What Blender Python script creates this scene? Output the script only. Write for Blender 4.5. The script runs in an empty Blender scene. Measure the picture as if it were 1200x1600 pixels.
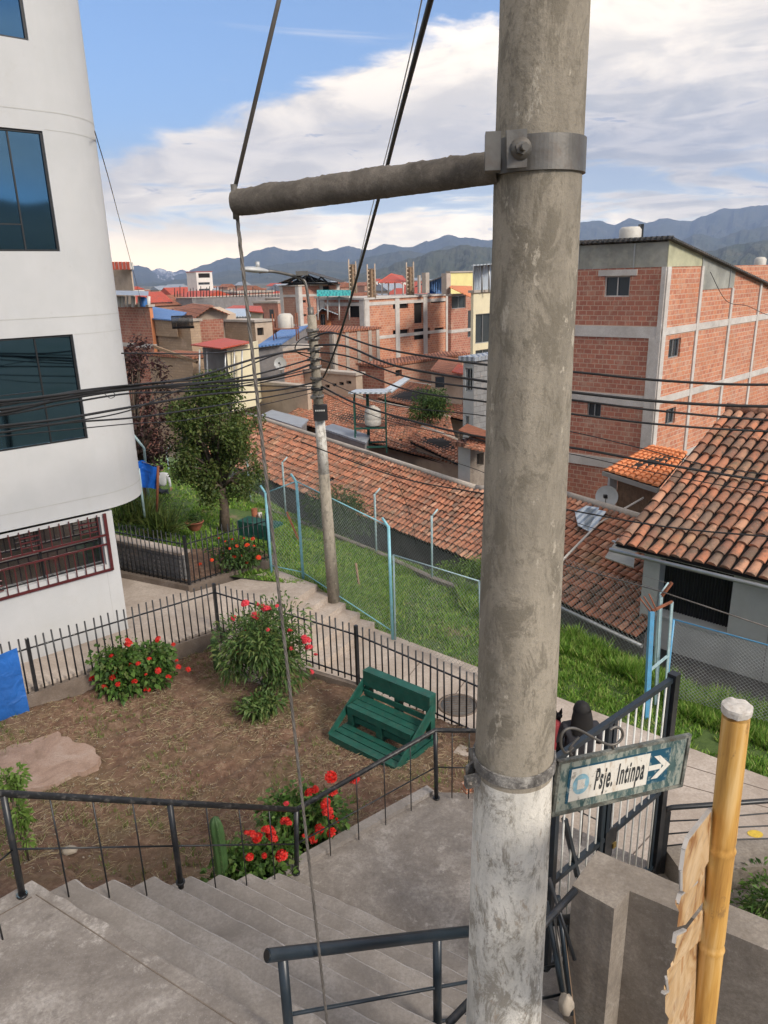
import bpy, bmesh, math, random
from math import radians as R, pi, sin, cos
from mathutils import Vector as V, Matrix, noise as MN
random.seed(7)
S = bpy.context.scene
COL = S.collection
# ------------------------------------------------------------------ camera
EYE = V((0, 0, 7.0)); FPX = 1150.0; PITCH = R(17.7); ROLL = R(1.5)
fw = V((0, cos(PITCH), -sin(PITCH))); _r0 = V((1, 0, 0)); _u0 = V((0, sin(PITCH), cos(PITCH)))
rt = _r0*cos(ROLL) - _u0*sin(ROLL); up = _u0*cos(ROLL) + _r0*sin(ROLL)
cam = bpy.data.cameras.new('camera'); co = bpy.data.objects.new('camera', cam); COL.objects.link(co)
cam.sensor_fit = 'HORIZONTAL'; cam.sensor_width = 36; cam.lens = 36*FPX/1200
cam.clip_start = .05; cam.clip_end = 30000
co.matrix_world = Matrix((( rt.x, up.x, -fw.x, EYE.x), (rt.y, up.y, -fw.y, EYE.y), (rt.z, up.z, -fw.z, EYE.z), (0, 0, 0, 1)))
S.camera = co
S.view_settings.view_transform = 'Standard'; S.view_settings.look = 'None'
S.view_settings.exposure = 1.0; S.view_settings.gamma = 1
HAZE_D = 1.3e-4; LOWB = 1.0
# ------------------------------------------------------------------ sky + sun
SUN_EL, SUN_ROT = R(32), R(134)          # soft late sun from the right, a little behind the camera
w = bpy.data.worlds.new('World'); S.world = w; w.use_nodes = True
def build_world():
    nt = w.node_tree; N = nt.nodes; L = nt.links; N.clear()
    out = N.new('ShaderNodeOutputWorld'); bg = N.new('ShaderNodeBackground'); bg.inputs[1].default_value = .1
    L.new(bg.outputs[0], out.inputs[0])
    sky = N.new('ShaderNodeTexSky'); sky.sky_type = 'NISHITA'; sky.sun_disc = False
    sky.sun_elevation = SUN_EL; sky.sun_rotation = SUN_ROT; sky.altitude = 3300; sky.air_density = 1.2; sky.dust_density = .8; sky.ozone_density = 2
    tc = N.new('ShaderNodeTexCoord'); sp = N.new('ShaderNodeSeparateXYZ'); L.new(tc.outputs['Generated'], sp.inputs[0])
    def m(op, a, b=None, c=None, clamp=False):
        n = N.new('ShaderNodeMath'); n.operation = op; n.use_clamp = clamp
        for i, v in enumerate((a, b, c)):
            if v is None: continue
            if isinstance(v, (int, float)): n.inputs[i].default_value = v
            else: L.new(v, n.inputs[i])
        return n.outputs[0]
    X, Y, Z = sp.outputs[0], sp.outputs[1], sp.outputs[2]
    yy = m('MAXIMUM', Y, .18)
    s = m('DIVIDE', X, yy); t = m('DIVIDE', Z, yy)
    def noi(sx, sz, scale, det=6, rough=.55, off=0., dist=.0):
        cv = N.new('ShaderNodeCombineXYZ'); L.new(m('MULTIPLY', X, sx), cv.inputs[0]); L.new(m('MULTIPLY', Y, sx), cv.inputs[1]); L.new(m('MULTIPLY_ADD', Z, sz, off), cv.inputs[2])
        n = N.new('ShaderNodeTexNoise'); n.inputs['Scale'].default_value = scale; n.inputs['Detail'].default_value = det; n.inputs['Roughness'].default_value = rough
        n.inputs['Distortion'].default_value = dist
        L.new(cv.outputs[0], n.inputs['Vector']); return n.outputs[0]
    def ss(x, a, b):
        n = N.new('ShaderNodeMapRange'); n.interpolation_type = 'SMOOTHSTEP'; n.inputs[1].default_value = a; n.inputs[2].default_value = b
        L.new(x, n.inputs[0]); return n.outputs[0]
    def mix(f, a, b):
        n = N.new('ShaderNodeMix'); n.data_type = 'RGBA'
        if isinstance(f, (int, float)): n.inputs[0].default_value = f
        else: L.new(f, n.inputs[0])
        for i, v in ((6, a), (7, b)):
            if isinstance(v, tuple): n.inputs[i].default_value = (*v, 1)
            else: L.new(v, n.inputs[i])
        return n.outputs[2]
    n1 = noi(1, 2.0, 3.0, 8, .62, .3, .4); n2 = noi(1, 3.2, 8, 8, .62, 2.0, .5); n3 = noi(1, 7, 3.4, 7, .6, 5.0, .5); n4 = noi(1, 3, 1.6, 4, .5, 9.); n5 = noi(1, 6, 9, 8, .65, 3.3, .8)
    # upper edge of the big cloud bank: climbs from left to right
    edge = m('MULTIPLY_ADD', s, .34, .265)
    edge = m('MINIMUM', m('MAXIMUM', edge, .13), .50)
    d = m('SUBTRACT', edge, t)                                   # >0 inside the bank
    d = m('ADD', d, m('MULTIPLY', m('SUBTRACT', n1, .5), .17))
    d = m('ADD', d, m('MULTIPLY', m('SUBTRACT', n2, .5), .08))
    bank = ss(d, -.002, .030)
    # pale blue shows between the lower layers
    gap = m('MULTIPLY', ss(n3, .54, .64), ss(t, .19, .11))
    bank = m('MULTIPLY', bank, m('SUBTRACT', 1., m('MULTIPLY', gap, .8)))
    wisp = m('MULTIPLY', ss(noi(1, 7, 3.4, 8, .62, 12.4, 1.2), .58, .76), .30)
    cover = m('MAXIMUM', bank, wisp)
    # unseen bright broken cloud added overhead and behind the viewpoint for neutral fill light
    ov = m('MULTIPLY', ss(n4, .36, .60), m('MAXIMUM', ss(t, .62, 1.0), ss(Y, .22, .0)))
    cover = m('MAXIMUM', cover, m('MULTIPLY', ov, .9))
    bright = mix(ss(n2, .36, .62), (7.6, 6.6, 5.2), (12.0, 10.2, 7.7))
    grey = mix(ss(n5, .38, .62), (4.4, 4.1, 3.6), (8.2, 7.1, 5.7))
    under = m('MULTIPLY', ss(d, .05, .17), ss(n1, .66, .40))
    cl = mix(m('MULTIPLY', under, .95), bright, grey)
    # small dark blue-grey scraps floating low in front
    dk = m('MULTIPLY', ss(n5, .60, .66), m('MULTIPLY', ss(t, .03, .06), ss(t, .25, .17)))
    dk2 = m('MULTIPLY', ss(n3, .57, .64), m('MULTIPLY', ss(t, .05, .08), ss(t, .20, .13)))
    cl = mix(m('MULTIPLY', dk, .7), cl, (3.0, 3.3, 3.9))
    hue = N.new('ShaderNodeHueSaturation'); hue.inputs['Saturation'].default_value = 1.12; hue.inputs['Value'].default_value = 1.12; hue.inputs['Hue'].default_value = .500; L.new(sky.outputs[0], hue.inputs['Color'])
    base = mix(m('MULTIPLY', ss(t, .20, .04), .8), hue.outputs[0], (5.8, 6.9, 7.3))
    colr = mix(cover, base, cl)
    colr = mix(m('MULTIPLY', dk2, .6), colr, (3.6, 4.1, 4.9))
    # warm glow of the low clouds near the left horizon
    gl = m('MULTIPLY', ss(t, .080, .03), ss(m('ABSOLUTE', m('ADD', s, .30)), .34, .02))
    colr = mix(m('MULTIPLY', gl, .85), colr, (12.5, 9.6, 6.2))
    low = m('MULTIPLY_ADD', ss(t, .16, .0), LOWB, 1.)             # the haze in front dims the lowest sky
    vm = N.new('ShaderNodeVectorMath'); vm.operation = 'SCALE'; L.new(colr, vm.inputs[0]); L.new(low, vm.inputs['Scale']); colr = vm.outputs[0]
    L.new(colr, bg.inputs[0])
build_world()
sl = bpy.data.lights.new('sun', 'SUN'); sl.energy = 2.5; sl.angle = R(14); sl.color = (1, .91, .80)
so = bpy.data.objects.new('sun', sl); COL.objects.link(so)
sd = V((sin(SUN_ROT)*cos(SUN_EL), cos(SUN_ROT)*cos(SUN_EL), sin(SUN_EL)))
so.rotation_euler = sd.to_track_quat('Z', 'Y').to_euler()

# ------------------------------------------------------------------ picture-to-place helpers (a pixel's ray met with a real plane)
def ray(x, y): return fw + rt*((x-600)/FPX) - up*((y-800)/FPX)
def PZ(x, y, z): d = ray(x, y); return EYE + d*((z-7)/d.z)
def PD(x, y, D): d = ray(x, y); return EYE + d*(D/d.y)
def PW(x, y, a, b):
    n = V((-(b[1]-a[1]), b[0]-a[0], 0)); d = ray(x, y); return EYE + d*((n.x*a[0]+n.y*a[1])/(n.x*d.x+n.y*d.y))
def proj(P):
    q = P-EYE; c = q.dot(fw); return 600+FPX*q.dot(rt)/c, 800-FPX*q.dot(up)/c
# ------------------------------------------------------------------ materials
MATS = {}
class NB:
    def __init__(s, name, rough=.8, metal=0., spec=.5):
        s.m = bpy.data.materials.new(name); s.m.use_nodes = True; s.N = s.m.node_tree.nodes; s.L = s.m.node_tree.links
        s.b = s.N['Principled BSDF']; s.b.inputs['Roughness'].default_value = rough; s.b.inputs['Metallic'].default_value = metal
        s.b.inputs['Specular IOR Level'].default_value = spec
        s.tc = s.N.new('ShaderNodeTexCoord'); MATS[name] = s.m
    def co(s, kind='Object', scale=(1, 1, 1), rot=(0, 0, 0)):
        mp = s.N.new('ShaderNodeMapping'); mp.inputs['Scale'].default_value = scale; mp.inputs['Rotation'].default_value = rot
        s.L.new(s.tc.outputs[kind], mp.inputs[0]); return mp.outputs[0]
    def noise(s, scale, det=5, rough=.6, vec=None, dist=0.):
        n = s.N.new('ShaderNodeTexNoise'); n.inputs['Scale'].default_value = scale; n.inputs['Detail'].default_value = det; n.inputs['Roughness'].default_value = rough; n.inputs['Distortion'].default_value = dist
        s.L.new(vec if vec is not None else s.tc.outputs['Object'], n.inputs['Vector']); return n.outputs[0]
    def ramp(s, f, stops):
        n = s.N.new('ShaderNodeValToRGB'); e = n.color_ramp.elements
        while len(e) < len(stops): e.new(.5)
        for i, (p, c) in enumerate(stops):
            e[i].position = p; e[i].color = (*c, 1) if len(c) == 3 else c
        s.L.new(f, n.inputs[0]); return n.outputs[0]
    def mr(s, f, a, b, c=0., d=1.):
        n = s.N.new('ShaderNodeMapRange'); n.inputs[1].default_value = a; n.inputs[2].default_value = b; n.inputs[3].default_value = c; n.inputs[4].default_value = d
        s.L.new(f, n.inputs[0]); return n.outputs[0]
    def math(s, op, a, b=None):
        n = s.N.new('ShaderNodeMath'); n.operation = op
        for i, v in enumerate((a, b)):
            if v is None: continue
            if isinstance(v, (int, float)): n.inputs[i].default_value = v
            else: s.L.new(v, n.inputs[i])
        return n.outputs[0]
    def mix(s, f, a, b, mode='MIX'):
        n = s.N.new('ShaderNodeMix'); n.data_type = 'RGBA'; n.blend_type = mode
        if isinstance(f, (int, float)): n.inputs[0].default_value = f
        else: s.L.new(f, n.inputs[0])
        for i, v in ((6, a), (7, b)):
            if isinstance(v, tuple): n.inputs[i].default_value = (*v, 1)
            else: s.L.new(v, n.inputs[i])
        return n.outputs[2]
    def island(s):
        return s.N.new('ShaderNodeNewGeometry').outputs['Random Per Island']
    def col(s, c):
        if isinstance(c, tuple): s.b.inputs['Base Color'].default_value = (*c, 1)
        else: s.L.new(c, s.b.inputs['Base Color'])
        return s
    def bump(s, h, strength=.4, dist=.01):
        n = s.N.new('ShaderNodeBump'); n.inputs['Strength'].default_value = strength; n.inputs['Distance'].default_value = dist
        s.L.new(h, n.inputs['Height']); s.L.new(n.outputs[0], s.b.inputs['Normal']); return s
    def rough(s, f): s.L.new(f, s.b.inputs['Roughness']); return s
    def brick(s, c1, c2, mortar, w=.28, h=.19, ms=.012, off=.5):
        n = s.N.new('ShaderNodeTexBrick'); n.inputs['Color1'].default_value = (*c1, 1); n.inputs['Color2'].default_value = (*c2, 1); n.inputs['Mortar'].default_value = (*mortar, 1)
        n.inputs['Scale'].default_value = 1; n.inputs['Brick Width'].default_value = w; n.inputs['Row Height'].default_value = h; n.inputs['Mortar Size'].default_value = ms; n.inputs['Mortar Smooth'].default_value = .2
        n.inputs['Bias'].default_value = 0; n.offset = off; s.L.new(s.tc.outputs['UV'], n.inputs['Vector']); return n

def mat_plain(name, c, var=.15, rough=.7, metal=0., scale=3., bumps=.15, bd=.004, bscale=60, stain=0, stainc=(.1, .08, .06)):
    b = NB(name, rough, metal)
    n = b.noise(scale, 6, .65); lo = tuple(x*(1-var) for x in c); hi = tuple(min(1, x*(1+var)) for x in c)
    cc = b.ramp(n, [(.3, lo), (.7, hi)])
    if stain: cc = b.mix(b.math('MULTIPLY', b.mr(b.noise(scale*2.3, 8, .7), .52, .68), stain), cc, stainc)
    b.col(cc)
    if bumps: b.bump(b.noise(bscale, 4), bumps, bd)
    return b.m
def mat_concrete(name, c, light=None, dark=None, scale=1.2, amt=.7, rough=.9, bd=.006):
    b = NB(name, rough); light = light or tuple(min(1, x*1.35) for x in c); dark = dark or tuple(x*.55 for x in c)
    n1 = b.noise(scale, 9, .72, dist=.5); n2 = b.noise(scale*4.3, 9, .78); n3 = b.noise(scale*30, 5, .7)
    cc = b.ramp(n1, [(.32, dark), (.5, c), (.66, light)])
    cc = b.mix(b.math('MULTIPLY', b.mr(n2, .55, .66), amt*.7), cc, light)
    cc = b.mix(b.math('MULTIPLY', b.mr(n2, .44, .34), amt*.6), cc, dark)
    cc = b.mix(b.mr(n3, .40, .62, 0, .5), cc, dark); n5 = b.noise(scale*80, 3, .6); cc = b.mix(b.mr(n5, .60, .72, 0, .45), cc, light)
    b.col(cc); b.bump(b.math('ADD', b.math('MULTIPLY', n2, 1.), b.math('MULTIPLY', n3, .6)), .5, bd); return b.m
def mat_leaf(name, stops, rough=.55, trans=.25):
    b = NB(name, rough, 0, .35); i = b.island(); st = [(k/(max(1, len(stops)-1)), c) for k, c in enumerate(stops)]
    cc = b.ramp(i, st); b.col(cc)
    tr = b.N.new('ShaderNodeBsdfTranslucent'); b.L.new(cc, tr.inputs[0]); ms = b.N.new('ShaderNodeMixShader'); ms.inputs[0].default_value = trans
    b.L.new(b.b.outputs[0], ms.inputs[1]); b.L.new(tr.outputs[0], ms.inputs[2]); b.L.new(ms.outputs[0], b.N['Material Output'].inputs[0]); return b.m
def mat_brick(name, c1, c2, mortar=(.42, .36, .31), w=.28, h=.19, ms=.014, dirt=.4):
    b = NB(name, .9); br = b.brick(c1, c2, mortar, w, h, ms); cc = br.outputs[0]
    nn = b.noise(2.2, 7, .7); cc = b.mix(b.math('MULTIPLY', b.mr(nn, .5, .7), dirt), cc, mortar)
    n2 = b.noise(.7, 4, .6); cc = b.mix(b.mr(n2, .35, .65, 0, .35), cc, tuple(x*.62 for x in c1)); n7 = b.noise(5.5, 6, .7); cc = b.mix(b.mr(n7, .56, .70, 0, .5), cc, tuple(min(1, x*1.5) for x in c1)); cc = b.mix(b.mr(b.noise(40, 4, .7), .55, .72, 0, .4), cc, tuple(x*.5 for x in c1))
    cc = b.mix(b.mr(b.noise(1.3, 8, .75, dist=.6), .55, .64, 0, .5), cc, (.50, .36, .27)); b.col(cc); b.bump(b.math('SUBTRACT', b.math('MULTIPLY', b.noise(30, 4), .3), br.outputs[1]), .6, .012); return b.m
def mat_corr(name, c, period=.18, rough=.5, metal=.3, dirt=(.2, .14, .1), da=.4):
    b = NB(name, rough, metal); uv = b.N.new('ShaderNodeSeparateXYZ'); b.L.new(b.tc.outputs['UV'], uv.inputs[0])
    sn = b.math('SINE', b.math('MULTIPLY', uv.outputs[0], 2*pi/period))
    cc = b.mix(b.math('MULTIPLY', b.mr(b.noise(1.3, 7, .7), .45, .7), da), c, dirt); b.col(cc); b.bump(sn, .8, period*.18); return b.m
def mat_tilefar(name, c1, c2, period=.22, row=.38):
    b = NB(name, .9); br = b.brick(c1, c2, tuple(x*.35 for x in c1), period, row, .03, 0.); uv = b.N.new('ShaderNodeSeparateXYZ'); b.L.new(b.tc.outputs['UV'], uv.inputs[0])
    cc = b.mix(b.mr(b.noise(1.1, 6, .7), .4, .7, 0, .55), br.outputs[0], tuple(x*.5 for x in c2)); b.col(cc)
    sn = b.math('ABSOLUTE', b.math('SINE', b.math('MULTIPLY', uv.outputs[0], pi/period))); b.bump(sn, 1., .06); return b.m

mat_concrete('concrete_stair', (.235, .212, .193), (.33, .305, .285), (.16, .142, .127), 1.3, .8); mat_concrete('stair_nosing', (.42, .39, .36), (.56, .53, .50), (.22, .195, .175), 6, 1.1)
mat_concrete('concrete_landing', (.235, .21, .188), (.42, .39, .36), (.13, .113, .10), 1.1, 1.2)
mat_concrete('concrete_path', (.43, .365, .31), (.56, .49, .43), (.28, .23, .19), .8, .6)
mat_concrete('concrete_wall', (.25, .215, .178), (.35, .315, .27), (.135, .112, .09), 1.3, .9)
mat_concrete('concrete_curb', (.16, .125, .10), (.24, .2, .17), (.09, .07, .055), 1.5, .5)
mat_concrete('concrete_beam', (.52, .49, .46), (.62, .6, .57), (.38, .35, .32), 1., .3)
mat_concrete('concrete_far', (.42, .37, .32), (.52, .47, .42), (.28, .24, .2), .5, .4)
mat_concrete('pink_concrete', (.34, .235, .185), (.42, .33, .28), (.20, .135, .10), 1.7, .9)
def _soil():
    b = NB('soil', .95); n1 = b.noise(.9, 6, .65); n2 = b.noise(7, 9, .75, dist=.5); n3 = b.noise(45, 5, .7)
    cc = b.ramp(n2, [(.3, (.075, .042, .026)), (.48, (.15, .082, .052)), (.58, (.22, .135, .09)), (.70, (.33, .235, .165))])
    cc = b.mix(b.mr(n1, .45, .68, 0, .5), cc, (.17, .135, .07)); cc = b.mix(b.mr(n3, .55, .75, 0, .5), cc, (.32, .26, .19))
    b.col(cc); b.bump(b.math('ADD', n2, b.math('MULTIPLY', n3, .5)), .9, .05)
_soil()
def _ground():
    b = NB('grass_ground', .95); n1 = b.noise(.8, 6, .65); n2 = b.noise(9, 8, .75)
    cc = b.ramp(n2, [(.3, (.035, .065, .014)), (.55, (.075, .125, .025)), (.75, (.13, .17, .045))])
    cc = b.mix(b.mr(n1, .56, .68), cc, (.22, .165, .10)); b.col(cc); b.bump(n2, .8, .04)
_ground()
def _pole(name, base, lo, white=0.):
    b = NB(name, .88); v = b.co('Object', (1, 1, .25)); v2 = b.co('Object', (1, 1, .5))
    n1 = b.noise(2.6, 8, .7, v, .4); n2 = b.noise(8.5, 10, .80, v2, .6); n3 = b.noise(60, 5, .7); n6 = b.noise(26, 8, .75, v2)
    cc = b.ramp(n1, [(.34, tuple(x*.55 for x in base)), (.52, base), (.68, tuple(min(1, x*1.3) for x in base))])
    cc = b.mix(b.mr(n2, .50, .57, 0, .85 if white else .7), cc, lo); cc = b.mix(b.mr(n6, .54, .66, 0, .6), cc, tuple(x*.6 for x in base)); cc = b.mix(b.mr(n3, .55, .72, 0, .6), cc, tuple(x*.5 for x in base))
    n4 = b.noise(14, 7, .7, v2); cc = b.mix(b.mr(n4, .61, .65, 0, .65), cc, (.50, .45, .37) if not white else (.36, .29, .22))
    b.col(cc); b.bump(b.math('ADD', b.math('MULTIPLY', n2, .9), b.math('MULTIPLY', n3, .6)), .8, .008); return b.m
_pole('pole_concrete', (.285, .252, .20), (.14, .122, .092)); _pole('pole_white', (.60, .58, .53), (.235, .212, .175), 1.)
mat_plain('galv', (.15, .142, .13), .3, .5, .6, 6, .3, .002, 80, .5, (.12, .09, .07))
mat_concrete('old_pipe', (.115, .10, .083), (.19, .165, .14), (.05, .043, .036), 7, .8, .85, .004)
mat_plain('wire_grey', (.17, .155, .14), .3, .6, .5, 8, 0)
mat_plain('cable_black', (.012, .012, .013), .3, .55, 0, 4, 0)
mat_plain('black_paint', (.012, .014, .017), .3, .38, 0, 5, .1, .001, 90, .35, (.09, .075, .065))
mat_plain('dark_bluepaint', (.012, .020, .028), .3, .35, 0, 5, .1, .001, 90, .2, (.05, .045, .04))
mat_plain('rail_worn', (.011, .012, .013), .4, .42, 0, 9, .15, .002, 60, .7, (.13, .12, .11))
mat_plain('white_bar', (.62, .62, .58), .1, .5, 0, 8, .1, .001, 70, .4, (.3, .22, .16))
def _wall():
    b = NB('white_wall', .75); n = b.noise(.8, 6, .65); st = b.noise(3.0, 7, .7, b.co('Object', (1, 1, .09))); sp = b.noise(38, 4, .6)
    cc = b.ramp(n, [(.3, (.43, .44, .445)), (.7, (.50, .505, .51))]); cc = b.mix(b.mr(st, .50, .72, 0, .20), cc, (.40, .395, .375)); cc = b.mix(b.mr(b.noise(1.7, 8, .75), .60, .66, 0, .22), cc, (.40, .39, .37)); cc = b.mix(b.mr(b.noise(9, 7, .7), .66, .70, 0, .35), cc, (.33, .32, .30))
    b.col(cc); b.bump(b.math('ADD', sp, b.math('MULTIPLY', n, 3.)), .2, .004)
_wall()
mat_plain('cyan_paint', (.33, .47, .50), .2, .5, 0, 12, .2, .002, 60, .75, (.55, .55, .5))
mat_plain('cyan_bright', (.22, .50, .58), .15, .45, 0, 10, .15, .002, 60, .35, (.4, .45, .45))
mat_plain('blue_paint', (.10, .33, .55), .15, .4, 0, 8, .15, .002, 60, .5, (.25, .32, .36))
mat_plain('mesh_wire', (.36, .41, .40), .3, .5, .3, 3, 0)
mat_plain('mesh_grey', (.36, .37, .37), .3, .5, .4, 3, 0)
mat_plain('rust', (.22, .075, .035), .4, .85, 0, 8, .4, .003, 60)
mat_plain('red_paint', (.075, .010, .012), .3, .45, 0, 5, .1, .001, 60)
mat_plain('green_wood', (.008, .075, .055), .28, .55, 0, 6, .3, .002, 50, .55, (.055, .085, .06))
mat_plain('raw_wood', (.24, .16, .10), .3, .85, 0, 6, .3, .003, 50)
def _blue(name, c):
    b = NB(name, .45); v = b.co('Object'); n = b.noise(1.6, 5, .6); cc = b.ramp(n, [(.3, tuple(x*.7 for x in c)), (.7, tuple(min(1, x*1.25) for x in c))]); b.col(cc); b.bump(b.noise(4, 4, .5, dist=.8), .8, .06)
_blue('blue_tarp', (.018, .12, .42)); _blue('blue_cloth', (.008, .10, .46))
def _glass(name, c, r=.04):
    b = NB(name, r, 0, 1.0); b.b.inputs['IOR'].default_value = 2.2; b.b.inputs['Base Color'].default_value = (*c, 1); b.bump(b.noise(.8, 2), .05, .02)
_glass('glass_blue', (.085, .165, .235)); MATS['glass_blue'].node_tree.nodes['Principled BSDF'].inputs['Metallic'].default_value = 1.0; _glass('glass_dark', (.01, .014, .018), .1)
b = NB('glass_far', .15, 0, .8); b.col(b.ramp(b.island(), [(0, (.015, .018, .022)), (1, (.06, .075, .085))]))
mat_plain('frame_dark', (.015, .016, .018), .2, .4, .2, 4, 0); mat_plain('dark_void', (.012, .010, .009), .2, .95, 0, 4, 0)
mat_plain('alu', (.42, .43, .43), .1, .4, .6, 4, 0); mat_plain('curtain', (.045, .085, .06), .35, .9, 0, 3, .3, .01, 10)
mat_brick('brick_bright', (.56, .225, .12), (.40, .145, .09), (.56, .42, .32), .32, .185, .015, .6)  # paler brick copy for right-hand faces, their sunlight put into the colour
mat_brick('brick_mid', (.45, .175, .115), (.33, .12, .085), (.50, .37, .28), .32, .185, .015, .6)  # darker copy for left faces turned from the sun; plain brick on other houses
mat_brick('brick_pale', (.42, .20, .13), (.34, .16, .11), (.40, .31, .24), .30, .20, .02, .45)
mat_brick('block_grey', (.24, .24, .24), (.19, .19, .19), (.13, .13, .13), .4, .2, .012, .2)
mat_brick('adobe', (.43, .31, .21), (.37, .26, .175), (.33, .235, .16), .4, .16, .02, .5)
mat_plain('plaster_tan', (.44, .35, .27), .15, .9, 0, 1.2, .2, .01, 12, .4, (.28, .21, .16))
mat_plain('plaster_cream', (.66, .60, .42), .08, .85, 0, 1.2, .1, .01, 12, .2, (.45, .4, .3))
mat_plain('plaster_yellow', (.70, .62, .28), .08, .85, 0, 1.2, 0)
mat_plain('plaster_grey', (.40, .41, .40), .10, .9, 0, 1.5, .2, .006, 25, .3, (.30, .30, .29))
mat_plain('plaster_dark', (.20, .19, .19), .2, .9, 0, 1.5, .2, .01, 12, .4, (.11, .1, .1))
mat_plain('plaster_white', (.62, .60, .56), .08, .85, 0, 1.2, 0)
mat_plain('plaster_orange', (.52, .20, .09), .1, .85, 0, 1.2, 0)
mat_corr('roof_red', (.55, .09, .045)); mat_corr('roof_blue', (.10, .22, .48), .2, .4, .2, (.35, .4, .5), .3); mat_corr('roof_grey', (.36, .40, .45), .2, .45, .3, (.2, .18, .16), .35)
mat_corr('roof_dark', (.05, .05, .05), .2, .6, .1); mat_corr('roof_teal', (.02, .33, .31), .3, .5, 0, (.1, .3, .3), .2); mat_corr('roof_orange', (.62, .2, .07), .2, .6, 0)
mat_plain('sheet_clear', (.30, .30, .265), .35, .35, .1, 1.2, .3, .01, 6, .6, (.42, .40, .32)); mat_corr('sheet_pale', (.55, .62, .68), .2, .35, .3, (.35, .38, .4), .4)
mat_plain('sheet_yellow', (.42, .41, .27), .3, .4, 0, 1.2, .3, .01, 6, .5, (.36, .33, .25))
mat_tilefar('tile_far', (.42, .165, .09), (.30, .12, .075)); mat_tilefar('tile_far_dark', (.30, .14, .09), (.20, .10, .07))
def _tiles(name, stops):
    b = NB(name, .88); i = b.island(); cc = b.ramp(i, stops); n = b.noise(3.2, 7, .72); n2 = b.noise(24, 5, .7)
    cc = b.mix(b.mr(n, .47, .62, 0, .8), cc, (.115, .08, .058)); cc = b.mix(b.mr(b.noise(1.1, 6, .7), .55, .66, 0, .35), cc, (.20, .17, .09)); cc = b.mix(b.mr(n2, .56, .72, 0, .5), cc, (.30, .25, .19)); b.col(cc); b.bump(n2, .5, .01)
_tiles('tiles_old', [(0, (.24, .105, .065)), (.25, (.38, .15, .085)), (.5, (.47, .20, .115)), (.75, (.33, .135, .08)), (.9, (.54, .29, .19)), (1, (.16, .10, .075))])
_tiles('tiles_near', [(0, (.14, .085, .06)), (.2, (.34, .14, .08)), (.45, (.46, .185, .10)), (.65, (.22, .11, .075)), (.82, (.48, .25, .155)), (1, (.17, .12, .09))])
mat_plain('tiles_new', (.62, .22, .085), .18, .75, 0, 5, .2, .01, 20, .25, (.4, .15, .07))
mat_leaf('leaf_tree', [(.03, .062, .014), (.065, .105, .022), (.12, .16, .036), (.05, .08, .018), (.16, .17, .05)])
mat_leaf('leaf_purple', [(.035, .014, .018), (.065, .026, .028), (.05, .035, .028), (.09, .04, .035)])
mat_leaf('leaf_geranium', [(.03, .075, .015), (.065, .14, .025), (.11, .20, .04), (.045, .10, .02), (.15, .19, .06)])
mat_leaf('leaf_shrub', [(.03, .065, .018), (.055, .105, .025), (.085, .14, .035)])
mat_leaf('leaf_light', [(.09, .16, .03), (.14, .24, .045), (.20, .30, .07)])
mat_leaf('leaf_dahlia', [(.035, .08, .02), (.065, .125, .03), (.10, .17, .045), (.14, .17, .05)])
mat_leaf('grass_blade', [(.06, .14, .014), (.11, .24, .024), (.17, .33, .04), (.24, .37, .06), (.34, .38, .12)], .6, .3)
mat_leaf('straw', [(.32, .25, .15), (.46, .38, .24), (.22, .17, .10), (.56, .48, .33)], .8, .05)
mat_leaf('weed', [(.08, .13, .025), (.14, .20, .04), (.20, .25, .07)])
mat_leaf('petal_red', [(.50, .010, .008), (.68, .025, .014), (.34, .008, .008), (.60, .05, .03)], .5, .2)
mat_leaf('petal_pink', [(.60, .03, .06), (.70, .08, .10), (.62, .02, .03)], .5, .2)
mat_leaf('petal_orange', [(.72, .06, .015), (.75, .10, .03), (.65, .03, .012)], .5, .2)
mat_plain('bark', (.10, .075, .055), .35, .95, 0, 10, .6, .01, 30); mat_plain('cactus', (.045, .10, .030), .3, .6, 0, 8, .3, .004, 40, .3, (.10, .12, .05))
mat_plain('terracotta', (.30, .10, .055), .2, .8, 0, 5, .2); mat_plain('stone', (.30, .26, .21), .3, .9, 0, 8, .4, .01, 20)
def _bamboo():
    b = NB('bamboo', .58, 0, .4); v = b.co('Object', (1, 1, .06)); n = b.noise(22, 5, .6, v); n2 = b.noise(2.5, 5, .6, b.co('Object', (1, 1, .4))); n8 = b.noise(9, 8, .75, b.co('Object', (1, 1, .5)))
    cc = b.ramp(n, [(.34, (.36, .18, .045)), (.5, (.55, .31, .08)), (.68, (.68, .46, .20))]); cc = b.mix(b.mr(n2, .52, .7, 0, .55), cc, (.36, .17, .045)); cc = b.mix(b.mr(n8, .60, .66, 0, .6), cc, (.20, .11, .05)); b.col(cc); b.bump(n, .6, .004)
    b = NB('board_wood', .6, 0, .4); v = b.co('Object', (2.2, 2.2, 2.2), (0.35, .5, 0)); n = b.noise(2.1, 4, .55, v, 1.4); v2 = b.co('Object', (1, 1, 9)); n2 = b.noise(7, 5, .6, v2)
    cc = b.ramp(n, [(.36, (.24, .11, .035)), (.44, (.42, .27, .13)), (.60, (.52, .38, .23)), (.66, (.33, .15, .04)), (.74, (.48, .34, .19))]); cc = b.mix(b.mr(n2, .5, .66, 0, .6), cc, (.30, .22, .15)); b.col(cc); b.bump(n2, .3, .003)
_bamboo()
mat_plain('board_edge', (.36, .34, .32), .2, .7, 0, 10, .3, .003, 40); mat_plain('cap_white', (.50, .47, .43), .25, .7, 0, 18, .4, .004, 60, .4, (.3, .22, .15))
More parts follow.
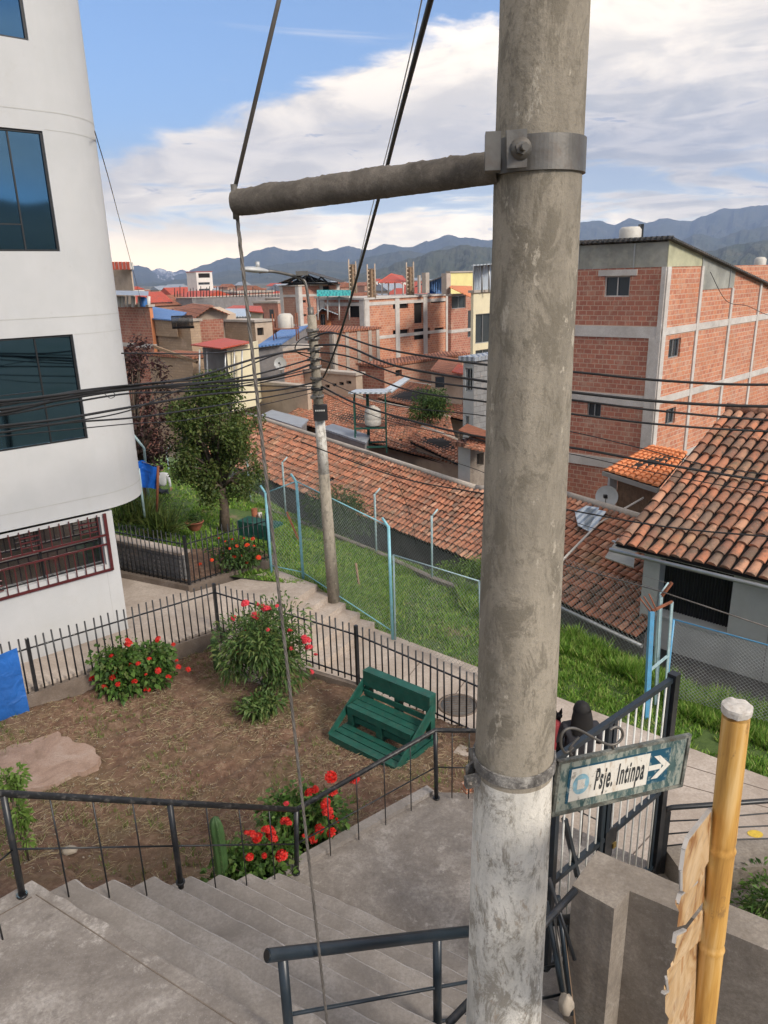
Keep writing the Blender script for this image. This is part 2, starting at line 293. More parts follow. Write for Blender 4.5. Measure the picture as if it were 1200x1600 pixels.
def _sign():
    b = NB('sign_green', .55); v = b.co('Object', (6, 6, 2.2)); n = b.noise(4.5, 8, .72, v, .3); n2 = b.noise(22, 6, .7)
    cc = b.ramp(n2, [(.3, (.025, .065, .068)), (.7, (.085, .14, .138))]); cc = b.mix(b.mr(n, .47, .56, 0, .75), cc, (.34, .36, .31)); cc = b.mix(b.mr(n2, .62, .68, 0, .8), cc, (.20, .12, .07)); b.col(cc); b.bump(n2, .4, .002)
    b = NB('sign_white', .55); v = b.co('Object', (5, 5, 1.2)); n = b.noise(6, 8, .7, v); n2 = b.noise(30, 6, .7)
    cc = b.mix(b.mr(n, .52, .64, 0, .75), (.66, .64, .58), (.42, .33, .24)); cc = b.mix(b.mr(n2, .60, .66, 0, .75), cc, (.22, .2, .17)); b.col(cc)
    b = NB('sign_ink', .6); n2 = b.noise(60, 5, .7); b.col(b.mix(b.mr(n2, .60, .66), (.02, .025, .03), (.42, .38, .32)))
    b = NB('sign_blue', .5); n2 = b.noise(35, 6, .7); b.col(b.mix(b.mr(n2, .56, .62, 0, .8), (.008, .07, .12), (.20, .26, .26)))
_sign()
mat_plain('emblem_blue', (.22, .42, .52), .3, .6, 0, 20, 0, stain=.8, stainc=(.5, .5, .42))
mat_plain('skin', (.42, .24, .16), .08, .55, 0, 6, 0); mat_plain('hair', (.006, .005, .005), .3, .75, 0, 20, .4, .004, 60); mat_plain('cloth_black', (.026, .026, .032), .3, .9, 0, 8, .3, .005, 40)
mat_plain('cloth_white', (.68, .69, .72), .08, .85, 0, 6, .3, .01, 10); mat_plain('cloth_red', (.22, .025, .03), .2, .85, 0, 6, .3, .01, 12); mat_plain('cloth_navy', (.02, .025, .04), .2, .85, 0, 6, .3, .01, 12)
mat_plain('tank_white', (.52, .50, .45), .1, .55, 0, 3, .1, .01, 6, .4, (.35, .3, .24)); mat_plain('tank_blue', (.02, .12, .34), .15, .5, 0, 3, 0); mat_plain('tank_black', (.02, .02, .02), .15, .5, 0, 3, 0)
mat_plain('dish_grey', (.42, .43, .43), .1, .5, .2, 5, 0); mat_plain('mountain_far', (.055, .075, .045), .35, .95, 0, .0035, 0); mat_plain('brass', (.5, .36, .12), .1, .35, .9, 5, 0)
def _mount():
    b = NB('mountain', .95); n = b.noise(.004, 9, .68); n2 = b.noise(.02, 6, .65)
    cc = b.ramp(n, [(.35, (.025, .038, .022)), (.55, (.06, .062, .035)), (.7, (.11, .10, .06))]); cc = b.mix(b.mr(n2, .5, .7, 0, .6), cc, (.04, .06, .025)); b.col(cc); b.bump(n2, .7, 12)
    b = NB('far_ground', .95); n = b.noise(.05, 7, .6); b.col(b.ramp(n, [(.35, (.07, .08, .045)), (.6, (.16, .125, .085))]))
    b = NB('snow', .6); n = b.noise(.004, 8, .7); b.col(b.mix(b.mr(n, .5, .56), (.16, .15, .15), (.8, .8, .82)))
_mount()
def M(n): return MATS[n]
# ------------------------------------------------------------------ mesh builder
class MB:
    def __init__(s): s.v = []; s.f = []; s.sm = []
    def face(s, pts, smooth=False):
        i = len(s.v); s.v += [V(p) for p in pts]; s.f.append(tuple(range(i, i+len(pts)))); s.sm.append(smooth)
    def grid(s, rows, closed=False, smooth=True):
        i = len(s.v); n = len(rows[0])
        for r in rows: s.v += [V(p) for p in r]
        for a in range(len(rows)-1):
            for b in range(n if closed else n-1):
                c = (b+1) % n; s.f.append((i+a*n+b, i+a*n+c, i+(a+1)*n+c, i+(a+1)*n+b)); s.sm.append(smooth)
        return i
    def obox(s, o, a, b, c):          # box with corner o and edge vectors
        o, a, b, c = V(o), V(a), V(b), V(c)
        if a.cross(b).dot(c) < 0: a, b = b, a
        i = len(s.v); s.v += [o, o+a, o+a+b, o+b, o+c, o+a+c, o+a+b+c, o+b+c]
        for q in ((0, 3, 2, 1), (4, 5, 6, 7), (0, 1, 5, 4), (1, 2, 6, 5), (2, 3, 7, 6), (3, 0, 4, 7)): s.f.append(tuple(i+k for k in q)); s.sm.append(False)
    def box(s, c, size, ax=None):     # centre, size, x axis direction
        c = V(c); ax = V(ax).normalized() if ax is not None else V((1, 0, 0)); z = V((0, 0, 1)) if abs(ax.z) < .99 else V((0, 1, 0)); ay = z.cross(ax).normalized(); az = ax.cross(ay)
        a, b, d = ax*size[0], ay*size[1], az*size[2]; s.obox(c-a/2-b/2-d/2, a, b, d)
    def bar(s, p, q, w, h=None, upv=None):   # rectangular bar p->q
        p, q = V(p), V(q); d = q-p; h = h or w; u = V(upv) if upv is not None else (V((0, 0, 1)) if abs(d.normalized().z) < .95 else V((1, 0, 0)))
        x = d.cross(u).normalized(); y = x.cross(d).normalized(); s.obox(p-x*w/2-y*h/2, x*w, y*h, d)
    def tube(s, pts, r, n=8, cap=True, smooth=True):
        pts = [V(p) for p in pts]; rr = r if isinstance(r, (list, tuple)) else [r]*len(pts); rows = []; x = None
        for k, p in enumerate(pts):
            d = (pts[min(k+1, len(pts)-1)]-pts[max(k-1, 0)]).normalized()
            if x is None: x = d.orthogonal().normalized()
            else:
                x = x - d*x.dot(d); x = x.normalized() if x.length > 1e-6 else d.orthogonal().normalized()
            y = d.cross(x); rows.append([p+(x*cos(2*pi*j/n)+y*sin(2*pi*j/n))*rr[k] for j in range(n)])
        i = s.grid(rows, True, smooth)
        if cap:
            s.f.append(tuple(i+j for j in reversed(range(n)))); s.sm.append(False); m = i+(len(rows)-1)*n; s.f.append(tuple(m+j for j in range(n))); s.sm.append(False)
    def lathe(s, o, prof, n=16, ax=(0, 0, 1), smooth=True):
        o = V(o); az = V(ax).normalized(); x = az.orthogonal().normalized(); y = az.cross(x)
        s.grid([[o+az*z+(x*cos(2*pi*j/n)+y*sin(2*pi*j/n))*max(r, 1e-4) for j in range(n)] for r, z in prof], True, smooth)
    def prism(s, poly, h):            # 3D polygon extruded by vector h
        poly = [V(p) for p in poly]; h = V(h); n = len(poly); nn = V((0, 0, 0))
        for k in range(n): nn += poly[k].cross(poly[(k+1) % n])
        if nn.dot(h) < 0: poly.reverse()
        i = len(s.v); s.v += poly+[p+h for p in poly]; s.f.append(tuple(i+k for k in reversed(range(n)))); s.f.append(tuple(i+n+k for k in range(n))); s.sm += [False, False]
        for k in range(n): m = (k+1) % n; s.f.append((i+k, i+m, i+n+m, i+n+k)); s.sm.append(False)
    def blob(s, c, r, n=8, seed=0, rough=.2):
        c = V(c); r = V(r) if isinstance(r, (tuple, Vt)) else V((r, r, r)); rows = []
        for a in range(n+1):
            th = pi*a/n; row = []
            for b in range(n*2):
                ph = pi*b/n; d = V((sin(th)*cos(ph), sin(th)*sin(ph), cos(th))); k = 1+rough*MN.noise(d*1.7+V((seed*3.1, seed, 0))); row.append(c+V((d.x*r.x, d.y*r.y, d.z*r.z))*k)
            rows.append(row)
        s.grid(rows, True)
    def build(s, name, mat, parent=None, world=True):
        me = bpy.data.meshes.new(name); me.from_pydata([tuple(p) for p in s.v], [], s.f)
        uv = me.uv_layers.new(name='UVMap'); me.materials.append(M(mat) if isinstance(mat, str) else mat)
        dat = [0.]*(2*len(me.loops)); Z = V((0, 0, 1))
        for p in me.polygons:
            p.use_smooth = s.sm[p.index]; n = p.normal; t = Z.cross(n)
            t = t.normalized() if t.length > .02 else V((1, 0, 0)); bt = n.cross(t)
            for li in p.loop_indices:
                c = me.vertices[me.loops[li].vertex_index].co; dat[2*li] = c.dot(t); dat[2*li+1] = c.dot(bt)
        uv.data.foreach_set('uv', dat)
        o = bpy.data.objects.new(name, me); COL.objects.link(o)
        if parent is not None:
            o.parent = parent
            if world: o.matrix_parent_inverse = parent.matrix_world.inverted() if False else Matrix.Translation(-parent.location)
        return o
Vt = V
def tag(o, label, cat, group=None, kind=None):
    o['label'] = label; o['category'] = cat
    if group: o['group'] = group
    if kind: o['kind'] = kind
    return o
def thing(name, label, cat, loc=(0, 0, 0), group=None):
    o = bpy.data.objects.new(name, None); COL.objects.link(o); o.location = V(loc); o.empty_display_size = .2; return tag(o, label, cat, group)
def struct(name, mb, mat, label=None):
    o = mb.build(name, mat); o['kind'] = 'structure'
    if label: o['label'] = label
    return o
def lerp(a, b, t): return a+(b-a)*t
def rnd(a, b): return random.uniform(a, b)
def inst(src, parent, loc, rz=0, sc=1, name=None, tilt=(0, 0)):   # child copy sharing mesh, mesh modelled about its own origin
    o = src.copy(); COL.objects.link(o); o.parent = parent; o.matrix_parent_inverse = Matrix.Identity(4); o.location = V(loc)-parent.location; o.rotation_euler = (tilt[0], tilt[1], rz); o.scale = (sc, sc, sc); return o
def leafquad(mb, c, size, d=None, asp=.55, droop=.3):
    d = d or V((rnd(-1, 1), rnd(-1, 1), rnd(-.6, .9))).normalized(); sd_ = d.cross(V((rnd(-1, 1), rnd(-1, 1), rnd(-1, 1)))).normalized(); n = d.cross(sd_)
    tip = c+d*size - V((0, 0, droop*size)); m = c+d*size*.5; mb.face([c, m+sd_*size*asp*.5, tip, m-sd_*size*asp*.5])
# ================================================================== STRUCTURE: stairs, landings, paths, soil
vd = V((.86, -.51, 0)).normalized(); wd = V((.51, .86, 0)).normalized(); RZ = .175; ZL = 2.66; ZB = 1.26
def prism_down(mb, poly, z, depth):
    mb.prism([V((p[0], p[1], z)) for p in poly], V((0, 0, -depth)))
pk_px = [(50, 1375), (119, 1371), (180, 1371), (242, 1367), (300, 1366), (346, 1363), (392, 1362), (437, 1361)]
PK = [PZ(x, y, ZL-RZ*k) for k, (x, y) in enumerate(pk_px)]
def rough_edge(a, b, n=14, amp=.012):
    d = (b-a); s_ = d.normalized().cross(V((0, 0, 1))); return [a+d*(k/n)+s_*(amp*MN.noise((a+d*k/n)*6)) for k in range(n+1)]
def cut(p, q):  # subdivide a tread so that its nose can wander a little
    return rough_edge(p, q, 40, .018)
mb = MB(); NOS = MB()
for k in range(1, 8):
    a, b = PK[k-1].copy(), PK[k].copy(); z = ZL-RZ*k
    a2 = a+vd*5.2-wd*.02; b2 = b+vd*5.2
    nose = cut(b, b2)
    poly = [a-wd*.02]+nose+[a2]
    # slightly worn, rounded nose: bevel strip
    low = [V((p.x, p.y, z)) for p in poly]
    mb.prism([p-V((0, 0, .022)) for p in low], V((0, 0, -1.2)))
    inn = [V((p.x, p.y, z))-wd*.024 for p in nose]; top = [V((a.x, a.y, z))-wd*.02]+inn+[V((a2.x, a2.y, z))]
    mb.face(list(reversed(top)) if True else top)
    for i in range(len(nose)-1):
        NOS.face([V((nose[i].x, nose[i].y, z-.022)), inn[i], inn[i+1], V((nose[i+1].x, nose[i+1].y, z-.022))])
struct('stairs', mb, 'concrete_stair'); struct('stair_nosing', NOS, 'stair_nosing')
L0 = PZ(0, 1404, ZL); Lx = L0+(L0-PK[0]).normalized()*3
mb = MB(); nose = cut(PK[0], PK[0]+vd*5.2); base = [p for p in nose]
poly = base+[PK[0]+vd*5.2-wd*4.2, Lx-V((0, 3.2, 0)), Lx]
prism_down(mb, poly, ZL, 1.5); struct('upper_landing', mb, 'concrete_landing')
g0, g1 = PZ(56, 1398, ZL), PZ(367, 1600, ZL); g1 = g0+(g1-g0)*1.7; mb = MB(); gs = (g1-g0).normalized().cross(V((0, 0, 1)))*.0035
mb.prism([g0-gs+V((0, 0, -.002)), g1-gs+V((0, 0, -.002)), g1+gs+V((0, 0, -.002)), g0+gs+V((0, 0, -.002))], V((0, 0, .006)))
h0, h1 = PZ(50, 1402, ZL), PZ(0, 1430, ZL); h1 = h0+(h1-h0)*3; gs = (h1-h0).normalized().cross(V((0, 0, 1)))*.003
mb.prism([h0-gs+V((0, 0, -.002)), h1-gs+V((0, 0, -.002)), h1+gs+V((0, 0, -.002)), h0+gs+V((0, 0, -.002))], V((0, 0, .006)))
struct('landing_joint', mb, 'concrete_curb')
P3 = PZ(463, 1365, ZB); P4 = PZ(682, 1248, ZB)
edge = [P3+V((-.12, .0, 0)), P4+V((-.05, .12, 0)), V((1.25, 7.12, 0)), V((2.72, 5.95, 0)), V((4.6, 5.95, 0)), V((4.6, 5.45, 0)), V((2.9, 5.45, 0)), V((1.9, 3.4, 0))]
mb = MB(); prism_down(mb, [PK[7]-wd*.3]+edge+[PK[7]+vd*5.2-wd*.3], ZB, 2.2); struct('lower_landing', mb, 'concrete_landing')
# raised rim along the garden side of the lower landing
mb = MB(); e0, e1 = P3+V((-.13, .01, 0)), P4+V((-.06, .13, 0)); mb.bar(e0+V((0, 0, .005)), e1+V((0, 0, .005)), .12, .09); struct('landing_rim', mb, 'concrete_stair')
# strip of ground along the concrete wall
mb = MB()
def soilz(x, y):
    p = V((x, y, 0)); best = 1e9; ez = ZL
    pts = [V((-5.5, 4.3, 2.66)), PK[0], PK[3], PK[7], P3, P4, V((1.3, 7.1, .9))]
    for a, b_ in zip(pts[:-1], pts[1:]):
        a2, b2 = V((a.x, a.y, 0)), V((b_.x, b_.y, 0)); d = b2-a2; t = max(0, min(1, (p-a2).dot(d)/d.dot(d))); q = (p-(a2+d*t)).length
        if q < best: best = q; ez = lerp(a.z, b_.z, t)
    z = .1+(ez-.30-.1)*math.exp(-(best/(1.7 if ez > 2 else 1.15))**1.3)
    z += .05*MN.noise(p*.9)+.035*MN.noise(p*3.1)+.03*MN.noise(p*8)+.018*MN.noise(p*17)
    # a shallow furrow across the bed
    a2, b2 = V((-5.2, 6.6, 0)), V((-1.2, 10.4, 0)); d = b2-a2; t = max(0, min(1, (p-a2).dot(d)/d.dot(d))); q = (p-(a2+d*t)).length
    z -= .07*math.exp(-(q/.14)**2)
    rr2 = (V((x, y, 0))-V((-5.6, 9.0, 0))).length; z -= .12*math.exp(-(rr2/1.0)**2)
    a2, b2 = V((-7.8, 9.0, 0)), V((-3.3, 13.0, 0)); d = b2-a2; t = max(0, min(1, (p-a2).dot(d)/d.dot(d))); q = (p-(a2+d*t)).length; z += .22*math.exp(-(q/.7)**2)
    return z
FA = PZ(65, 1120, .1); FB = PZ(345, 1020, .1); FC = PZ(560, 1078, .05); FD = V((1.45, 10.0, 0)); FL = FA+(FA-FB)*.55
def beyond(x, y):
    r1 = (FB-FA).cross(V((x, y, .1))-FA).z; r2 = (FC-FB).cross(V((x, y, .1))-FB).z; r3 = (FD-FC).cross(V((x, y, .05))-FC).z
    return (r1 > 0.0) or (r2 > 0) or (r3 > 0)
rows = []
for j in range(150):
    y = 4.3+j*.062; row = []
    for i in range(150):
        x = -8.0+i*.065; row.append(V((x, y, -.5 if beyond(x, y) or (x > 1.4) else soilz(x, y))))
    rows.append(row)
mb.grid(rows); struct('garden_soil', mb, 'soil')
# pink slab by the left fence
pts = [PZ(x, y, .16) for x, y in ((-60, 1175), (0, 1160), (60, 1136), (85, 1136), (100, 1150), (140, 1170), (157, 1185), (150, 1198), (110, 1215), (70, 1232), (30, 1235), (-60, 1225))]
_q = []
for a_, b_ in zip(pts, pts[1:]+pts[:1]): _q += [a_.lerp(b_, k/10)+V((MN.noise(a_.lerp(b_, k/10)*5)*.09, MN.noise(a_.lerp(b_, k/10)*5+V((9, 0, 0)))*.09, .02)) for k in range(10)]
pts = _q
mb = MB(); mb.prism(pts, V((0, 0, -.2))); struct('garden_slab', mb, 'pink_concrete')
# ---- path outside the fence: lower right part, steps, upper left part
ZP0 = -.12; NS = 5; ZP1 = .60; rs = (ZP1-ZP0)/NS
nA = [PZ(x, y, z) for (x, y), z in zip(((496, 914), (515, 931), (535, 948), (554, 967), (573, 984)), [ZP1-rs*k for k in range(5)])]
st_dir = -wd
mb = MB(); off = nA[1]-nA[0]
dstep = V((vd.x*.36, vd.y*.36, 0)); n0 = V((nA[0].x, nA[0].y, 0))
NO = [n0+dstep*k for k in range(NS)]
for k in range(1, NS):
    a, b_ = NO[k-1], NO[k]; prism_down(mb, [a, b_, b_-wd*3.2, a-wd*3.2], ZP1-rs*k, 1.0)
struct('garden_steps', mb, 'concrete_path')
mb = MB(); f = lambda p: (p.x, p.y)
prism_down(mb, [f(NO[0]), f(NO[0]-wd*3.2), f(FB+V((.3, -.15, 0))), f(FB+V((0, .14, 0))), f(FA+V((-.1, .14, 0))), f(FL+V((-.1, .14, 0))), (-12, 12), (-12, 19), (-6.2, 17.0), f(PZ(298, 926, ZP1)), f(PZ(428, 890, ZP1)), f(PZ(440, 893, ZP1))], ZP1, 1.2); struct('upper_path', mb, 'concrete_path')
mb = MB(); prism_down(mb, [f(NO[4]-wd*3.2), f(NO[4]), (2.95, 11.35), (5.45, 9.1), (8, 7.2), (12, 4.1), (12, 1), (4.4, 3), (1.9, 4.0), (1.0, 6.9), (1.15, 9.9), f(FC+V((.0, .06, 0)))], ZP0, .8); struct('lower_path', mb, 'concrete_path')
mb = MB()
for (x0, y0, x1, y1) in ((1060, 1225, 1200, 1262), (880, 1262, 1030, 1200), (1090, 1325, 1200, 1365), (930, 1400, 1030, 1290), (1050, 1190, 1200, 1235), (660, 1030, 640, 1055), (730, 1060, 700, 1100)):
    a, b_ = PZ(x0, y0, ZP0+.001), PZ(x1, y1, ZP0+.001); s_ = (b_-a).normalized().cross(V((0, 0, 1)))*.007; mb.prism([a-s_, b_-s_, b_+s_, a+s_], V((0, 0, .003)))
struct('path_joints', mb, 'concrete_curb')
mb = MB(); c = PZ(1180, 1303, ZP0+.002); mb.prism([c+V((cos(t)*.10, sin(t)*.07, 0)) for t in [k*pi/8 for k in range(16)]], V((0, 0, .004))); o = mb.build('painted_dot', mat_plain('yellow_paint', (.6, .42, .05), .1, .7, 0, 20, 0, stain=.5)); o['kind'] = 'structure'
# kerb at the foot of the garden fence
mb = MB()
for a, b_, z, h in ((FL, FA, .60, .9), (FA, FB, .60, .9), (FB, FC+V((0, 0, 0)), .30, .8), (FC, FD, .06, .5)):
    a = V((a.x, a.y, z-h/2)); b_ = V((b_.x, b_.y, z-h/2+(0 if z > .5 else -.14))); n = (b_-a).normalized().cross(V((0, 0, 1))); mb.bar(a-n*.0, b_-n*.0, .10, h)
struct('garden_kerb', mb, 'concrete_curb')
# grass strip
NL = [(14, 3.0, -.16), (7.9, 7.3, -.16), (5.45, 9.1, -.16), (2.95, 11.35, -.18), (NO[4].x, NO[4].y, -.16), (NO[2].x, NO[2].y, .2), (NO[0].x, NO[0].y, .56), (-2.75, 15.2, .62), (-4.9, 15.9, .66), (-6.2, 17.0, .7), (-12, 19, .8)]
FL_ = [(14, 6.8, -.7), (8, 10.4, -.7), (5.6, 12.5, -.65), (3.9, 14.6, -.55), (1.35, 18.2, -.6), (.5, 19.2, -.6), (-.4, 20.2, -.6), (-2.0, 22.3, -.6), (-3.6, 24.5, -.6), (-5.9, 28.2, -.5), (-10, 33, -.4)]
rows = []
for i in range(len(NL)-1):
    for q in range(12):
        t = q/12; a = V(NL[i]).lerp(V(NL[i+1]), t); b_ = V(FL_[i]).lerp(V(FL_[i+1]), t); rows.append([a.lerp(b_, j/26)+V((0, 0, .07*MN.noise(a.lerp(b_, j/26)*.8) if 0 < j < 26 else 0)) for j in range(27)])
rows.append([V(NL[-1]).lerp(V(FL_[-1]), j/26) for j in range(27)]); GR = rows
mb = MB(); mb.grid(rows); struct('grass_bank', mb, 'grass_ground')
def blades(name, label, n, hmin, hmax, sel=None, mat='grass_blade', wdt=.011):
    mb = MB(); R_ = len(GR)-1; k = 0; tries = 0
    while k < n and tries < n*8:
        tries += 1; i = random.random()*R_; j = random.random()*26; a = int(i); b_ = int(j); p = GR[a][b_].lerp(GR[a+1][b_], i-a).lerp(GR[a][b_+1].lerp(GR[a+1][b_+1], i-a), j-b_)
        if p.y > 31 or p.x > 9: continue
        pat = MN.noise(V((p.x, p.y, 0))*.55)+.5*MN.noise(V((p.x, p.y, 3))*1.9)
        if sel and not sel(p, j, pat): continue
        cl = MN.noise(V((p.x*2.5, p.y*2.5, 7)))
        if cl+rnd(-.5, .5) < -.35: continue
        h = lerp(hmin, hmax, max(0, min(1, random.random()*.7+cl))); d = V((rnd(-.5, .5), rnd(-.5, .5), 1)).normalized(); q = V((-d.y+rnd(-.3, .3), d.x+rnd(-.3, .3), 0)); q = (q.normalized() if q.length > .01 else V((1, 0, 0)))*wdt*rnd(.7, 1.3)*(1+p.y/30)
        mb.face([p-q, p+q, p+d*h+V((d.x*h*.5, d.y*h*.5, -.1*h))]); k += 1
    o = mb.build(name, mat); tag(o, label, 'grass', None, 'stuff'); return o
blades('grass', 'short green grass growing over the sloping strip between the two fences', 82000, .05, .15, lambda p, j, pat: pat < .50)
blades('long_grass', 'long rough grass growing under the tiled eaves and along the grey wall', 26000, .18, .42, lambda p, j, pat: j > (17.5 if p.x < 5 else 9)+3*pat and p.x > 1.8, wdt=.013)

# ================================================================== GARDEN RAILINGS
def curve_pts(p, q, n=2): return [V(p).lerp(V(q), k/n) for k in range(n+1)]
RT = [PD(-200, 1226, 3.25), PD(5, 1240, PZ(35, 1400, ZL).y), PD(265, 1254, 5.02), PD(463, 1265, P3.y), PD(680, 1141, P4.y), PD(760, 1142, 7.02), V((2.2, 6.1, 2.12))]
RB = [None, PZ(35, 1400, ZL), V((PD(265, 1254, 5.02).x, 5.02, ZL-3*RZ)), P3, P4, V((RT[5].x, 7.02, ZB)), V((2.2, 6.1, ZB))]
RB[0] = V((RT[0].x, RT[0].y, ZL))
t = thing('stair_railing', 'long black metal railing with thin uprights between the stairs and the garden', 'railing', RB[3])
mb = MB()
mb.tube(RT[:4], .026, 10); mb.tube([RT[3]]+[RT[3].lerp(RT[4], .93)]+[RT[4], RT[4].lerp(RT[5], .3), RT[5], RT[6]], .026, 10); mb.build('handrail', 'rail_worn', t)
for k in range(0, 7):
    mb = MB(); b_ = RB[k]; mb.tube([V((b_.x, b_.y, b_.z-.05)), RT[k]], .025, 10); mb.tube([V((b_.x, b_.y, b_.z+.002)), V((b_.x, b_.y, b_.z+.02))], .04, 10); mb.build('post', 'black_paint', t)
for k in range(6):
    a, b_ = RB[k], RB[k+1]; ta, tb = RT[k], RT[k+1]; mb = MB(); mb.tube([a.lerp(ta, .47), b_.lerp(tb, .47)], .0075, 6); mb.build('middle_rail', 'black_paint', t)
    n = [2, 3, 3, 4, 2, 4][k]+1
    for j in range(1, n):
        u = j/n; tp = ta.lerp(tb, u); bt = a.lerp(b_, u); z = bt.z+(.02 if k in (3, 4, 5) else -.10); mb = MB(); mb.tube([V((tp.x, tp.y, z)), tp], .0065, 6); mb.build('upright', 'black_paint', t)
# near handrail at the bottom of the picture
A = PD(427, 1492, 3.15); nb = PD(683, 1461, 3.80); dirr = (nb-A).normalized(); B = A+dirr*3.4
t = thing('stair_handrail', 'thick black tube handrail standing on the steps in front of the concrete pole', 'railing', V((A.x, A.y, 2.4)))
mb = MB(); mb.tube([A-dirr*.04, A-dirr*.039, B], [.037, .037, .037], 20, True); mb.tube([A-dirr*.043, A-dirr*.035], [.030, .030], 16); mb.build('handrail', 'dark_bluepaint', t)
mb = MB(); mb.tube([A-dirr*.046, A-dirr*.0435], .029, 16); mb.build('dark_end_disc', 'dark_void', t)  # dark disc on the closed tube end, a hollow's shade given as colour
for s_ in (.06, (nb-A).length, 1.9, 2.8):
    p = A+dirr*s_; mb = MB(); mb.tube([V((p.x, p.y, p.z-1.0)), p-V((0, 0, .0)), ], .03, 16); mb.build('post', 'dark_bluepaint', t)
for z in (.46, .78):
    mb = MB(); mb.tube([A+dirr*.06-V((0, 0, z)), B-V((0, 0, z))], .012, 8); mb.build('middle_rail', 'dark_bluepaint', t)

# ================================================================== IRON FENCES
def iron_fence(name, label, posts, h, sp, postw=.055, zoff=.0, rails=(.12, .86), pmat='black_paint', lean=0):
    t = thing(name, label, 'fence', posts[0])
    pk = MB(); pk.tube([(0, 0, 0), (0, 0, h)], .0145, 6); pk = pk.build('picket', pmat, None); first = True
    for p in posts:
        if p is None: continue
        mb = MB(); mb.box(V((p.x, p.y, p.z+h*.5)), (postw, postw, h*1.04), (posts[1]-posts[0])); mb.build('post', pmat, t)
    for a, b_ in zip(posts[:-1], posts[1:]):
        d = b_-a; L = math.hypot(d.x, d.y); n = max(2, round(L/sp))
        for r in rails: mb = MB(); mb.bar(a+V((0, 0, r*h)), b_+V((0, 0, r*h)), .022, .022); mb.build('rail', pmat, t)
        for k in range(1, n):
            p = a+d*(k/n); o = pk if first else inst(pk, t, p)
            if first: o.parent = t; o.location = p-t.location; first = False
            o.location = p-t.location+V((0, 0, .04))
            o.rotation_euler = (rnd(-.012, .012), rnd(-.012, .012), 0)
            o.scale = (1, 1, rnd(.98, 1.02))
    return t
fa, fb, fc, fd, fl = [V((p.x, p.y, z)) for p, z in ((FA, .42), (FB, .42), (FC, .17), (FD, -.06), (FL, .42))]
def fixh(p, px, py):   # height so the post's top reaches the pixel
    return PD(px, py, p.y).z-p.z
iron_fence('iron_fence', 'long black spiked iron fence with thin pickets round the soil garden', [fl, fa, fb, fc, fd, fd+V((.6, -1.2, 0))], 1.12, .135)
# blue plastic sheet on the left part of the fence
a = FA.lerp(FL, .10); b_ = FL; SH_ = -.10; n = (b_-a).normalized().cross(V((0, 0, 1))); rows = []
for i in range(13):
    u = i/12; row = []
    for j in range(9):
        q = j/8; p = a.lerp(b_, u); row.append(V((p.x, p.y, lerp(1.50, .05, q)))+n*(SH_-.02*sin(u*9+q*2)-.012*sin(q*11+u*5)) + V((0, 0, -.03*sin(u*6)**2)))
    rows.append(row)
mb = MB(); mb.grid(rows); back = [[p+n*.004 for p in r] for r in rows]; mb.grid([list(reversed(r)) for r in back])
tag(mb.build('plastic_sheet', 'blue_tarp'), 'blue plastic sheet fixed to the left end of the black garden fence', 'tarp')
# second fence and its bed
GA = PZ(170, 893, ZP1+.02); GB = PZ(297, 920, ZP1+.02); GC = PZ(422, 878, ZP1+.02)
iron_fence('iron_fence', 'second black spiked iron fence round the small flower bed behind the white building', [GA, GB, GC], 1.2, .13)
mb = MB(); prism_down(mb, [f(GA+V((-.1, -.1, 0))), f(GB+V((0, -.1, 0))), f(GC+V((0, -.08, 0))), f(GC+V((.1, .3, 0))), f(GB+V((0, .2, 0))), f(GA+V((-.1, .2, 0)))], ZP1+.12, .3); struct('bed_kerb', mb, 'concrete_curb')
mb = MB(); prism_down(mb, [f(GB+V((0, .1, 0))), f(GC+V((0, .1, 0))), (-3.3, 17.2), (-5.0, 17.0), (-7, 17.2)], ZP1+.14, .3); struct('flower_bed_soil', mb, 'soil')
# grey lattice wall behind the left arm of that fence
t = thing('lattice_wall', 'low grey lattice block wall behind the second iron fence', 'wall', GA)
mb = MB(); a = GA+V((-.2, .45, 0)); b_ = GB+V((-.1, .30, 0)); mb.bar(a+V((0, 0, .35)), b_+V((0, 0, .35)), .12, .7); mb.build('wall', 'block_grey', t)
mb = MB(); mb.bar(a+V((0, 0, .73)), b_+V((0, 0, .73)), .30, .06); mb.build('coping', 'concrete_path', t)
d = b_-a; L = d.length; n = d.normalized().cross(V((0, 0, 1))); mb = MB()
for k in range(int(L/.16)):
    for j in range(6):
        p = a+d.normalized()*(k*.16+.08)+V((0, 0, .06+j*.11)); mb.obox(p+n*.062+d.normalized()*-.05, d.normalized()*.07, n*.03, V((0, 0, .05)))
mb.build('lattice', 'plaster_dark', t)

# ================================================================== WHITE BUILDING
ZU = 3.02
wb = [PZ(x, y, ZU) for x, y in ((0, 832), (60, 818), (120, 806), (160, 797))]
d0 = (wb[3]-wb[0]).normalized(); A0 = wb[3]-d0*9.5; Bc = wb[3]
# rounded corner: quarter arc from direction d0 turning left (away)
rad = 1.17; nrm = V((d0.y, -d0.x, 0)); cen = Bc-nrm*rad
arc = [cen+(nrm*cos(a)+d0*sin(a))*rad for a in [k*pi/2/14 for k in range(15)]]
t = thing('white_building', 'tall white plastered building with a rounded corner and blue glass windows at the left edge', 'building', V((Bc.x, Bc.y, ZP1)))
outline = [A0]+arc; backd = -nrm*9; outline2 = outline+[arc[-1]+backd, A0+backd-d0*0]
mb = MB(); ZT = 19.
bands = [ZU, ZU+.30, 6.18, 6.42, 9.36, 9.58, 12.5, 12.72, ZT]
def wrap(z0, z1): mb.grid([[V((p.x, p.y, z0)) for p in outline2+[outline2[0]]], [V((p.x, p.y, z1)) for p in outline2+[outline2[0]]]], False, False)
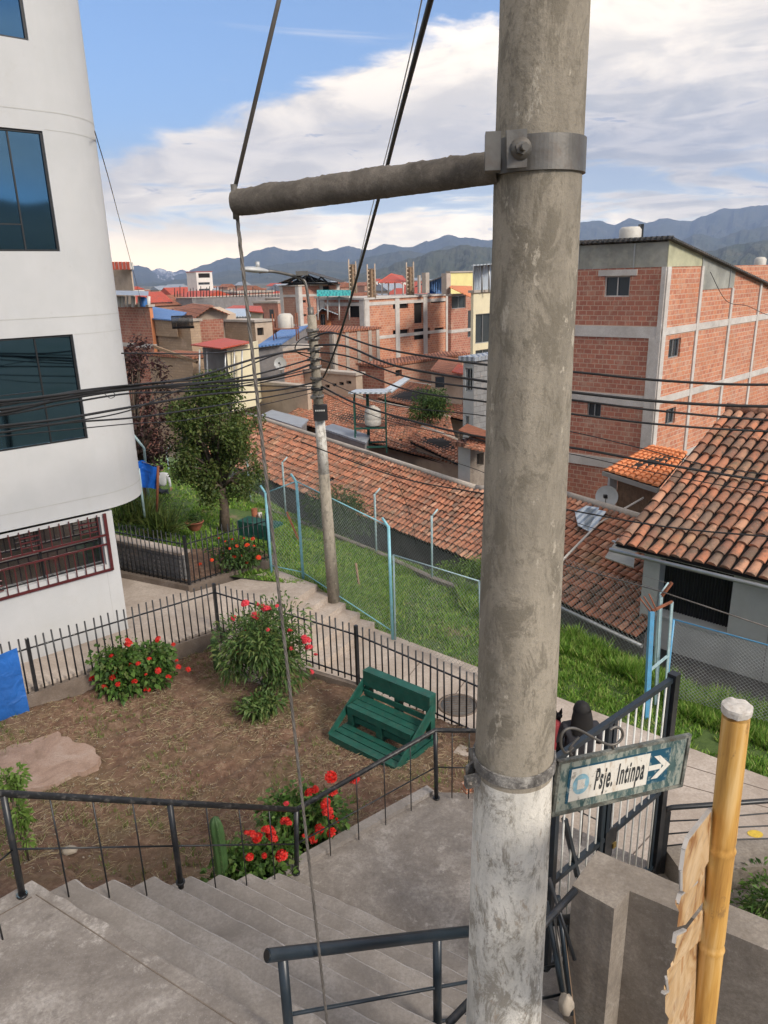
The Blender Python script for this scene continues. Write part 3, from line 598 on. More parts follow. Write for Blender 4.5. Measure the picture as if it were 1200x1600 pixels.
# wall bands are separated by thin recessed seams
def ringat(z, inset=0.):
    out = []
    n = len(outline2)
    for p in outline2: q = p-cen; s_ = 1-inset/6.; out.append(V((p.x-nrm.x*inset*0, p.y, z)))
    if inset:
        out = [V((A0.x, A0.y, z))-nrm*inset]+[V((cen.x, cen.y, z))+(nrm*cos(a)+d0*sin(a))*(rad-inset) for a in [k*pi/2/14 for k in range(15)]]+[V((arc[-1].x, arc[-1].y, z))+backd-d0*inset, V((A0.x, A0.y, z))+backd]
    return out
WIN = [(1.10, 1.50, 0), (4.38, 6.20, 1), (7.54, 9.34, 1), (10.59, 12.4, 1), (13.7, 15.5, 1)]
UR = (V((-5.26, 13.0, 0))-V((A0.x, A0.y, 0))).dot(d0); 
wins = [(.6, UR, z0, z1) for z0, z1, k in WIN if k]
def wall_holes(mb, o, a, L, z0, z1, holes, n, depth=.18, thick=.0):
    """vertical wall from o along unit a, outward normal n; rectangular openings with reveals"""
    us = sorted({0, L, *[h[0] for h in holes], *[h[1] for h in holes]}); zs = sorted({z0, z1, *[h[2] for h in holes], *[h[3] for h in holes]})
    P = lambda u, z, d=0: V((o.x, o.y, 0))+a*u+V((0, 0, z))-n*d
    fl = a.cross(V((0, 0, 1))).dot(n) < 0
    def q(p): mb.face(list(reversed(p)) if fl else p)
    for i in range(len(us)-1):
        for j in range(len(zs)-1):
            um, zm = (us[i]+us[i+1])/2, (zs[j]+zs[j+1])/2
            if any(h[0] < um < h[1] and h[2] < zm < h[3] for h in holes): continue
            q([P(us[i], zs[j]), P(us[i+1], zs[j]), P(us[i+1], zs[j+1]), P(us[i], zs[j+1])])
    for h in holes:
        u0, u1, a0, a1 = h[:4]
        q([P(u0, a0), P(u0, a0, depth), P(u1, a0, depth), P(u1, a0)][::-1] if False else [P(u0, a0), P(u1, a0), P(u1, a0, depth), P(u0, a0, depth)])
        q([P(u0, a1, depth), P(u1, a1, depth), P(u1, a1), P(u0, a1)])
        q([P(u0, a0, depth), P(u0, a1, depth), P(u0, a1), P(u0, a0)][::-1] if False else [P(u0, a0), P(u0, a0, depth), P(u0, a1, depth), P(u0, a1)])
        q([P(u1, a0, depth), P(u1, a0), P(u1, a1), P(u1, a1, depth)])
LF = (arc[0]-A0).length; mbw = MB()
seams = [(3.30, 3.314), (6.19, 6.20), (6.485, 6.499), (9.36, 9.37), (9.62, 9.634), (12.5, 12.51), (12.8, 12.814)]
wall_holes(mbw, A0, d0, LF, ZU, ZT, wins, nrm, .10)
rows = [[V((p.x, p.y, z)) for p in arc+[arc[-1]+backd, A0+backd]] for z in (ZU, ZT)]
mbw.grid(rows, False, False)
i0 = len(mbw.sm)
mbw.face([V((p.x, p.y, ZU)) for p in reversed(outline2)]); mbw.face([V((p.x, p.y, ZT)) for p in outline2]); ow = mbw.build('upper_wall', 'white_wall', t)
for p in ow.data.polygons:
    if abs(p.normal.z) < .1 and p.area < 14 and abs(p.normal.dot(nrm)) < .9999: p.use_smooth = True
mat_plain('seam', (.40, .40, .385), .1, .8, 0, 4, 0)
for z0, z1 in seams:
    mb = MB(); o_ = .003; pts = [V((A0.x, A0.y, 0))+nrm*o_]+[V((cen.x, cen.y, 0))+(nrm*cos(a)+d0*sin(a))*(rad+o_) for a in [k*pi/2/14 for k in range(15)]]
    if z0 in (6.19, 9.36, 12.5): pts = [V((-5.26, 13.0, 0))+nrm*o_ - d0*((V((-5.26, 13., 0))-V((A0.x, A0.y, 0))).dot(nrm))*0]+pts[1:]; pts[0] = V((A0.x, A0.y, 0))+d0*(UR+.03)+nrm*o_
    mb.grid([[p+V((0, 0, z0)) for p in pts], [p+V((0, 0, z1)) for p in pts]]); mb.grid([[p+V((0, 0, z1))-nrm*.002 for p in pts], [p+V((0, 0, z1)) for p in pts]]); mb.build('seam', 'seam', t)
def oncurtain(u0, u1, z0, z1, splits, name='window', hs=()):
    fr = MB(); P = lambda u, z, d: V((A0.x, A0.y, 0))+d0*u+V((0, 0, z))+nrm*(d-.04)
    for (ua, ub, za, zb) in ((u0, u1, z1-.035, z1), (u0, u1, z0, z0+.03), (u0, u0+.03, z0+.03, z1-.035), (u1-.035, u1, z0+.03, z1-.035)): fr.obox(P(ua, za, -.045), d0*(ub-ua), V((0, 0, zb-za)), nrm*.05)
    for s_ in splits: fr.obox(P(s_-.012, z0+.03, -.042), d0*.024, V((0, 0, z1-z0-.065)), nrm*.03)
    for (ua, ub, zh) in hs: fr.obox(P(ua, zh, -.041), d0*(ub-ua), V((0, 0, .02)), nrm*.027)
    w_ = fr.build(name, 'frame_dark', t); g = MB(); g.obox(P(u0+.02, z0+.02, -.048), d0*(u1-u0-.04), V((0, 0, z1-z0-.04)), nrm*.02); g.build('pane', 'glass_blue', w_); return w_
for z0, z1, k in WIN:
    if k:
        sp_ = UR-(.52 if z0 > 7 else .62); oncurtain(.6, UR, z0, z1, [sp_, sp_-2.3], hs=[(UR-1.6 if z0 > 7 else .6, sp_, z0+(.4 if z0 > 7 else .9))]+([(sp_, UR, z0+.78)] if z0 < 5 else []))
# ground floor with the red security grille
gn = nrm; G1 = PZ(201, 982, ZP1); G0 = G1-d0*9; gw = MB(); LG = 9.0
gtr = (PW(173, 793, G0, G1)-G0).dot(d0); gbr = 1.87
gtr = (V((PW(176, 885, G0, G1).x, PW(176, 885, G0, G1).y, 0))-V((G0.x, G0.y, 0))).dot(d0)
hole = (gtr-2.25, gtr-.10, 2.0, 2.95)
wall_holes(gw, G0, d0, LG, ZP1-.6, ZU, [hole, (1.0, 3.4, 2.0, 2.95)], gn, .16)
c1, c2 = G1-nrm*8.6, G0-nrm*8.6
for p, q in ((G1, c1), (c1, c2), (c2, G0)): gw.face([V((p.x, p.y, ZP1-.6)), V((q.x, q.y, ZP1-.6)), V((q.x, q.y, ZU)), V((p.x, p.y, ZU))])
gw.build('ground_floor_wall', 'white_wall', t)
P = lambda u, z, d: V((G0.x, G0.y, 0))+d0*u+V((0, 0, z))+gn*d
for (hu0, hu1) in ((hole[0], hole[1]), (1.0, 3.4)):
    fr = MB(); mid = (hu0+hu1)/2
    for (ua, ub, za, zb) in ((hu0, hu1, 2.0, 2.03), (hu0, hu1, 2.92, 2.95), (hu0, hu0+.03, 2.03, 2.92), (hu1-.03, hu1, 2.03, 2.92), (mid-.015, mid+.015, 2.03, 2.92)): fr.obox(P(ua, za, -.15), d0*(ub-ua), V((0, 0, zb-za)), gn*.03)
    w_ = fr.build('window', 'frame_dark', t); g = MB(); g.obox(P(hu0+.02, 2.02, -.15), d0*(hu1-hu0-.04), V((0, 0, .9)), gn*.006); mgl = g.build('pane', 'glass_dark', w_)
    cu = MB(); rws = []
    for zz in (2.02, 2.94): rws.append([P(lerp(hu0, hu1, k/80), zz, -.2+.02*sin(k*1.1)+.01*sin(k*2.7)) for k in range(81)])
    cu.grid(rws); cu.build('curtain', 'curtain', w_)
    gl_ = MB(); a0, a1, b0, b1 = hu0-.1, hu1+.1, 1.885, 3.0
    for (ua, ub, za, zb) in ((a0, a1, b0, b0+.045), (a0, a0+.05, b0, b1), (a1-.055, a1, b0, b1), (a0, a1, 2.40, 2.43), (a0, a1, 2.58, 2.61)): gl_.obox(P(ua, za, .03), d0*(ub-ua), V((0, 0, zb-za)), gn*.03)
    n = round((a1-a0)/.165)
    for k in range(1, n):
        u = a0+(a1-a0)*k/n; gl_.obox(P(u-.008, b0, .035), d0*.016, V((0, 0, 2.40-b0)), gn*.02); gl_.obox(P(u-.008, 2.61, .035), d0*.016, V((0, 0, b1-2.61)), gn*.02)
    for (uc, zc) in ((a1-.34, 2.78), (a0+.30, 2.13), (a0+1.0, 2.78)):
        for dz in (-.09, 0, .09): gl_.obox(P(uc-.15, zc+dz, .036), d0*.30, V((0, 0, .018)), gn*.018)
    gl_.build('security_grille', 'red_paint', t)
mb = MB()
for u in (gtr-.12, gtr-2.1): mb.obox(P(u, ZP1, -.01), d0*.004, V((0, 0, 1.27)), gn*.0125)
mb.build('wall_joint', 'seam', t)

# ================================================================== MAIN CONCRETE POLE
PX, PY = .565, 2.80
def prad(z): return lerp(.192, .143, max(0, min(1, (z-3.0)/5.2))) if z < 8.2 else lerp(.143, .11, min(1, (z-8.2)/3.5))
t = thing('concrete_pole', 'thick weathered concrete utility pole with a white painted foot in the foreground', 'utility pole', (PX, PY, 2.3)); POLE = t
def lean(z): return V((PX+.006*(z-7), PY, z))
def shaft(z0, z1, n=48):
    mb = MB(); rows = []; m_ = int((z1-z0)/.05)+1
    for k in range(m_+1):
        z = z0+(z1-z0)*k/m_; c = lean(z); rows.append([c+V((cos(2*pi*j/n), sin(2*pi*j/n), 0))*(prad(z)+.0025*MN.noise(V((cos(2*pi*j/n)*2, sin(2*pi*j/n)*2, z*2.2)))+.0012*MN.noise(V((cos(2*pi*j/n)*9, sin(2*pi*j/n)*9, z*9)))) for j in range(n)])
    mb.grid(rows, True); mb.face([rows[-1][j] for j in range(n)]); return mb
ZW = PD(800, 1235, PY-.15).z
shaft(ZW, 11.4).build('shaft', 'pole_concrete', t); shaft(1.9, ZW).build('painted_foot', 'pole_white', t)
# upper clamp with the projecting pipe arm
ca = PD(843, 236, PY-.15); zc = ca.z
mb = MB(); r0 = prad(zc); n = 72
mb.grid([[lean(zc+dz)+V((cos(2*pi*j/n), sin(2*pi*j/n), 0))*(r0+dr) for j in range(n)] for dz, dr in ((-.058, .002), (-.056, .011), (.053, .009), (.055, .001))], True, False)
la = V((-1, -.25, 0)).normalized(); lp = V((.25, -1, 0)).normalized()
bc = PD(807, 235, PY-.16); 
mb.box(bc+V((-.005, -.028, 0)), (.066, .016, .112), (1, -.02, .03)); mb.box(bc+V((-.075, .02, -.002)), (.05, .075, .115), (1, -.1, .0)); band = mb.build('clamp_band', 'galv', t)
mb = MB(); mb.lathe(bc+V((.008, -.035, 0)), [(.034, 0), (.034, -.006), (.001, -.006)], 20, (0, 1, 0)); mb.lathe(bc+V((.008, -.041, 0)), [(.021, 0), (.021, -.018), (.001, -.018)], 6, (0, 1, 0), False); mb.tube([bc+V((.008, -.04, 0)), bc+V((.012, -.095, -.003))], .011, 10); mb.build('bolt', 'galv', band)
TIP = PD(368, 318, 3.22); ROOT = PD(780, 261, PY-.03)
mb = MB(); rows = []; d = (TIP-ROOT); x = d.cross(V((0, 0, 1))).normalized(); y = x.cross(d).normalized(); NN = 90
for k in range(NN+1):
    c = ROOT+d*(k/NN); row = []
    for j in range(24):
        a = 2*pi*j/24; rr = .0535-.003*(k/NN); e = max(0, sin(a)); nn_ = MN.noise(V((k*.35, cos(a)*1.5, sin(a)*1.5+5)))+1.2*MN.noise(V((k*1.7, cos(a)*5, sin(a)*5)))
        rr += .0015*nn_ + (e**2)*.013*max(0, MN.noise(V((k*.16, cos(a)*2, 3.3)))+.15)+(e**3)*.008*max(0, MN.noise(V((k*.9, cos(a)*4, 8.))))
        if k > NN-5: rr -= .004*(k-NN+5)/5
        row.append(c+(x*cos(a)+y*sin(a))*rr)
    rows.append(row)
mb.grid(rows, True); mb.face(list(reversed(rows[-1]))); arm = mb.build('pipe_arm', 'old_pipe', t)
mb = MB(); mb.tube([TIP+d.normalized()*-.01, TIP+d.normalized()*.014], .018, 10); mb.tube([TIP+V((0, -.01, -.06)), TIP+V((0, -.01, .07))], .013, 8); mb.build('eye_bolt', 'galv', arm)
mat_concrete('strapmat', (.16, .15, .14), (.50, .48, .44), (.025, .025, .025), 12, 1.2, .6, .003)
# lower strap
zs_ = PD(800, 1222, PY-.17).z; mb = MB(); rr = prad(zs_)
mb.grid([[lean(zs_+dz)+V((cos(2*pi*j/n), sin(2*pi*j/n), 0))*(rr+dr) for j in range(n)] for dz, dr in ((-.028, .002), (-.027, .010), (.026, .010), (.027, .002))], True, False)
e = PD(742, 1215, PY-.05); mb.box(e+V((-.01, -.02, 0)), (.075, .03, .05), (1, .3, 0)); mb.box(e+V((-.015, .03, .01)), (.06, .012, .09), (1, 1, 0)); sb_ = mb.build('strap', 'strapmat', t)
mb = MB(); mb.tube([e+V((-.03, -.06, 0)), e+V((-.02, .06, .0))], .012, 8); mb.tube([e+V((0, .05, .02)), e+V((-.005, .09, .09))], .014, 8); mb.build('bolt', 'galv', sb_)

# guy wire: pole top -> arm tip -> ground
t = thing('guy_wire', 'twisted grey steel guy wire hanging over the tip of the pipe arm', 'wire', (TIP.x, TIP.y, 2.3))
PT = V((PX-.1, PY, 10.9)); q0 = PD(437, -5, 3.08); top = q0+(q0-TIP)*3.1
mb = MB(); mb.tube([TIP+V((.0, -.0, .05)), q0, q0+(q0-TIP)*2.0, PT], .0085, 8); mb.build('upper_strand', 'wire_grey', t)
q1 = PD(512, 1605, 3.22); base = TIP+(q1-TIP)*1.22
mb = MB(); pts = [TIP.lerp(base, k/200) for k in range(201)]
for s_ in range(3): mb.tube([p+V((cos(k*.9+s_*2.09), sin(k*.9+s_*2.09), 0))*.0042 for k, p in enumerate(pts)], .0048, 5)
mb.build('lower_strand', 'wire_grey', t)

mat_concrete('sign_frame', (.10, .12, .11), (.30, .30, .26), (.05, .035, .025), 14, 1., .6, .002)
# ================================================================== STREET SIGN
e0, e1 = PD(862, 1274, 2.78), PD(1064, 1227, 3.02); f0, f1 = PD(873, 1190, 2.80), PD(1081, 1149, 3.04)
ex = (e1-e0); exn = ex.normalized(); ey = (f0-e0); eyn = (ey-exn*ey.dot(exn)); HS = eyn.length; eyn.normalize(); en = exn.cross(eyn); en = -en if en.y > 0 else en; LS = ex.length; skew = ey.dot(exn)
t = thing('street_sign', 'weathered green street name sign with white arrow strapped to the concrete pole', 'sign', e0)
SP = lambda u, v_, d=0: e0+exn*(u+skew*v_/HS)+eyn*v_+en*d
def quadbox(mb, u0, u1, v0, v1, d0_, d1_): mb.prism([SP(u0, v0, d0_), SP(u1, v0, d0_), SP(u1, v1, d0_), SP(u0, v1, d0_)], en*(d1_-d0_))
mb = MB(); quadbox(mb, 0, LS, 0, HS, -.006, .0); mb.build('panel', 'sign_green', t)
mb = MB(); fwid = .011
for a in ((-.004, LS+.004, -.004, fwid), (-.004, LS+.004, HS-fwid, HS+.004), (-.004, fwid, fwid, HS-fwid), (LS-fwid, LS+.004, fwid, HS-fwid)): quadbox(mb, *a, -.012, .009)
mb.build('frame', 'rustygreen' if 'rustygreen' in MATS else 'sign_frame', t)
mb = MB(); quadbox(mb, LS*.105, LS*.70, HS*.19, HS*.80, .0, .002); mb.build('white_field', 'sign_white', t)
mb = MB(); quadbox(mb, LS*.70, LS*.86, HS*.19, HS*.80, .0, .002); mb.build('blue_field', 'sign_blue', t)
mb = MB(); quadbox(mb, LS*.085, LS*.105, HS*.17, HS*.82, .0, .0025); quadbox(mb, LS*.105, LS*.86, HS*.80, HS*.83, .0, .0025); mb.build('inner_border', 'sign_blue', t)
ac = LS*.775; ah = HS*.5; mb = MB(); s_ = HS*.22
for poly in ([(-.9, -.22), (.3, -.22), (.3, .22), (-.9, .22)], [(1.15, 0), (.05, 1.0), (-.55, 1.0), (.5, 0), (-.55, -1.0), (.05, -1.0)]):
    mb.prism([SP(ac+x*s_, ah+y*s_, .0022+.001*(len(poly) == 6)) for x, y in poly], en*.0015)
mb.build('arrow', 'sign_white', t)
mb = MB(); c_ = (LS*.185, HS*.49)
mb.prism([SP(c_[0]+cos(a)*HS*.16, c_[1]+sin(a)*HS*.19, .0022) for a in [k*pi/10 for k in range(20)]], en*.001); mb.build('emblem', 'emblem_blue', t)
mb = MB(); mb.prism([SP(c_[0]+x*HS*.09, c_[1]+y*HS*.10, .0034) for x, y in ((-.8, .9), (.8, .9), (.8, -.9), (-.8, -.9))], en*.001); mb.build('emblem_field', 'sign_white', t)
def textmesh(body, mat, place, height, xs, bold=.02, parent=None, name='lettering'):
    cu = bpy.data.curves.new('txt', 'FONT'); cu.body = body; cu.size = 1; cu.offset = bold; cu.extrude = .0; cu.space_character = 1.16
    o = bpy.data.objects.new('txt', cu); COL.objects.link(o); bpy.context.view_layer.update(); dg = bpy.context.evaluated_depsgraph_get()
    me = bpy.data.meshes.new_from_object(o.evaluated_get(dg)); bpy.data.objects.remove(o)
    for v_ in me.vertices: v_.co = place(v_.co.x*xs, v_.co.y*height)
    me.materials.append(M(mat)); r = bpy.data.objects.new(name, me); COL.objects.link(r)
    if parent: r.parent = parent; r.matrix_parent_inverse = Matrix.Translation(-parent.location)
    return r
textmesh('Psje. Intinpa', 'sign_ink', lambda x, y: SP(LS*.285+x+y*.03, HS*.33+y, .0035), HS*.56, LS*.066, .024, t)
# scrolls on top of the sign
mb = MB(); pts = []
for k in range(60):
    u = k/59
    if u < .5: a = lerp(-2.6, 2.2, u*2); pts.append(SP(.065-.045*cos(a)*1.0, HS+.055+.045*sin(a)*1.0, 0) if False else None)
pts = []
def P2(px, py): return PD(px, py, lerp(2.80, 2.93, (px-873)/110))
scroll = [(896, 1168), (884, 1176), (877, 1166), (877, 1150), (884, 1140), (897, 1138), (912, 1144), (928, 1153), (944, 1161), (955, 1164), (966, 1160), (973, 1150), (970, 1139), (961, 1136), (953, 1141)]
def smoothpts(pp, m=6):
    out = []
    for i in range(len(pp)-1):
        p0 = pp[max(0, i-1)]; p1 = pp[i]; p2 = pp[i+1]; p3 = pp[min(len(pp)-1, i+2)]
        for k in range(m):
            t_ = k/m; out.append(.5*((2*p1)+(-p0+p2)*t_+(2*p0-5*p1+4*p2-p3)*t_*t_+(-p0+3*p1-3*p2+p3)*t_**3))
    out.append(pp[-1]); return out
mb.tube(smoothpts([P2(*q) for q in scroll]), .0065, 8); mb.tube(smoothpts([P2(*q) for q in ((893, 1180), (890, 1170), (899, 1158), (905, 1152))]), .006, 8); mb.tube([P2(957, 1163), P2(958, 1172)], .006, 6)
mb.build('scroll', 'galv', t)
mb = MB(); a = e0.lerp(f0, .5)+exn*.0; mb.tube([SP(0, HS*.95, -.01), SP(-.03, HS*.97, .0), SP(-.035, HS*.5, -.02), SP(-.03, HS*.2, .0), SP(.0, HS*.05, -.01)], .009, 8); mb.build('hanger', 'galv', t)

# ================================================================== BAMBOO POST WITH WOODEN ARROW BOARDS
t = thing('bamboo_post', 'thick yellow bamboo post with a white cap at the lower right', 'post', (1.05, 2.35, 2.3))
bt = PD(1150, 1120, 2.36); bb = PD(1098, 1605, 2.36); bb = bt+(bb-bt)*1.92; dn = (bb-bt).normalized(); rows = []
mb = MB(); N_ = 220; node = [.54, .86, 1.2]
for k in range(N_+1):
    u = k/N_; c = bt+(bb-bt)*u; s__ = u*(bb-bt).length; rr = .0485*(1-.0*u)
    for nd in (.60, 1.10, 1.60): rr += .0045*math.exp(-((s__-nd)/.010)**2)-.003*math.exp(-((s__-nd+.022)/.010)**2)
    rows.append([c+V((cos(2*pi*j/28), sin(2*pi*j/28), 0))*rr for j in range(28)])
mb.grid(rows, True); mb.face(rows[0]); mb.build('stem', 'bamboo', t)
mb = MB(); mb.lathe(bt-dn*.028, [(.001, .030), (.012, .029), (.024, .028), (.036, .026), (.047, .023), (.0535, .020), (.0545, .010), (.0525, -.010), (.0485, -.014)][::-1], 28, (0,0,1), False); 
for k_, p_ in enumerate(mb.v): mb.v[k_] = p_+V((1, 1, 1))*.0035*MN.noise(p_*45)+V((0, 0, .004*MN.noise(p_*30)))
mb.build('cap', 'cap_white', t)
BO = [
 [(1112, 1266), (1076, 1312), (1070, 1330), (1066, 1362), (1066, 1392), (1074, 1396), (1090, 1376), (1107, 1346)],
 [(1106, 1349), (1090, 1379), (1064, 1400), (1060, 1414), (1056, 1420), (1062, 1432), (1059, 1456), (1072, 1452), (1101, 1414)],
 [(1100, 1418), (1072, 1455), (1057, 1462), (1055, 1476), (1058, 1482), (1052, 1506), (1048, 1512), (1094, 1466)],
 [(1093, 1470), (1043, 1530), (1045, 1550), (1038, 1554), (1044, 1562), (1040, 1572), (1040, 1590), (1046, 1600), (1038, 1640), (1082, 1640), (1088, 1540)]]
BL = ['top wooden arrow board with a grey planed edge on the bamboo post', 'second wooden arrow board from the top of the bamboo post', 'third wooden board down the bamboo post, thin and curved', 'lowest wooden board on the bamboo post with a torn bark edge']
for i, ol in enumerate(BO):
    tt = thing('wooden_arrow_board', BL[i], 'sign board', PD(ol[0][0], ol[0][1], 2.3)); x0, x1 = min(q[0] for q in ol), max(q[0] for q in ol)
    poly = [PD(px, py+(4 if i and py < min(q_[1] for q_ in ol)+60 else 0), lerp(2.02, 2.36, (px-x0)/(x1-x0)))+V((.006, .02, 0))*(i % 2) for px, py in ol]; nn_ = V((-.80, -.6, 0)).normalized()
    h_ = V((-.02, .012, 0)); mb = MB(); mb.prism(poly, V((.006, .016, 0))); mb.build('board', 'board_wood', tt)
    # planed grey edge: the two leftmost top segments
    li = sorted(range(len(ol)), key=lambda k: ol[k][0]); mb = MB(); seq = ol[:5] if i == 0 else ol[1:4]
    for a_, b_ in zip(seq[:-1], seq[1:]):
        p, q = [PD(px, py, lerp(2.02, 2.36, (px-x0)/(x1-x0))) for px, py in (a_, b_)]; mb.bar(p+V((-.003, .006, .001)), q+V((-.003, .006, .001)), .014, .008)
    mb.build('edge', 'board_edge', tt)

# ================================================================== CONCRETE WALL, GATE, RIGHT RAILING
ZQ = 2.75
w1, w2, w3, w4 = PZ(933, 1329, ZQ), PZ(894, 1383, ZQ), PZ(960, 1420, ZQ), PZ(984, 1392, ZQ)
dlong = (PZ(1200, 1438, ZQ)-w1); dl = dlong.normalized(); w5 = w1+dl*3.6; w6 = w4+dl*3.3
t = thing('concrete_wall', 'grey rendered concrete boundary wall with a short pier at its end', 'wall', V((w2.x, w2.y, 1.3)))
mb = MB(); poly = []
def rr_(a, b, amp=.003, n=10): return [a.lerp(b, k/n)+V((MN.noise(a.lerp(b, k/n)*14), MN.noise(a.lerp(b, k/n)*14+V((5, 5, 5))), 0))*amp*2 for k in range(n)]
poly = rr_(w1, w2)+rr_(w2, w3)+rr_(w3, w4)+rr_(w4, w6, .0015, 30)+rr_(w6, w5, 0, 3)+rr_(w5, w1, .008, 30)
mb.prism(poly, V((0, 0, -2.6))); mb.build('wall', 'concrete_wall', t)
# gate: posts on the line to the far post
gR = PZ(1020, 1365, ZB); gdir = None
gtopR = PD(1048, 1052, gR.y); zt = gtopR.z-.05
gT0 = PZ(873, 1182, zt); gd = (V((gT0.x, gT0.y, 0))-V((gR.x, gR.y, 0))).normalized(); GLn = 1.95
t = thing('metal_gate', 'black metal gate with thin white bars and a padlock beside the concrete wall', 'gate', V((gR.x, gR.y, ZB)))
def G(s_, z): return V((gR.x, gR.y, z))+gd*s_
mids = lambda px, py: None
# distance along gate where the middle stile sits
def along(px, py): p = PW(px, py, gR, gR+gd); return (V((p.x, p.y, 0))-V((gR.x, gR.y, 0))).dot(gd), p.z
sm, zm_ = along(955, 1120); s3, z3 = along(866, 1300)
mb = MB(); mb.bar(G(0, ZB-.3), G(0, gtopR.z), .085, .085, gd); mb.build('end_post', 'black_paint', t)
for s_, w_ in ((.09, .035), (sm-.045, .05), (sm+.03, .05), (s3, .05)):
    mb = MB(); mb.bar(G(s_, ZB+.08), G(s_, zt), w_, w_, gd); mb.build('stile', 'dark_bluepaint', t)
sr, zr = along(1017, 1248); sr2, zr2 = along(867, 1373); se = along(850, 1442)
for z, nm in ((zt, 'top_rail'), ((zr+zr2)/2, 'middle_rail'), (ZB+.12, 'bottom_rail'), ):
    mb = MB(); mb.bar(G(.05, z), G(s3+.05, z), .045, .045); mb.build(nm, 'dark_bluepaint', t)
n = 14
for k in range(1, n):
    s_ = s3*k/n
    if abs(s_-sm) < .06: continue
    mb = MB(); mb.tube([G(s_, ZB+.12), G(s_, zt)], .009, 8); mb.build('bar', 'white_bar', t)
mb = MB(); mb.bar(PW(882, 1279, gR, gR+gd), PW(903, 1371, gR, gR+gd), .045, .03); mb.build('brace', 'dark_bluepaint', t)
sp_, zp_ = along(958, 1310); mb = MB(); mb.box(G(sp_+.0, zp_+.07)+V((-.02, -.04, 0)), (.10, .02, .16), gd); mb.box(G(sp_+.09, zp_+.02)+V((0, -.03, 0)), (.12, .012, .30), gd); lk = mb.build('lock_plate', 'black_paint', t)
mb = MB(); mb.box(G(sp_-.02, zp_-.03)+V((-.02, -.06, 0)), (.045, .02, .05), gd); mb.build('padlock', 'brass', lk)
# lower folded gate leaf / stacked pipes between pole and wall
t = thing('handrail_section', 'dark handrail piece joining the pole side to the end of the concrete wall', 'railing', PD(850, 1442, 4.1))
mb = MB(); mb.tube([PD(700, 1600, 3.3), PD(850, 1444, 3.9), PD(899, 1391, 4.15)], .026, 10); mb.build('handrail', 'black_paint', t)
t = thing('stacked_pipes', 'bundle of dark pipes and rods leaning in the gap beside the concrete wall', 'pipes', PD(875, 1500, 4.2))
for k, (xa, ya, xb, yb, r_) in enumerate(((853, 1408, 878, 1548, .02), (866, 1425, 884, 1560, .012), (858, 1372, 898, 1500, .014), (872, 1400, 893, 1585, .018), (880, 1450, 898, 1600, .010))):
    mb = MB(); mb.tube([PD(xa, ya, 4.32), PD(xb, yb, 4.05)], r_, 8); mb.build('pipe', ('dark_bluepaint', 'galv', 'black_paint', 'dark_bluepaint', 'raw_wood')[k], t)
mb = MB(); c = PD(884, 1570, 3.75); mb.blob(c, V((.05, .05, .09)), 8, 3, .3); tag(mb.build('white_stone', 'stone'), 'pale stone lying in the grass between the pole and the concrete wall', 'stone')
# right railing beyond the wall
t = thing('iron_railing', 'black iron railing with five thin horizontal bars at the right edge beside the gate', 'railing', V((gR.x+.12, gR.y, ZB)))
a = PD(1042, 1262, gR.y+.02); b_ = V((a.x+2.9, a.y+.18, a.z)); mb = MB(); mb.tube([a-V((0, 0, .05)), a-V((-.012, 0, .012)), a+V((.05, 0, 0)), b_], .026, 10); mb.build('handrail', 'black_paint', t)
for u in (0, .5, 1): p = a.lerp(b_, u); mb = MB(); mb.bar(V((p.x+.01, p.y, ZB-.02)), p-V((-.01, 0, .03)), .05, .05); mb.build('post', 'black_paint', t)
for k in range(5): z = .16+k*.145; mb = MB(); mb.tube([a.lerp(b_, u)-V((0, 0, z+.012*sin(u*14+k))) for u in [q/8 for q in range(9)]], .0075, 6); mb.build('bar', 'black_paint', t)
# ================================================================== PALLET BENCH
b0, b1 = PZ(514, 1158, .12), PZ(618, 1211, .12); bx = (b1-b0); BLn = bx.length; bx.normalize(); bx = V((bx.x, bx.y, 0)).normalized(); by = V((-bx.y, bx.x, 0))
if by.y < 0: by = -by
bz = V((0, 0, 1)); t = thing('pallet_bench', 'dark green bench made of wooden pallets standing on the soil', 'bench', b0)
def BP(x, y, z): return V((b0.x, b0.y, .10))+bx*x+by*y+bz*z
def BB(mb, x0, x1, y0, y1, z0, z1): mb.obox(BP(x0, y0, z0), bx*(x1-x0), by*(y1-y0), bz*(z1-z0))
W_ = BLn
mb = MB()
for y0, y1 in ((0, .13), (.15, .27), (.29, .39)): BB(mb, 0, W_, y0, y1, .115, .14)
for x in (0.02, W_/2-.05, W_-.12): BB(mb, x, x+.09, .02, 1.05, .02, .113)
BB(mb, .0, W_, .0, .022, .03, .113); mb.build('foot_boards', 'green_wood', t)
mb = MB()
for y0, y1 in ((.40, .515), (.53, .65), (.665, .80)): BB(mb, 0.03, W_-.03, y0, y1, .435, .46)
mb.build('seat', 'green_wood', t)
mb = MB(); BB(mb, .03, W_-.03, .402, .43, .34, .433)
for x in (.03, W_/2-.05, W_-.14): BB(mb, x, x+.11, .41, .55, .14, .433)
BB(mb, .14, W_-.14, .45, .47, .18, .28); mb.build('seat_frame', 'green_wood', t)
mb = MB()
BB(mb, 0.0, W_, .84, .87, .62, .86); BB(mb, 0.0, W_, .84, 1.0, .862, .885); BB(mb, 0.03, W_-.03, .82, .84, .47, .56); BB(mb, 0.0, W_, .98, 1.0, .55, .86)
for x in (.0, W_/2-.05, W_-.10): BB(mb, x+.001, x+.1, .872, .978, .14, .86)
mb.build('backrest', 'green_wood', t)
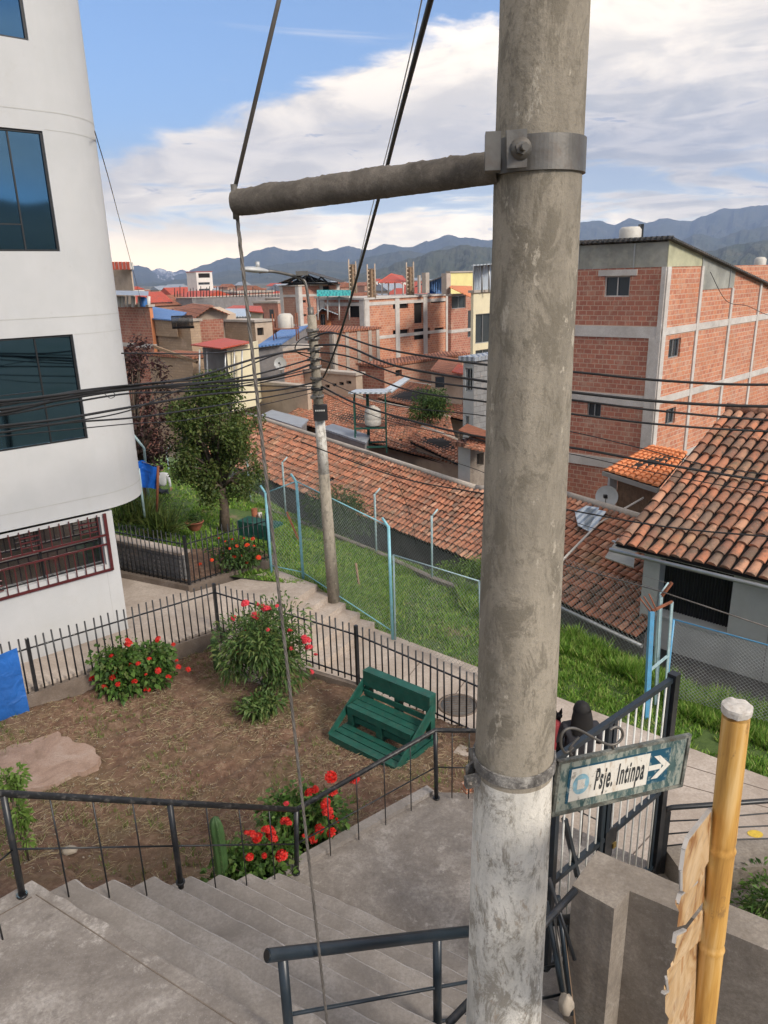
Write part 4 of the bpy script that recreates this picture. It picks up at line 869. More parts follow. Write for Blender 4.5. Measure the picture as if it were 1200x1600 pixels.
for x in (-.022, W_+.002):
    mb = MB(); mb.prism([BP(x, .02, .02), BP(x, 1.02, .02), BP(x, 1.02, .60), BP(x, .86, .62), BP(x, .40, .30), BP(x, .06, .11)][:2]+[BP(x, 1.02, .12), BP(x, .10, .12)], bx*.02)
    mb.bar(BP(x+.01, .04, .10), BP(x+.01, .92, .70), .02, .12, by.cross(V((0, 0, 1)))*0+V((0, 0, 1))); mb.bar(BP(x+.01, .42, .30), BP(x+.01, .86, .60), .02, .16); mb.build('side_board', 'green_wood', t)
mb = MB(); BB(mb, -.03, W_+.06, .05, 1.1, -.06, .018); mb.build('ground_skid', 'raw_wood', t)

# ================================================================== PLANTS
def foliage(c, r, n, size, mat, parent, name='foliage', zb=None, shell=.55, asp=.6, lumps=9, seed=1, droop=.35):
    rs_ = random.Random(seed); mb = MB(); c = V(c); r = V(r); L_ = []
    for k in range(lumps):
        d = V((rs_.gauss(0, 1), rs_.gauss(0, 1), rs_.gauss(0, 1))).normalized(); L_.append((c+V((d.x*r.x, d.y*r.y, d.z*r.z))*rs_.uniform(.35, .7), rs_.uniform(.35, .62)))
    for k in range(n):
        lc, lr = L_[rs_.randrange(lumps)]; d = V((rs_.gauss(0, 1), rs_.gauss(0, 1), rs_.gauss(0, 1))).normalized(); q = rs_.random()**(shell)*lr
        p = lc+V((d.x*r.x, d.y*r.y, d.z*r.z))*q
        if zb is not None and p.z < zb: p.z = zb+rs_.random()*.1
        dd = (d+V((rs_.uniform(-.7, .7), rs_.uniform(-.7, .7), rs_.uniform(-.5, .7)))).normalized(); leafquad(mb, p, size*rs_.uniform(.6, 1.25), dd, asp, droop)
    return mb.build(name, mat, parent)
def stemset(parent, base, pts, r, mat='bark', name='stem'):
    mb = MB()
    for q in pts: m_ = V(base).lerp(q, .5)+V((rnd(-.05, .05), rnd(-.05, .05), rnd(0, .08))); mb.tube([V(base), m_, q], [r, r*.7, r*.35], 5)
    return mb.build(name, mat, parent)
def flowerhead(mat, n=14, r=.045, ps=.032):
    mb = MB(); rs_ = random.Random(n)
    for k in range(n):
        d = V((rs_.gauss(0, 1), rs_.gauss(0, 1), abs(rs_.gauss(0, 1))*.8)).normalized(); p = d*r*.75; s1 = d.cross(V((0, 0, 1)) if abs(d.z) < .9 else V((1, 0, 0))).normalized(); s2 = d.cross(s1)
        for a in range(4):
            u = s1*cos(a*pi/2+k)+s2*sin(a*pi/2+k); w_ = s1*cos(a*pi/2+k+pi/2)+s2*sin(a*pi/2+k+pi/2); mb.face([p, p+u*ps*.6+w_*ps*.45, p+u*ps+d*.006, p+u*ps*.6-w_*ps*.45])
    return mb.build('flower', mat, None)
def putflowers(t, spots, mat, seed=0, r=.045, ps=.032):
    src = flowerhead(mat, 14+seed, r, ps); first = True
    for p in spots:
        if first: o = src; o.parent = t; first = False
        else: o = src.copy(); COL.objects.link(o); o.parent = t
        o.location = p-t.location; o.rotation_euler = (rnd(-.6, .6), rnd(-.6, .6), rnd(0, 6)); s_ = rnd(.45, 1.3); o.scale = (s_, s_, s_*.8)
def bush(name, label, cat, base, r, h, n, size, mat, fmat=None, fpx=None, Dd=0, seed=1, asp=.6, stem='bark', fr=.045, ps=.032):
    base = V(base); t = thing(name, label, cat, base); c = base+V((0, 0, h*.5)); foliage(c, (r, r*.85, h*.55), n, size, mat, t, zb=base.z+.02, seed=seed, asp=asp, lumps=14)
    rs_ = random.Random(seed); stemset(t, base, [c+V((rs_.uniform(-.7, .7)*r, rs_.uniform(-.7, .7)*r, rs_.uniform(0, .4)*h)) for _ in range(9)], .012, stem)
    if fpx: putflowers(t, [PD(x, y, base.y+Dd+dy) for x, y, dy in fpx], fmat, seed, fr, ps)
    return t
g = PZ(215, 1078, .1); F = lambda L_, j=.25: [(x, y, rnd(-j, j)) for x, y in L_]
bush('geranium_bush', 'round geranium bush with bright red flowers against the left fence of the garden', 'flower bush', g, .80, 1.05, 5600, .09, 'leaf_geranium', 'petal_red',
     F([(199, 1001), (247, 999), (271, 1007), (174, 1025), (189, 1027), (233, 1030), (203, 1039), (216, 1037), (276, 1032), (181, 1047), (247, 1048), (228, 1054), (279, 1042), (144, 1060), (176, 1059), (184, 1069), (164, 1074), (230, 1078), (294, 1046), (201, 1007), (263, 1058), (210, 1065)]), -.45, 3, .85, fr=.06, ps=.042)
g = PZ(418, 1085, .1); tb = bush('dahlia_bush', 'tall loose bush with pink red blooms by the back fence of the garden', 'flower bush', g, .80, 1.80, 6500, .125, 'leaf_dahlia', 'petal_pink',
     F([(383, 943), (365, 965), (400, 966), (433, 947), (402, 944), (417, 952), (418, 984), (384, 987), (475, 996), (483, 1012), (479, 1001), (493, 1023), (455, 1013), (486, 1050), (374, 1017), (453, 985), (410, 948), (399, 962), (364, 968)], .3), -.1, 5, .28, fr=.06, ps=.045)
g = PZ(410, 1120, .1); bush('low_shrub', 'low leafy green shrub at the foot of the tall blooming bush', 'shrub', g, .38, .42, 900, .13, 'leaf_dahlia', None, None, 0, 8, .3)
def solveplant(px, py, z=None):   # ground point under a pixel on the soil surface
    z = .1
    for _ in range(12): p = PZ(px, py, z); z = soilz(p.x, p.y)
    return V((p.x, p.y, z))
g = P3+V((.02, .62, 0)); g.z = soilz(g.x, g.y)-.02
bush('geranium_bush', 'red flowering geranium bush behind the corner of the stair railing', 'flower bush', g, .62, .98, 2800, .075, 'leaf_geranium', 'petal_red',
     F([(517, 1214), (553, 1217), (493, 1234), (484, 1239), (520, 1238), (509, 1255), (507, 1258), (517, 1275), (527, 1282), (498, 1292), (500, 1298), (518, 1301), (475, 1306), (488, 1311), (512, 1268), (498, 1300), (492, 1230)], .15), -.15, 11, .8, fr=.05, ps=.036)
g = PZ(415, 1352, 1.2); g = V((-1.05, 6.05, 0)); g = V((PD(405, 1330, 6.15).x, 6.15, 0)); g.z = soilz(g.x, g.y)+.1
bush('geranium_bush', 'low red geranium bush growing beside the lowest steps below the railing', 'flower bush', g, .52, .55, 2200, .075, 'leaf_geranium', 'petal_red',
     F([(385, 1301), (393, 1303), (402, 1309), (415, 1297), (423, 1302), (427, 1310), (445, 1283), (451, 1286), (390, 1339), (413, 1337), (440, 1337), (396, 1305), (420, 1296)], .1), -.22, 13, .8, fr=.055, ps=.038)
putflowers(thing('pink_flower', 'single pale pink bloom just above the corner of the stair railing', 'flower', PD(447, 1256, 6.3)), [PD(447, 1256, 6.3)], 'petal_pink', 2)
mb = MB(); p_ = PD(447, 1256, 6.3); mb.tube([p_, p_-V((.02, -.02, .5))], .004, 5); mb.build('stem', 'weed', bpy.data.objects['pink_flower'])
# sapling left
g = solveplant(45, 1345); t = thing('sapling', 'slender young green sapling at the left edge behind the railing', 'young tree', g)
ztop = PD(45, 1195, g.y).z; hh = ztop-g.z
for k, (fz, rr_2, n) in enumerate(((.78, .20, 420), (.5, .13, 220), (.35, .12, 120))): foliage(g+V((0, 0, hh*fz)), (rr_2, rr_2, hh*.2), n, .085, 'leaf_light', t, seed=20+k, asp=.45, lumps=6)
stemset(t, g, [g+V((rnd(-.08, .08), rnd(-.08, .08), hh*f_)) for f_ in (.95, .85, .8, .6)], .01)
def cactus(label, base, h, r, ntiers=1):
    t = thing('cactus', label, 'cactus', base); mb = MB(); n = 30; rows = []
    for k in range(25):
        u = k/24; c = base+V((.02*sin(u*3), 0, h*u)); rr = r*(.75+.3*sin(min(1, u*1.5)*pi/2))*(1 if u < .85 else math.sqrt(max(.002, 1-((u-.85)/.15)**2)))
        rows.append([c+V((cos(2*pi*j/n), sin(2*pi*j/n), 0))*rr*(1-.32*(.5-.5*cos(6*2*pi*j/n))) for j in range(n)])
    mb.grid(rows, True); mb.build('stem', 'cactus', t); mb = MB()
    for k in range(14):
        for j in range(6):
            a = 2*pi*j/6; p = base+V((cos(a)*r*1.0, sin(a)*r*1.0, h*(.08+k*.062))); mb.tube([p, p+V((cos(a)*.02, sin(a)*.02, .006))], .0012, 3)
    mb.build('spines', 'straw', t)
g = solveplant(338, 1046); cactus('small ribbed cactus by the corner post of the garden fence', g, PD(338, 996, g.y).z-g.z, .065)
g = V((PD(343, 1350, 5.95).x, 5.95, 0)); g.z = soilz(g.x, g.y)-.05; cactus('tall ribbed green cactus beside the steps behind the railing', g, PD(338, 1275, g.y).z-g.z, .066)
# upper flower bed
g = PZ(368, 893, ZP1+.14); g.y += .35; bush('flower_shrub', 'orange red flowering shrub inside the second iron fence', 'flower bush', g, .72, .80, 1500, .09, 'leaf_shrub', 'petal_orange',
     F([(363, 843), (381, 841), (359, 857), (370, 853), (386, 852), (348, 866), (366, 871), (378, 868), (386, 879), (334, 876), (342, 841), (395, 842), (352, 846), (404, 871), (397, 853), (331, 875), (312, 882)], .4), -.3, 17, .6)
for k, (px, py, hz, lb) in enumerate(((255, 835, .9, 'spiky dark green agave plant beside the post of the blue cloth'), (215, 812, .9, 'dark spiky bush under the rounded corner of the white building'))):
    g = PZ(px, py, .8); t = thing('spiky_plant', lb, 'plant', g); mb = MB(); rs_ = random.Random(k)
    for j in range(260 if k == 0 else 420):
        a = rs_.uniform(0, 2*pi); el = rs_.uniform(.3, 1.5); L_ = hz*rs_.uniform(.6, 1.1); d = V((cos(a)*cos(el), sin(a)*cos(el), sin(el))); s1 = d.cross(V((0, 0, 1))).normalized()*.022; o_ = g+V((rs_.uniform(-.25, .25)*(1+k), rs_.uniform(-.25, .25)*(1+k), 0)); mb.face([o_-s1, o_+s1, o_+d*L_*.6+s1*.6-V((0, 0, .02)), o_+d*L_-V((0, 0, .12)), o_+d*L_*.6-s1*.6])
    mb.build('leaves', 'leaf_tree', t)
g = PZ(305, 828, .72); t = thing('planter', 'round terracotta bowl planter standing on the grass in front of the tree', 'planter', g)
mb = MB(); mb.lathe(g, [(.12, 0), (.19, .10), (.24, .22), (.255, .225), (.25, .25), (.22, .25), (.20, .2), (.001, .2)], 20); mb.build('bowl', 'terracotta', t); foliage(g+V((0, 0, .33)), (.22, .22, .12), 160, .1, 'leaf_shrub', t, 'plant', seed=5)
# dark green crate/box at the fence and stump with white pot
a, b_ = PZ(372, 836, .72), PZ(424, 846, .72); t = thing('green_bench', 'dark green bench seat half hidden behind the second iron fence', 'bench', a); d = (b_-a); mb = MB(); mb.obox(a+V((0, 0, .32)), d*1.05, V((-d.y, d.x, 0)).normalized()*.45, V((0, 0, .07))); mb.build('seat', 'green_wood', t)
mb = MB(); mb.obox(a+V((0, 0, .0))+d*.02, d*1.0, V((-d.y, d.x, 0)).normalized()*.04, V((0, 0, .318))); mb.build('front', 'green_wood', t)
g = PZ(399, 818, .75); t = thing('wooden_stump', 'reddish post stump standing beside the green bench', 'stump', g); mb = MB(); mb.tube([g-V((0, 0, .1)), g+V((0, 0, .42))], .08, 10); mb.build('stump', 'rust', t)
g = PZ(407, 818, .75); mb = MB(); mb.lathe(g+V((0, 0, .15)), [(.001, 0), (.05, 0), (.065, .16), (.001, .16)], 12); tag(mb.build('white_pot', 'cap_white'), 'small white pot beside the reddish stump', 'pot')

# straw, stones and weeds lying on the soil
rs_ = random.Random(99); mb = MB(); mw = MB(); mst = MB(); nn_ = 0
while nn_ < 19000:
    x, y = rs_.uniform(-7, 1.2), rs_.uniform(4.6, 12.9); px, py = proj(V((x, y, .2)))
    if beyond(x, y) or not (-40 < px < 760) or py > 1420: continue
    z = soilz(x, y)
    pat = MN.noise(V((x, y, 0))*.8)+.5*MN.noise(V((x, y, 2))*2.2); nn_ += 1; p = V((x, y, z+.006))
    u = rs_.random()
    if u < .78:
        if pat < .05 and rs_.random() < .8: continue
        a = rs_.uniform(0, 2*pi); L_ = rs_.uniform(.04, .17); d = V((cos(a), sin(a), rs_.uniform(-.05, .25)))*L_; q = V((-d.y, d.x, 0)).normalized()*rs_.uniform(.0014, .003); mb.face([p-q, p+q, p+d*.6+q+V((0, 0, .008)), p+d, p+d*.6-q+V((0, 0, .008))])
    elif u < .92:
        if MN.noise(V((x, y, 9))*1.1) < .04: continue
        for _ in range(5): a = rs_.uniform(0, 2*pi); h = rs_.uniform(.02, .09); d = V((cos(a)*.5, sin(a)*.5, 1))*h; q = V((-sin(a), cos(a), 0))*.005; pp = p+V((rs_.uniform(-.03, .03), rs_.uniform(-.03, .03), -.004)); mw.face([pp-q, pp+q, pp+d])
    else:
        r_ = rs_.uniform(.004, .014)*(1.8 if rs_.random() < .04 else 1); mst.blob(p, V((r_, r_*.8, r_*.6)), 3, rs_.random()*9, .5)
tag(mb.build('straw', 'straw'), 'dry straw and grass clippings scattered over the garden soil', 'straw', None, 'stuff'); tag(mw.build('weeds', 'weed'), 'small green weeds sprouting in the garden soil', 'weeds', None, 'stuff'); tag(mst.build('pebbles', 'stone'), 'small pale pebbles scattered on the garden soil', 'pebbles', None, 'stuff')
g = solveplant(109, 1332); mb = MB(); mb.blob(g+V((0, 0, .03)), V((.10, .07, .05)), 6, 4, .35); tag(mb.build('stone', 'stone'), 'flat tan stone lying on the soil at the left behind the railing', 'stone')
g = PZ(745, 1238, ZB+.04); mb = MB(); mb.obox(g+V((-.12, .02, -.04)), V((.20, .10, 0)), V((-.05, .10, 0)), V((0, 0, .09)));
for k in range(3):
    for j in range(2): mb.obox(g+V((-.10, .008, -.025))+V((.2, .1, 0))*(k*.3+.08)+V((0, 0, j*.035)), V((.03, .015, 0)), V((.004, -.008, 0)), V((0, 0, .02)))
tag(mb.build('hollow_brick', 'brick_bright'), 'hollow clay brick on the rim of the landing next to the concrete pole', 'brick')
g = V((.95, 9.5, .02)); mb = MB(); mb.obox(g, V((.5, -.28, 0)), V((.12, .2, 0)), V((0, 0, .1))); tag(mb.build('paving_block', 'concrete_path'), 'loose concrete block lying beside the green pallet bench', 'block')
# manhole
g = PZ(716, 1102, ZP0); t = thing('manhole_cover', 'round dark manhole cover set in the path beyond the fence', 'manhole cover', g); mb = MB(); mb.lathe(g, [(.001, .012), (.30, .012), (.31, .003), (.31, -.02)], 32); mb.build('cover', 'galv', t); mb = MB()
for k in range(-3, 4): mb.obox(g+V((-.22, k*.07, .012)), V((.44, 0, 0)), V((0, .015, 0)), V((0, 0, .006)))
mb.lathe(g, [(.31, .001), (.31, .014), (.36, .014), (.36, -.02)], 32); mb.build('rim', 'concrete_curb', t)

# ================================================================== CHAIN-LINK FENCES
def mesh_panel(a0, b0_, a1, b1_, sp=.085, r=.0032, mat='mesh_wire', parent=None):
    """diamond mesh between bottom edge a0-b0 and top edge a1-b1"""
    L_ = (b0_-a0).length; H = (a1-a0).length; mb = MB(); P_ = lambda u, v_: (a0.lerp(b0_, u/L_)).lerp(a1.lerp(b1_, u/L_), v_/H)
    for sg in (1, -1):
        k = -int(H/sp)-1
        while k*sp*1.0 < L_+H:
            u0 = k*sp if sg == 1 else k*sp; pts = []
            # line u = u0 + sg*v
            v0, v1 = 0, H
            if sg == 1: v0 = max(0, -u0); v1 = min(H, L_-u0)
            else: v0 = max(0, u0-L_); v1 = min(H, u0)
            if v1-v0 > .02: mb.tube([P_(u0+sg*v0, v0), P_(u0+sg*v1, v1)], r, 3, False)
            k += 1
    return mb.build('chain_link', mat, parent)
def link_fence(name, label, posts, tops, mat='cyan_paint', arm=None, rails=(1,), pr=.032, r=.0028, sp=.085, wires=True, mm='mesh_wire', ph=None):
    t = thing(name, label, 'fence', posts[0])
    for i, (p, q) in enumerate(zip(posts, tops)):
        mb = MB(); mb.tube([p-V((0, 0, .3)), q], pr, 10)
        if arm: mb.tube([q-V((0, 0, .02)), q+V(arm)], pr*.8, 8)
        mb.build('post', mat, t)
    for i in range(len(posts)-1):
        a0, b0_, a1, b1_ = posts[i], posts[i+1], tops[i], tops[i+1]
        if ph: a1 = a0.lerp(a1, ph); b1_ = b0_.lerp(b1_, ph)
        mesh_panel(a0+V((0, 0, .04)), b0_+V((0, 0, .04)), a1, b1_, sp, r, mm, t)
        for f_ in rails: mb = MB(); mb.tube([a0.lerp(a1, f_), b0_.lerp(b1_, f_)], .013, 8); mb.build('rail', mat, t)
        if arm and wires:
            for k in (.15, .95): mb = MB(); s_, e_ = tops[i]+V(arm)*k, tops[i+1]+V(arm)*k; mb.tube([s_.lerp(e_, u/6)-V((0, 0, .05*sin(pi*u/6))) for u in range(7)], .004, 4); mb.build('barbed_wire', 'wire_grey', t)
    return t
n1_, n2_, n3_ = PZ(424, 893, .62), PZ(474, 906, .55), PZ(614, 1000, -.14); m1, m2, m3 = PD(415, 770, n1_.y), PD(463, 752, n2_.y), PD(607, 822, n3_.y)
link_fence('chain_link_fence', 'chain link fence on pale blue posts between the steps and the grass', [n1_, n2_, n3_], [m1, m2, m3], 'cyan_bright', (-.12, .10, .14), rails=(1, .08), wires=False)
k3 = V((n3_.x, n3_.y, 1.75)); n4_ = V((1.75, 12.05, -.16)); k4 = PD(749, 908, 12.05); n5_ = n4_+(n4_-n3_)*.25; k5 = k4+(k4-k3)*.25
link_fence('chain_link_fence', 'lower chain link fence running from the bright blue post toward the concrete pole', [n3_+V((.05, -.03, 0)), n4_, n5_], [k3+V((.05, -.03, 0)), k4, k5], 'cyan_paint', None, pr=.02)
fp = [((265, 745), (262, 703)), ((392, 787), (388, 716)), ((447, 810), (442, 722)), ((588, 866), (585, 772)), ((675, 907), (677, 806))]
fpx = []
for (bx_, by_), (tx_, ty_) in fp:
    b_ = PZ(bx_, by_, -.55); q = PD(tx_, ty_, b_.y); fpx.append((V(b_), V((b_.x, b_.y, q.z))))
fpx.append((V((2.9, 15.9, -.55)), V((2.9, 15.9, 1.2)))); fpx.append((V((5.2, 12.75, -.62)), V((5.2, 12.75, 1.2))))
link_fence('chain_link_fence', 'far chain link fence on slim light blue posts beside the long tiled roof', [p for p, q in fpx], [q for p, q in fpx], 'cyan_paint', (.16, .10, .14), rails=(), pr=.03, sp=.11, r=.0026)
mb = MB()
for (p, q), (p2, q2) in zip(fpx[:-1], fpx[1:]): mb.bar(p-V((0, 0, .15)), p2-V((0, 0, .15)), .16, .5)
struct('bank_kerb', mb, 'concrete_wall')
# left far fence behind the man
pl = [(PZ(232, 772, 0), 0), (PZ(222, 788, .3), 0)]
t = thing('blue_post', 'bent light blue steel fence post rising beside the blue cloth', 'post', PZ(228, 800, .5)); q = PZ(234, 800, .5); mb = MB(); tp = PD(225, 700, q.y); mb.tube([q, tp, tp+V((-.28, 0, .42))], .04, 8); mb.build('post', 'cyan_paint', t)
# right fence: heavy blue posts and mesh toward the right
r1 = PZ(1011, 1112, -.14); r1t = PD(1018, 955, r1.y); t = thing('blue_gate_post', 'pair of peeling blue steel posts with rusty tops in the grass behind the gate', 'gate post', r1)
mb = MB(); mb.bar(r1-V((0, 0, .2)), r1t, .10, .07); mb.build('post', 'blue_paint', t)
r2 = PZ(1040, 1090, -.14); r2t = PD(1050, 940, r2.y); mb = MB(); mb.bar(r2-V((0, 0, .2)), r2t, .04, .04); mb.build('post', 'cyan_paint', t)
r3 = PZ(1026, 1085, -.14); r3t = PD(1033, 930, r3.y); mb = MB(); mb.bar(r3-V((0, 0, .2)), r3t, .05, .05); mb.build('post', 'cyan_paint', t)
mb = MB(); mb.bar(r1t, r2t, .035, .035); mb.build('rusty_top', 'rust', t); mb = MB(); mb.bar(PD(1015, 1048, r1.y), PD(1043, 1025, r2.y), .035, .035); mb.build('crossbar', 'cyan_paint', t)
mb = MB(); mb.bar(PD(1034, 931, r3.y), PD(1050, 910, r3.y), .07, .03); mb.build('rusty_plate', 'rust', t)
for k, (x0, y0, x1, y1) in enumerate(((1018, 958, 1000, 935), (1022, 957, 1006, 932), (1026, 954, 1014, 928))): mb = MB(); mb.tube([PD(x0, y0, r1.y), PD(x1, y1, r1.y)], .012, 6); mb.build('spike', 'rust', t)
q0_, q1_ = r2, r2+vd*6.5+V((0, .0, -.1)); qt0, qt1 = PD(1040, 968, r2.y), None
qt0 = V((r2.x, r2.y, PD(1040, 968, r2.y).z)); pp_ = PW(1200, 1008, r2, r2+vd); slope = (pp_.z-qt0.z)/(V((pp_.x-r2.x, pp_.y-r2.y, 0)).length); qt1 = V((q1_.x, q1_.y, qt0.z+slope*6.5))
link_fence('chain_link_fence', 'grey chain link fence in front of the grey walled house at the right', [q0_, q1_], [qt0, qt1], 'blue_paint', None, pr=.02, sp=.07, mm='mesh_grey', r=.0036)
t2 = thing('fence_wire', 'long grey wire stretched above the grey chain link fence at the right', 'wire', r3); mb = MB(); pa = PD(874, 880, 14.0); pb = PD(1035, 925, r3.y); pc = PD(1290, 1010, 9.0); mb.tube([pa, pb, pc], .012, 6); mb.build('wire', 'wire_grey', t2)
# wooden stake in the grass
g = PZ(564, 935, -.3); mb = MB(); mb.tube([g-V((0, 0, .1)), PD(556, 880, g.y)], .03, 6); tag(mb.build('wooden_stake', 'raw_wood'), 'short dark wooden stake in the grass right of the slim pole', 'stake')
g = PZ(470, 852, -.3); mb = MB(); q = PD(448, 800, g.y); mb.bar(g, q, .05, .05); mb.build('rust_post', 'rust').parent = None
tag(bpy.data.objects['rust_post'], 'leaning rust red stake between the two chain link fences', 'stake')

# ================================================================== SLIM STREET POLE
sb = PZ(522, 940, .30); st = PD(487, 492, sb.y-.1); stx = V((st.x, sb.y-.15, st.z)); t = thing('street_lamp', 'slim concrete street lamp pole with a white band and a long curved lamp arm', 'street lamp', sb); SLP = t
def on_sp(z): u = (z-sb.z)/(stx.z-sb.z); return sb.lerp(stx, u)
zw1, zw0 = PD(500, 655, sb.y).z, PD(505, 738, sb.y).z
for z0, z1, mt, nm in ((sb.z-.4, zw0, 'pole_concrete', 'lower_shaft'), (zw0, zw1, 'pole_white', 'white_band'), (zw1, stx.z, 'pole_concrete', 'upper_shaft')):
    mb = MB(); mb.tube([on_sp(z0), on_sp(z1)], [lerp(.135, .085, (z0-sb.z)/(stx.z-sb.z)), lerp(.135, .085, (z1-sb.z)/(stx.z-sb.z))], 20); mb.build(nm, mt, t)
for py in (515, 528, 545, 560, 572, 590, 606, 618):
    z = PD(490, py, sb.y).z; c = on_sp(z); mb = MB(); mb.lathe(c, [(.10, -.03), (.125, -.025), (.125, .025), (.10, .03)], 14); mb.box(c+V((rnd(-.1, .1), -.12, 0)), (.1, .07, .05)); mb.build('cable_clamp', 'galv' if py != 606 else 'cable_black', t)
z = PD(502, 641, sb.y).z; c = on_sp(z); mb = MB(); mb.box(c+V((.04, -.16, 0)), (.27, .16, .30), (1, .15, 0)); bxm = mb.build('junction_box', 'cable_black', t)
mb = MB()
for k in range(5): mb.box(c+V((-.04+k*.04, -.255, .055)), (.022, .004, .03), (1, .15, 0))
mb.build('box_marking', 'white_bar', bxm)
la_ = [PD(486, 492, sb.y), PD(482, 470, sb.y), PD(478, 445, sb.y), PD(472, 436, sb.y), PD(455, 430, sb.y), PD(425, 424, sb.y), PD(405, 425, sb.y-.2)]
mb = MB(); mb.tube(smoothpts(la_), .028, 8); ar = mb.build('lamp_arm', 'galv', t)
mb = MB(); mb.box(PD(472, 427, sb.y), (.22, .2, .08)); mb.tube([PD(486, 492, sb.y)-V((0, 0, .1)), PD(485, 480, sb.y)], .06, 8); mb.build('arm_cap', 'galv', ar)
l0, l1 = PD(417, 424, sb.y-.1), PD(377, 421, sb.y-.4); mb = MB(); d = (l1-l0).normalized(); s1 = d.cross(V((0, 0, 1))).normalized(); rows = []
for k in range(9):
    u = k/8; w_ = .13*math.sin(pi*(.12+.8*u))**.6; hh_ = .07*math.sin(pi*(.1+.8*u))**.6; c = l0.lerp(l1, u); rows.append([c+s1*cos(a)*w_+V((0, 0, sin(a)*hh_*(1 if sin(a) > 0 else .6))) for a in [2*pi*j/12 for j in range(12)]])
mb.grid(rows, True); mb.face(list(reversed(rows[0]))); mb.face(rows[-1]); mb.tube([l0.lerp(l1, .35)+V((0, 0, .05)), l0.lerp(l1, .35)+V((0, 0, .16))], .04, 8); mb.build('lamp_head', 'dish_grey', ar)

# ================================================================== TREES
def tree(label, base, top, cr, crz, n, size, mat, trunk_r, seed, lumps=22, asp=.6, cat='tree', dens=1, cz=None, spread=.9):
    rs_ = random.Random(seed); base = V(base); t = thing('tree', label, cat, base); H = top-base.z; cc = base+V((0, 0, H-crz if cz is None else cz)); mb = MB(); fork = base.lerp(cc, .45)+V((.03, 0, 0))
    mb.tube([base-V((0, 0, .2)), base.lerp(fork, .5)+V((.04, 0, 0)), fork], [trunk_r*1.25, trunk_r, trunk_r*.8], 9); L_ = []
    for k in range(lumps):
        th = rs_.uniform(0, 2*pi); zz = rs_.uniform(-.9, .95); rr = math.sqrt(max(.05, 1-zz*zz))*rs_.uniform(.35, .9); p = cc+V((cos(th)*cr*rr*spread, sin(th)*cr*rr*spread, zz*crz*.85)); L_.append(p)
        m_ = fork.lerp(p, .5)+V((rs_.uniform(-.1, .1), rs_.uniform(-.1, .1), .1*crz)); mb.tube([fork, m_, p], [trunk_r*.45, trunk_r*.25, .01], 5)
    mb.build('trunk', 'bark', t); mb = MB()
    for k in range(n):
        lc = L_[rs_.randrange(lumps)]; d = V((rs_.gauss(0, 1), rs_.gauss(0, 1), rs_.gauss(0, 1))).normalized()*(rs_.random()**.5)*cr*.36*dens; p = lc+V((d.x, d.y, d.z*1.1)); leafquad(mb, p, size*rs_.uniform(.6, 1.3), None, asp, .3)
    mb.build('crown', mat, t); return t
g = PZ(350, 820, .35); tree('leafy dark green tree with a slim trunk standing on the upper grass', g, PD(340, 598, g.y).z, 1.62, 2.0, 21000, .095, 'leaf_tree', .13, 6, 74, dens=.60, cz=PD(330, 690, g.y).z-g.z)
g = PZ(210, 760, .2); g = V((-8.0, 23.5, 0)); tree('sparse purple leaved tree beside the white building', g, PD(225, 512, 23.5).z, 1.5, 2.4, 5200, .13, 'leaf_purple', .14, 9, 34, dens=.75, spread=1.0)
def shrub(label, base, r, n, size, mat, seed, name='shrub'):
    t = thing(name, label, 'shrub', base); foliage(V(base)+V((0, 0, r[2])), r, n, size, mat, t, zb=base[2], seed=seed, lumps=12, asp=.35); stemset(t, base, [V(base)+V((rnd(-.6, .6)*r[0], rnd(-.6, .6)*r[1], r[2])) for _ in range(7)], .02); return t
g = PZ(515, 850, -.8); g.z = -.9; shrub('dense dark shrub growing between the far fence and the long tiled roof', V((-1.5, 22.2, -1.0)), (1.15, .8, .95), 5000, .12, 'leaf_shrub', 31)
shrub('yellowish shrub by the far fence at the foot of the long tiled roof', V((2.1, 18.0, -1.0)), (.95, .5, .55), 2600, .10, 'leaf_light', 32)
shrub('small bush spilling over the kerb at the far fence post', V((-4.9, 27.6, -.8)), (.8, .6, .5), 1200, .12, 'leaf_shrub', 33)
shrub('green weeds growing behind the end of the concrete wall', V((3.55, 5.2, .85)), (.45, .5, .55), 1500, .08, 'leaf_geranium', 34)
mb = MB(); mb.obox(V((2.75, 5.62, .9)), V((1.6, .1, 0)), V((-.05, .35, 0)), V((0, 0, .62))); tag(mb.build('concrete_block', 'concrete_wall'), 'mossy low concrete kerb block under the right iron railing', 'kerb')

# ================================================================== PEOPLE
def skin_body(name, joints, edges, mat, parent, sub=2):
    me = bpy.data.meshes.new(name); me.from_pydata([tuple(j[0]) for j in joints], edges, []); o = bpy.data.objects.new(name, me); COL.objects.link(o)
    sk = o.modifiers.new('s', 'SKIN'); 
    if not me.skin_vertices: me.skin_vertices.new()
    for i, j in enumerate(joints):
        r = j[1]; r = r if isinstance(r, tuple) else (r, r); me.skin_vertices[0].data[i].radius = r; me.skin_vertices[0].data[i].use_root = (i == 0)
    sb_ = o.modifiers.new('b', 'SUBSURF'); sb_.levels = sub; sb_.render_levels = sub; bpy.context.view_layer.update()
    m2_ = bpy.data.meshes.new_from_object(o.evaluated_get(bpy.context.evaluated_depsgraph_get())); bpy.data.objects.remove(o)
    for p in m2_.polygons: p.use_smooth = True
    m2_.materials.clear(); m2_.materials.append(M(mat)); r = bpy.data.objects.new(name, m2_); COL.objects.link(r); r.parent = parent; r.matrix_parent_inverse = Matrix.Translation(-parent.location); return r
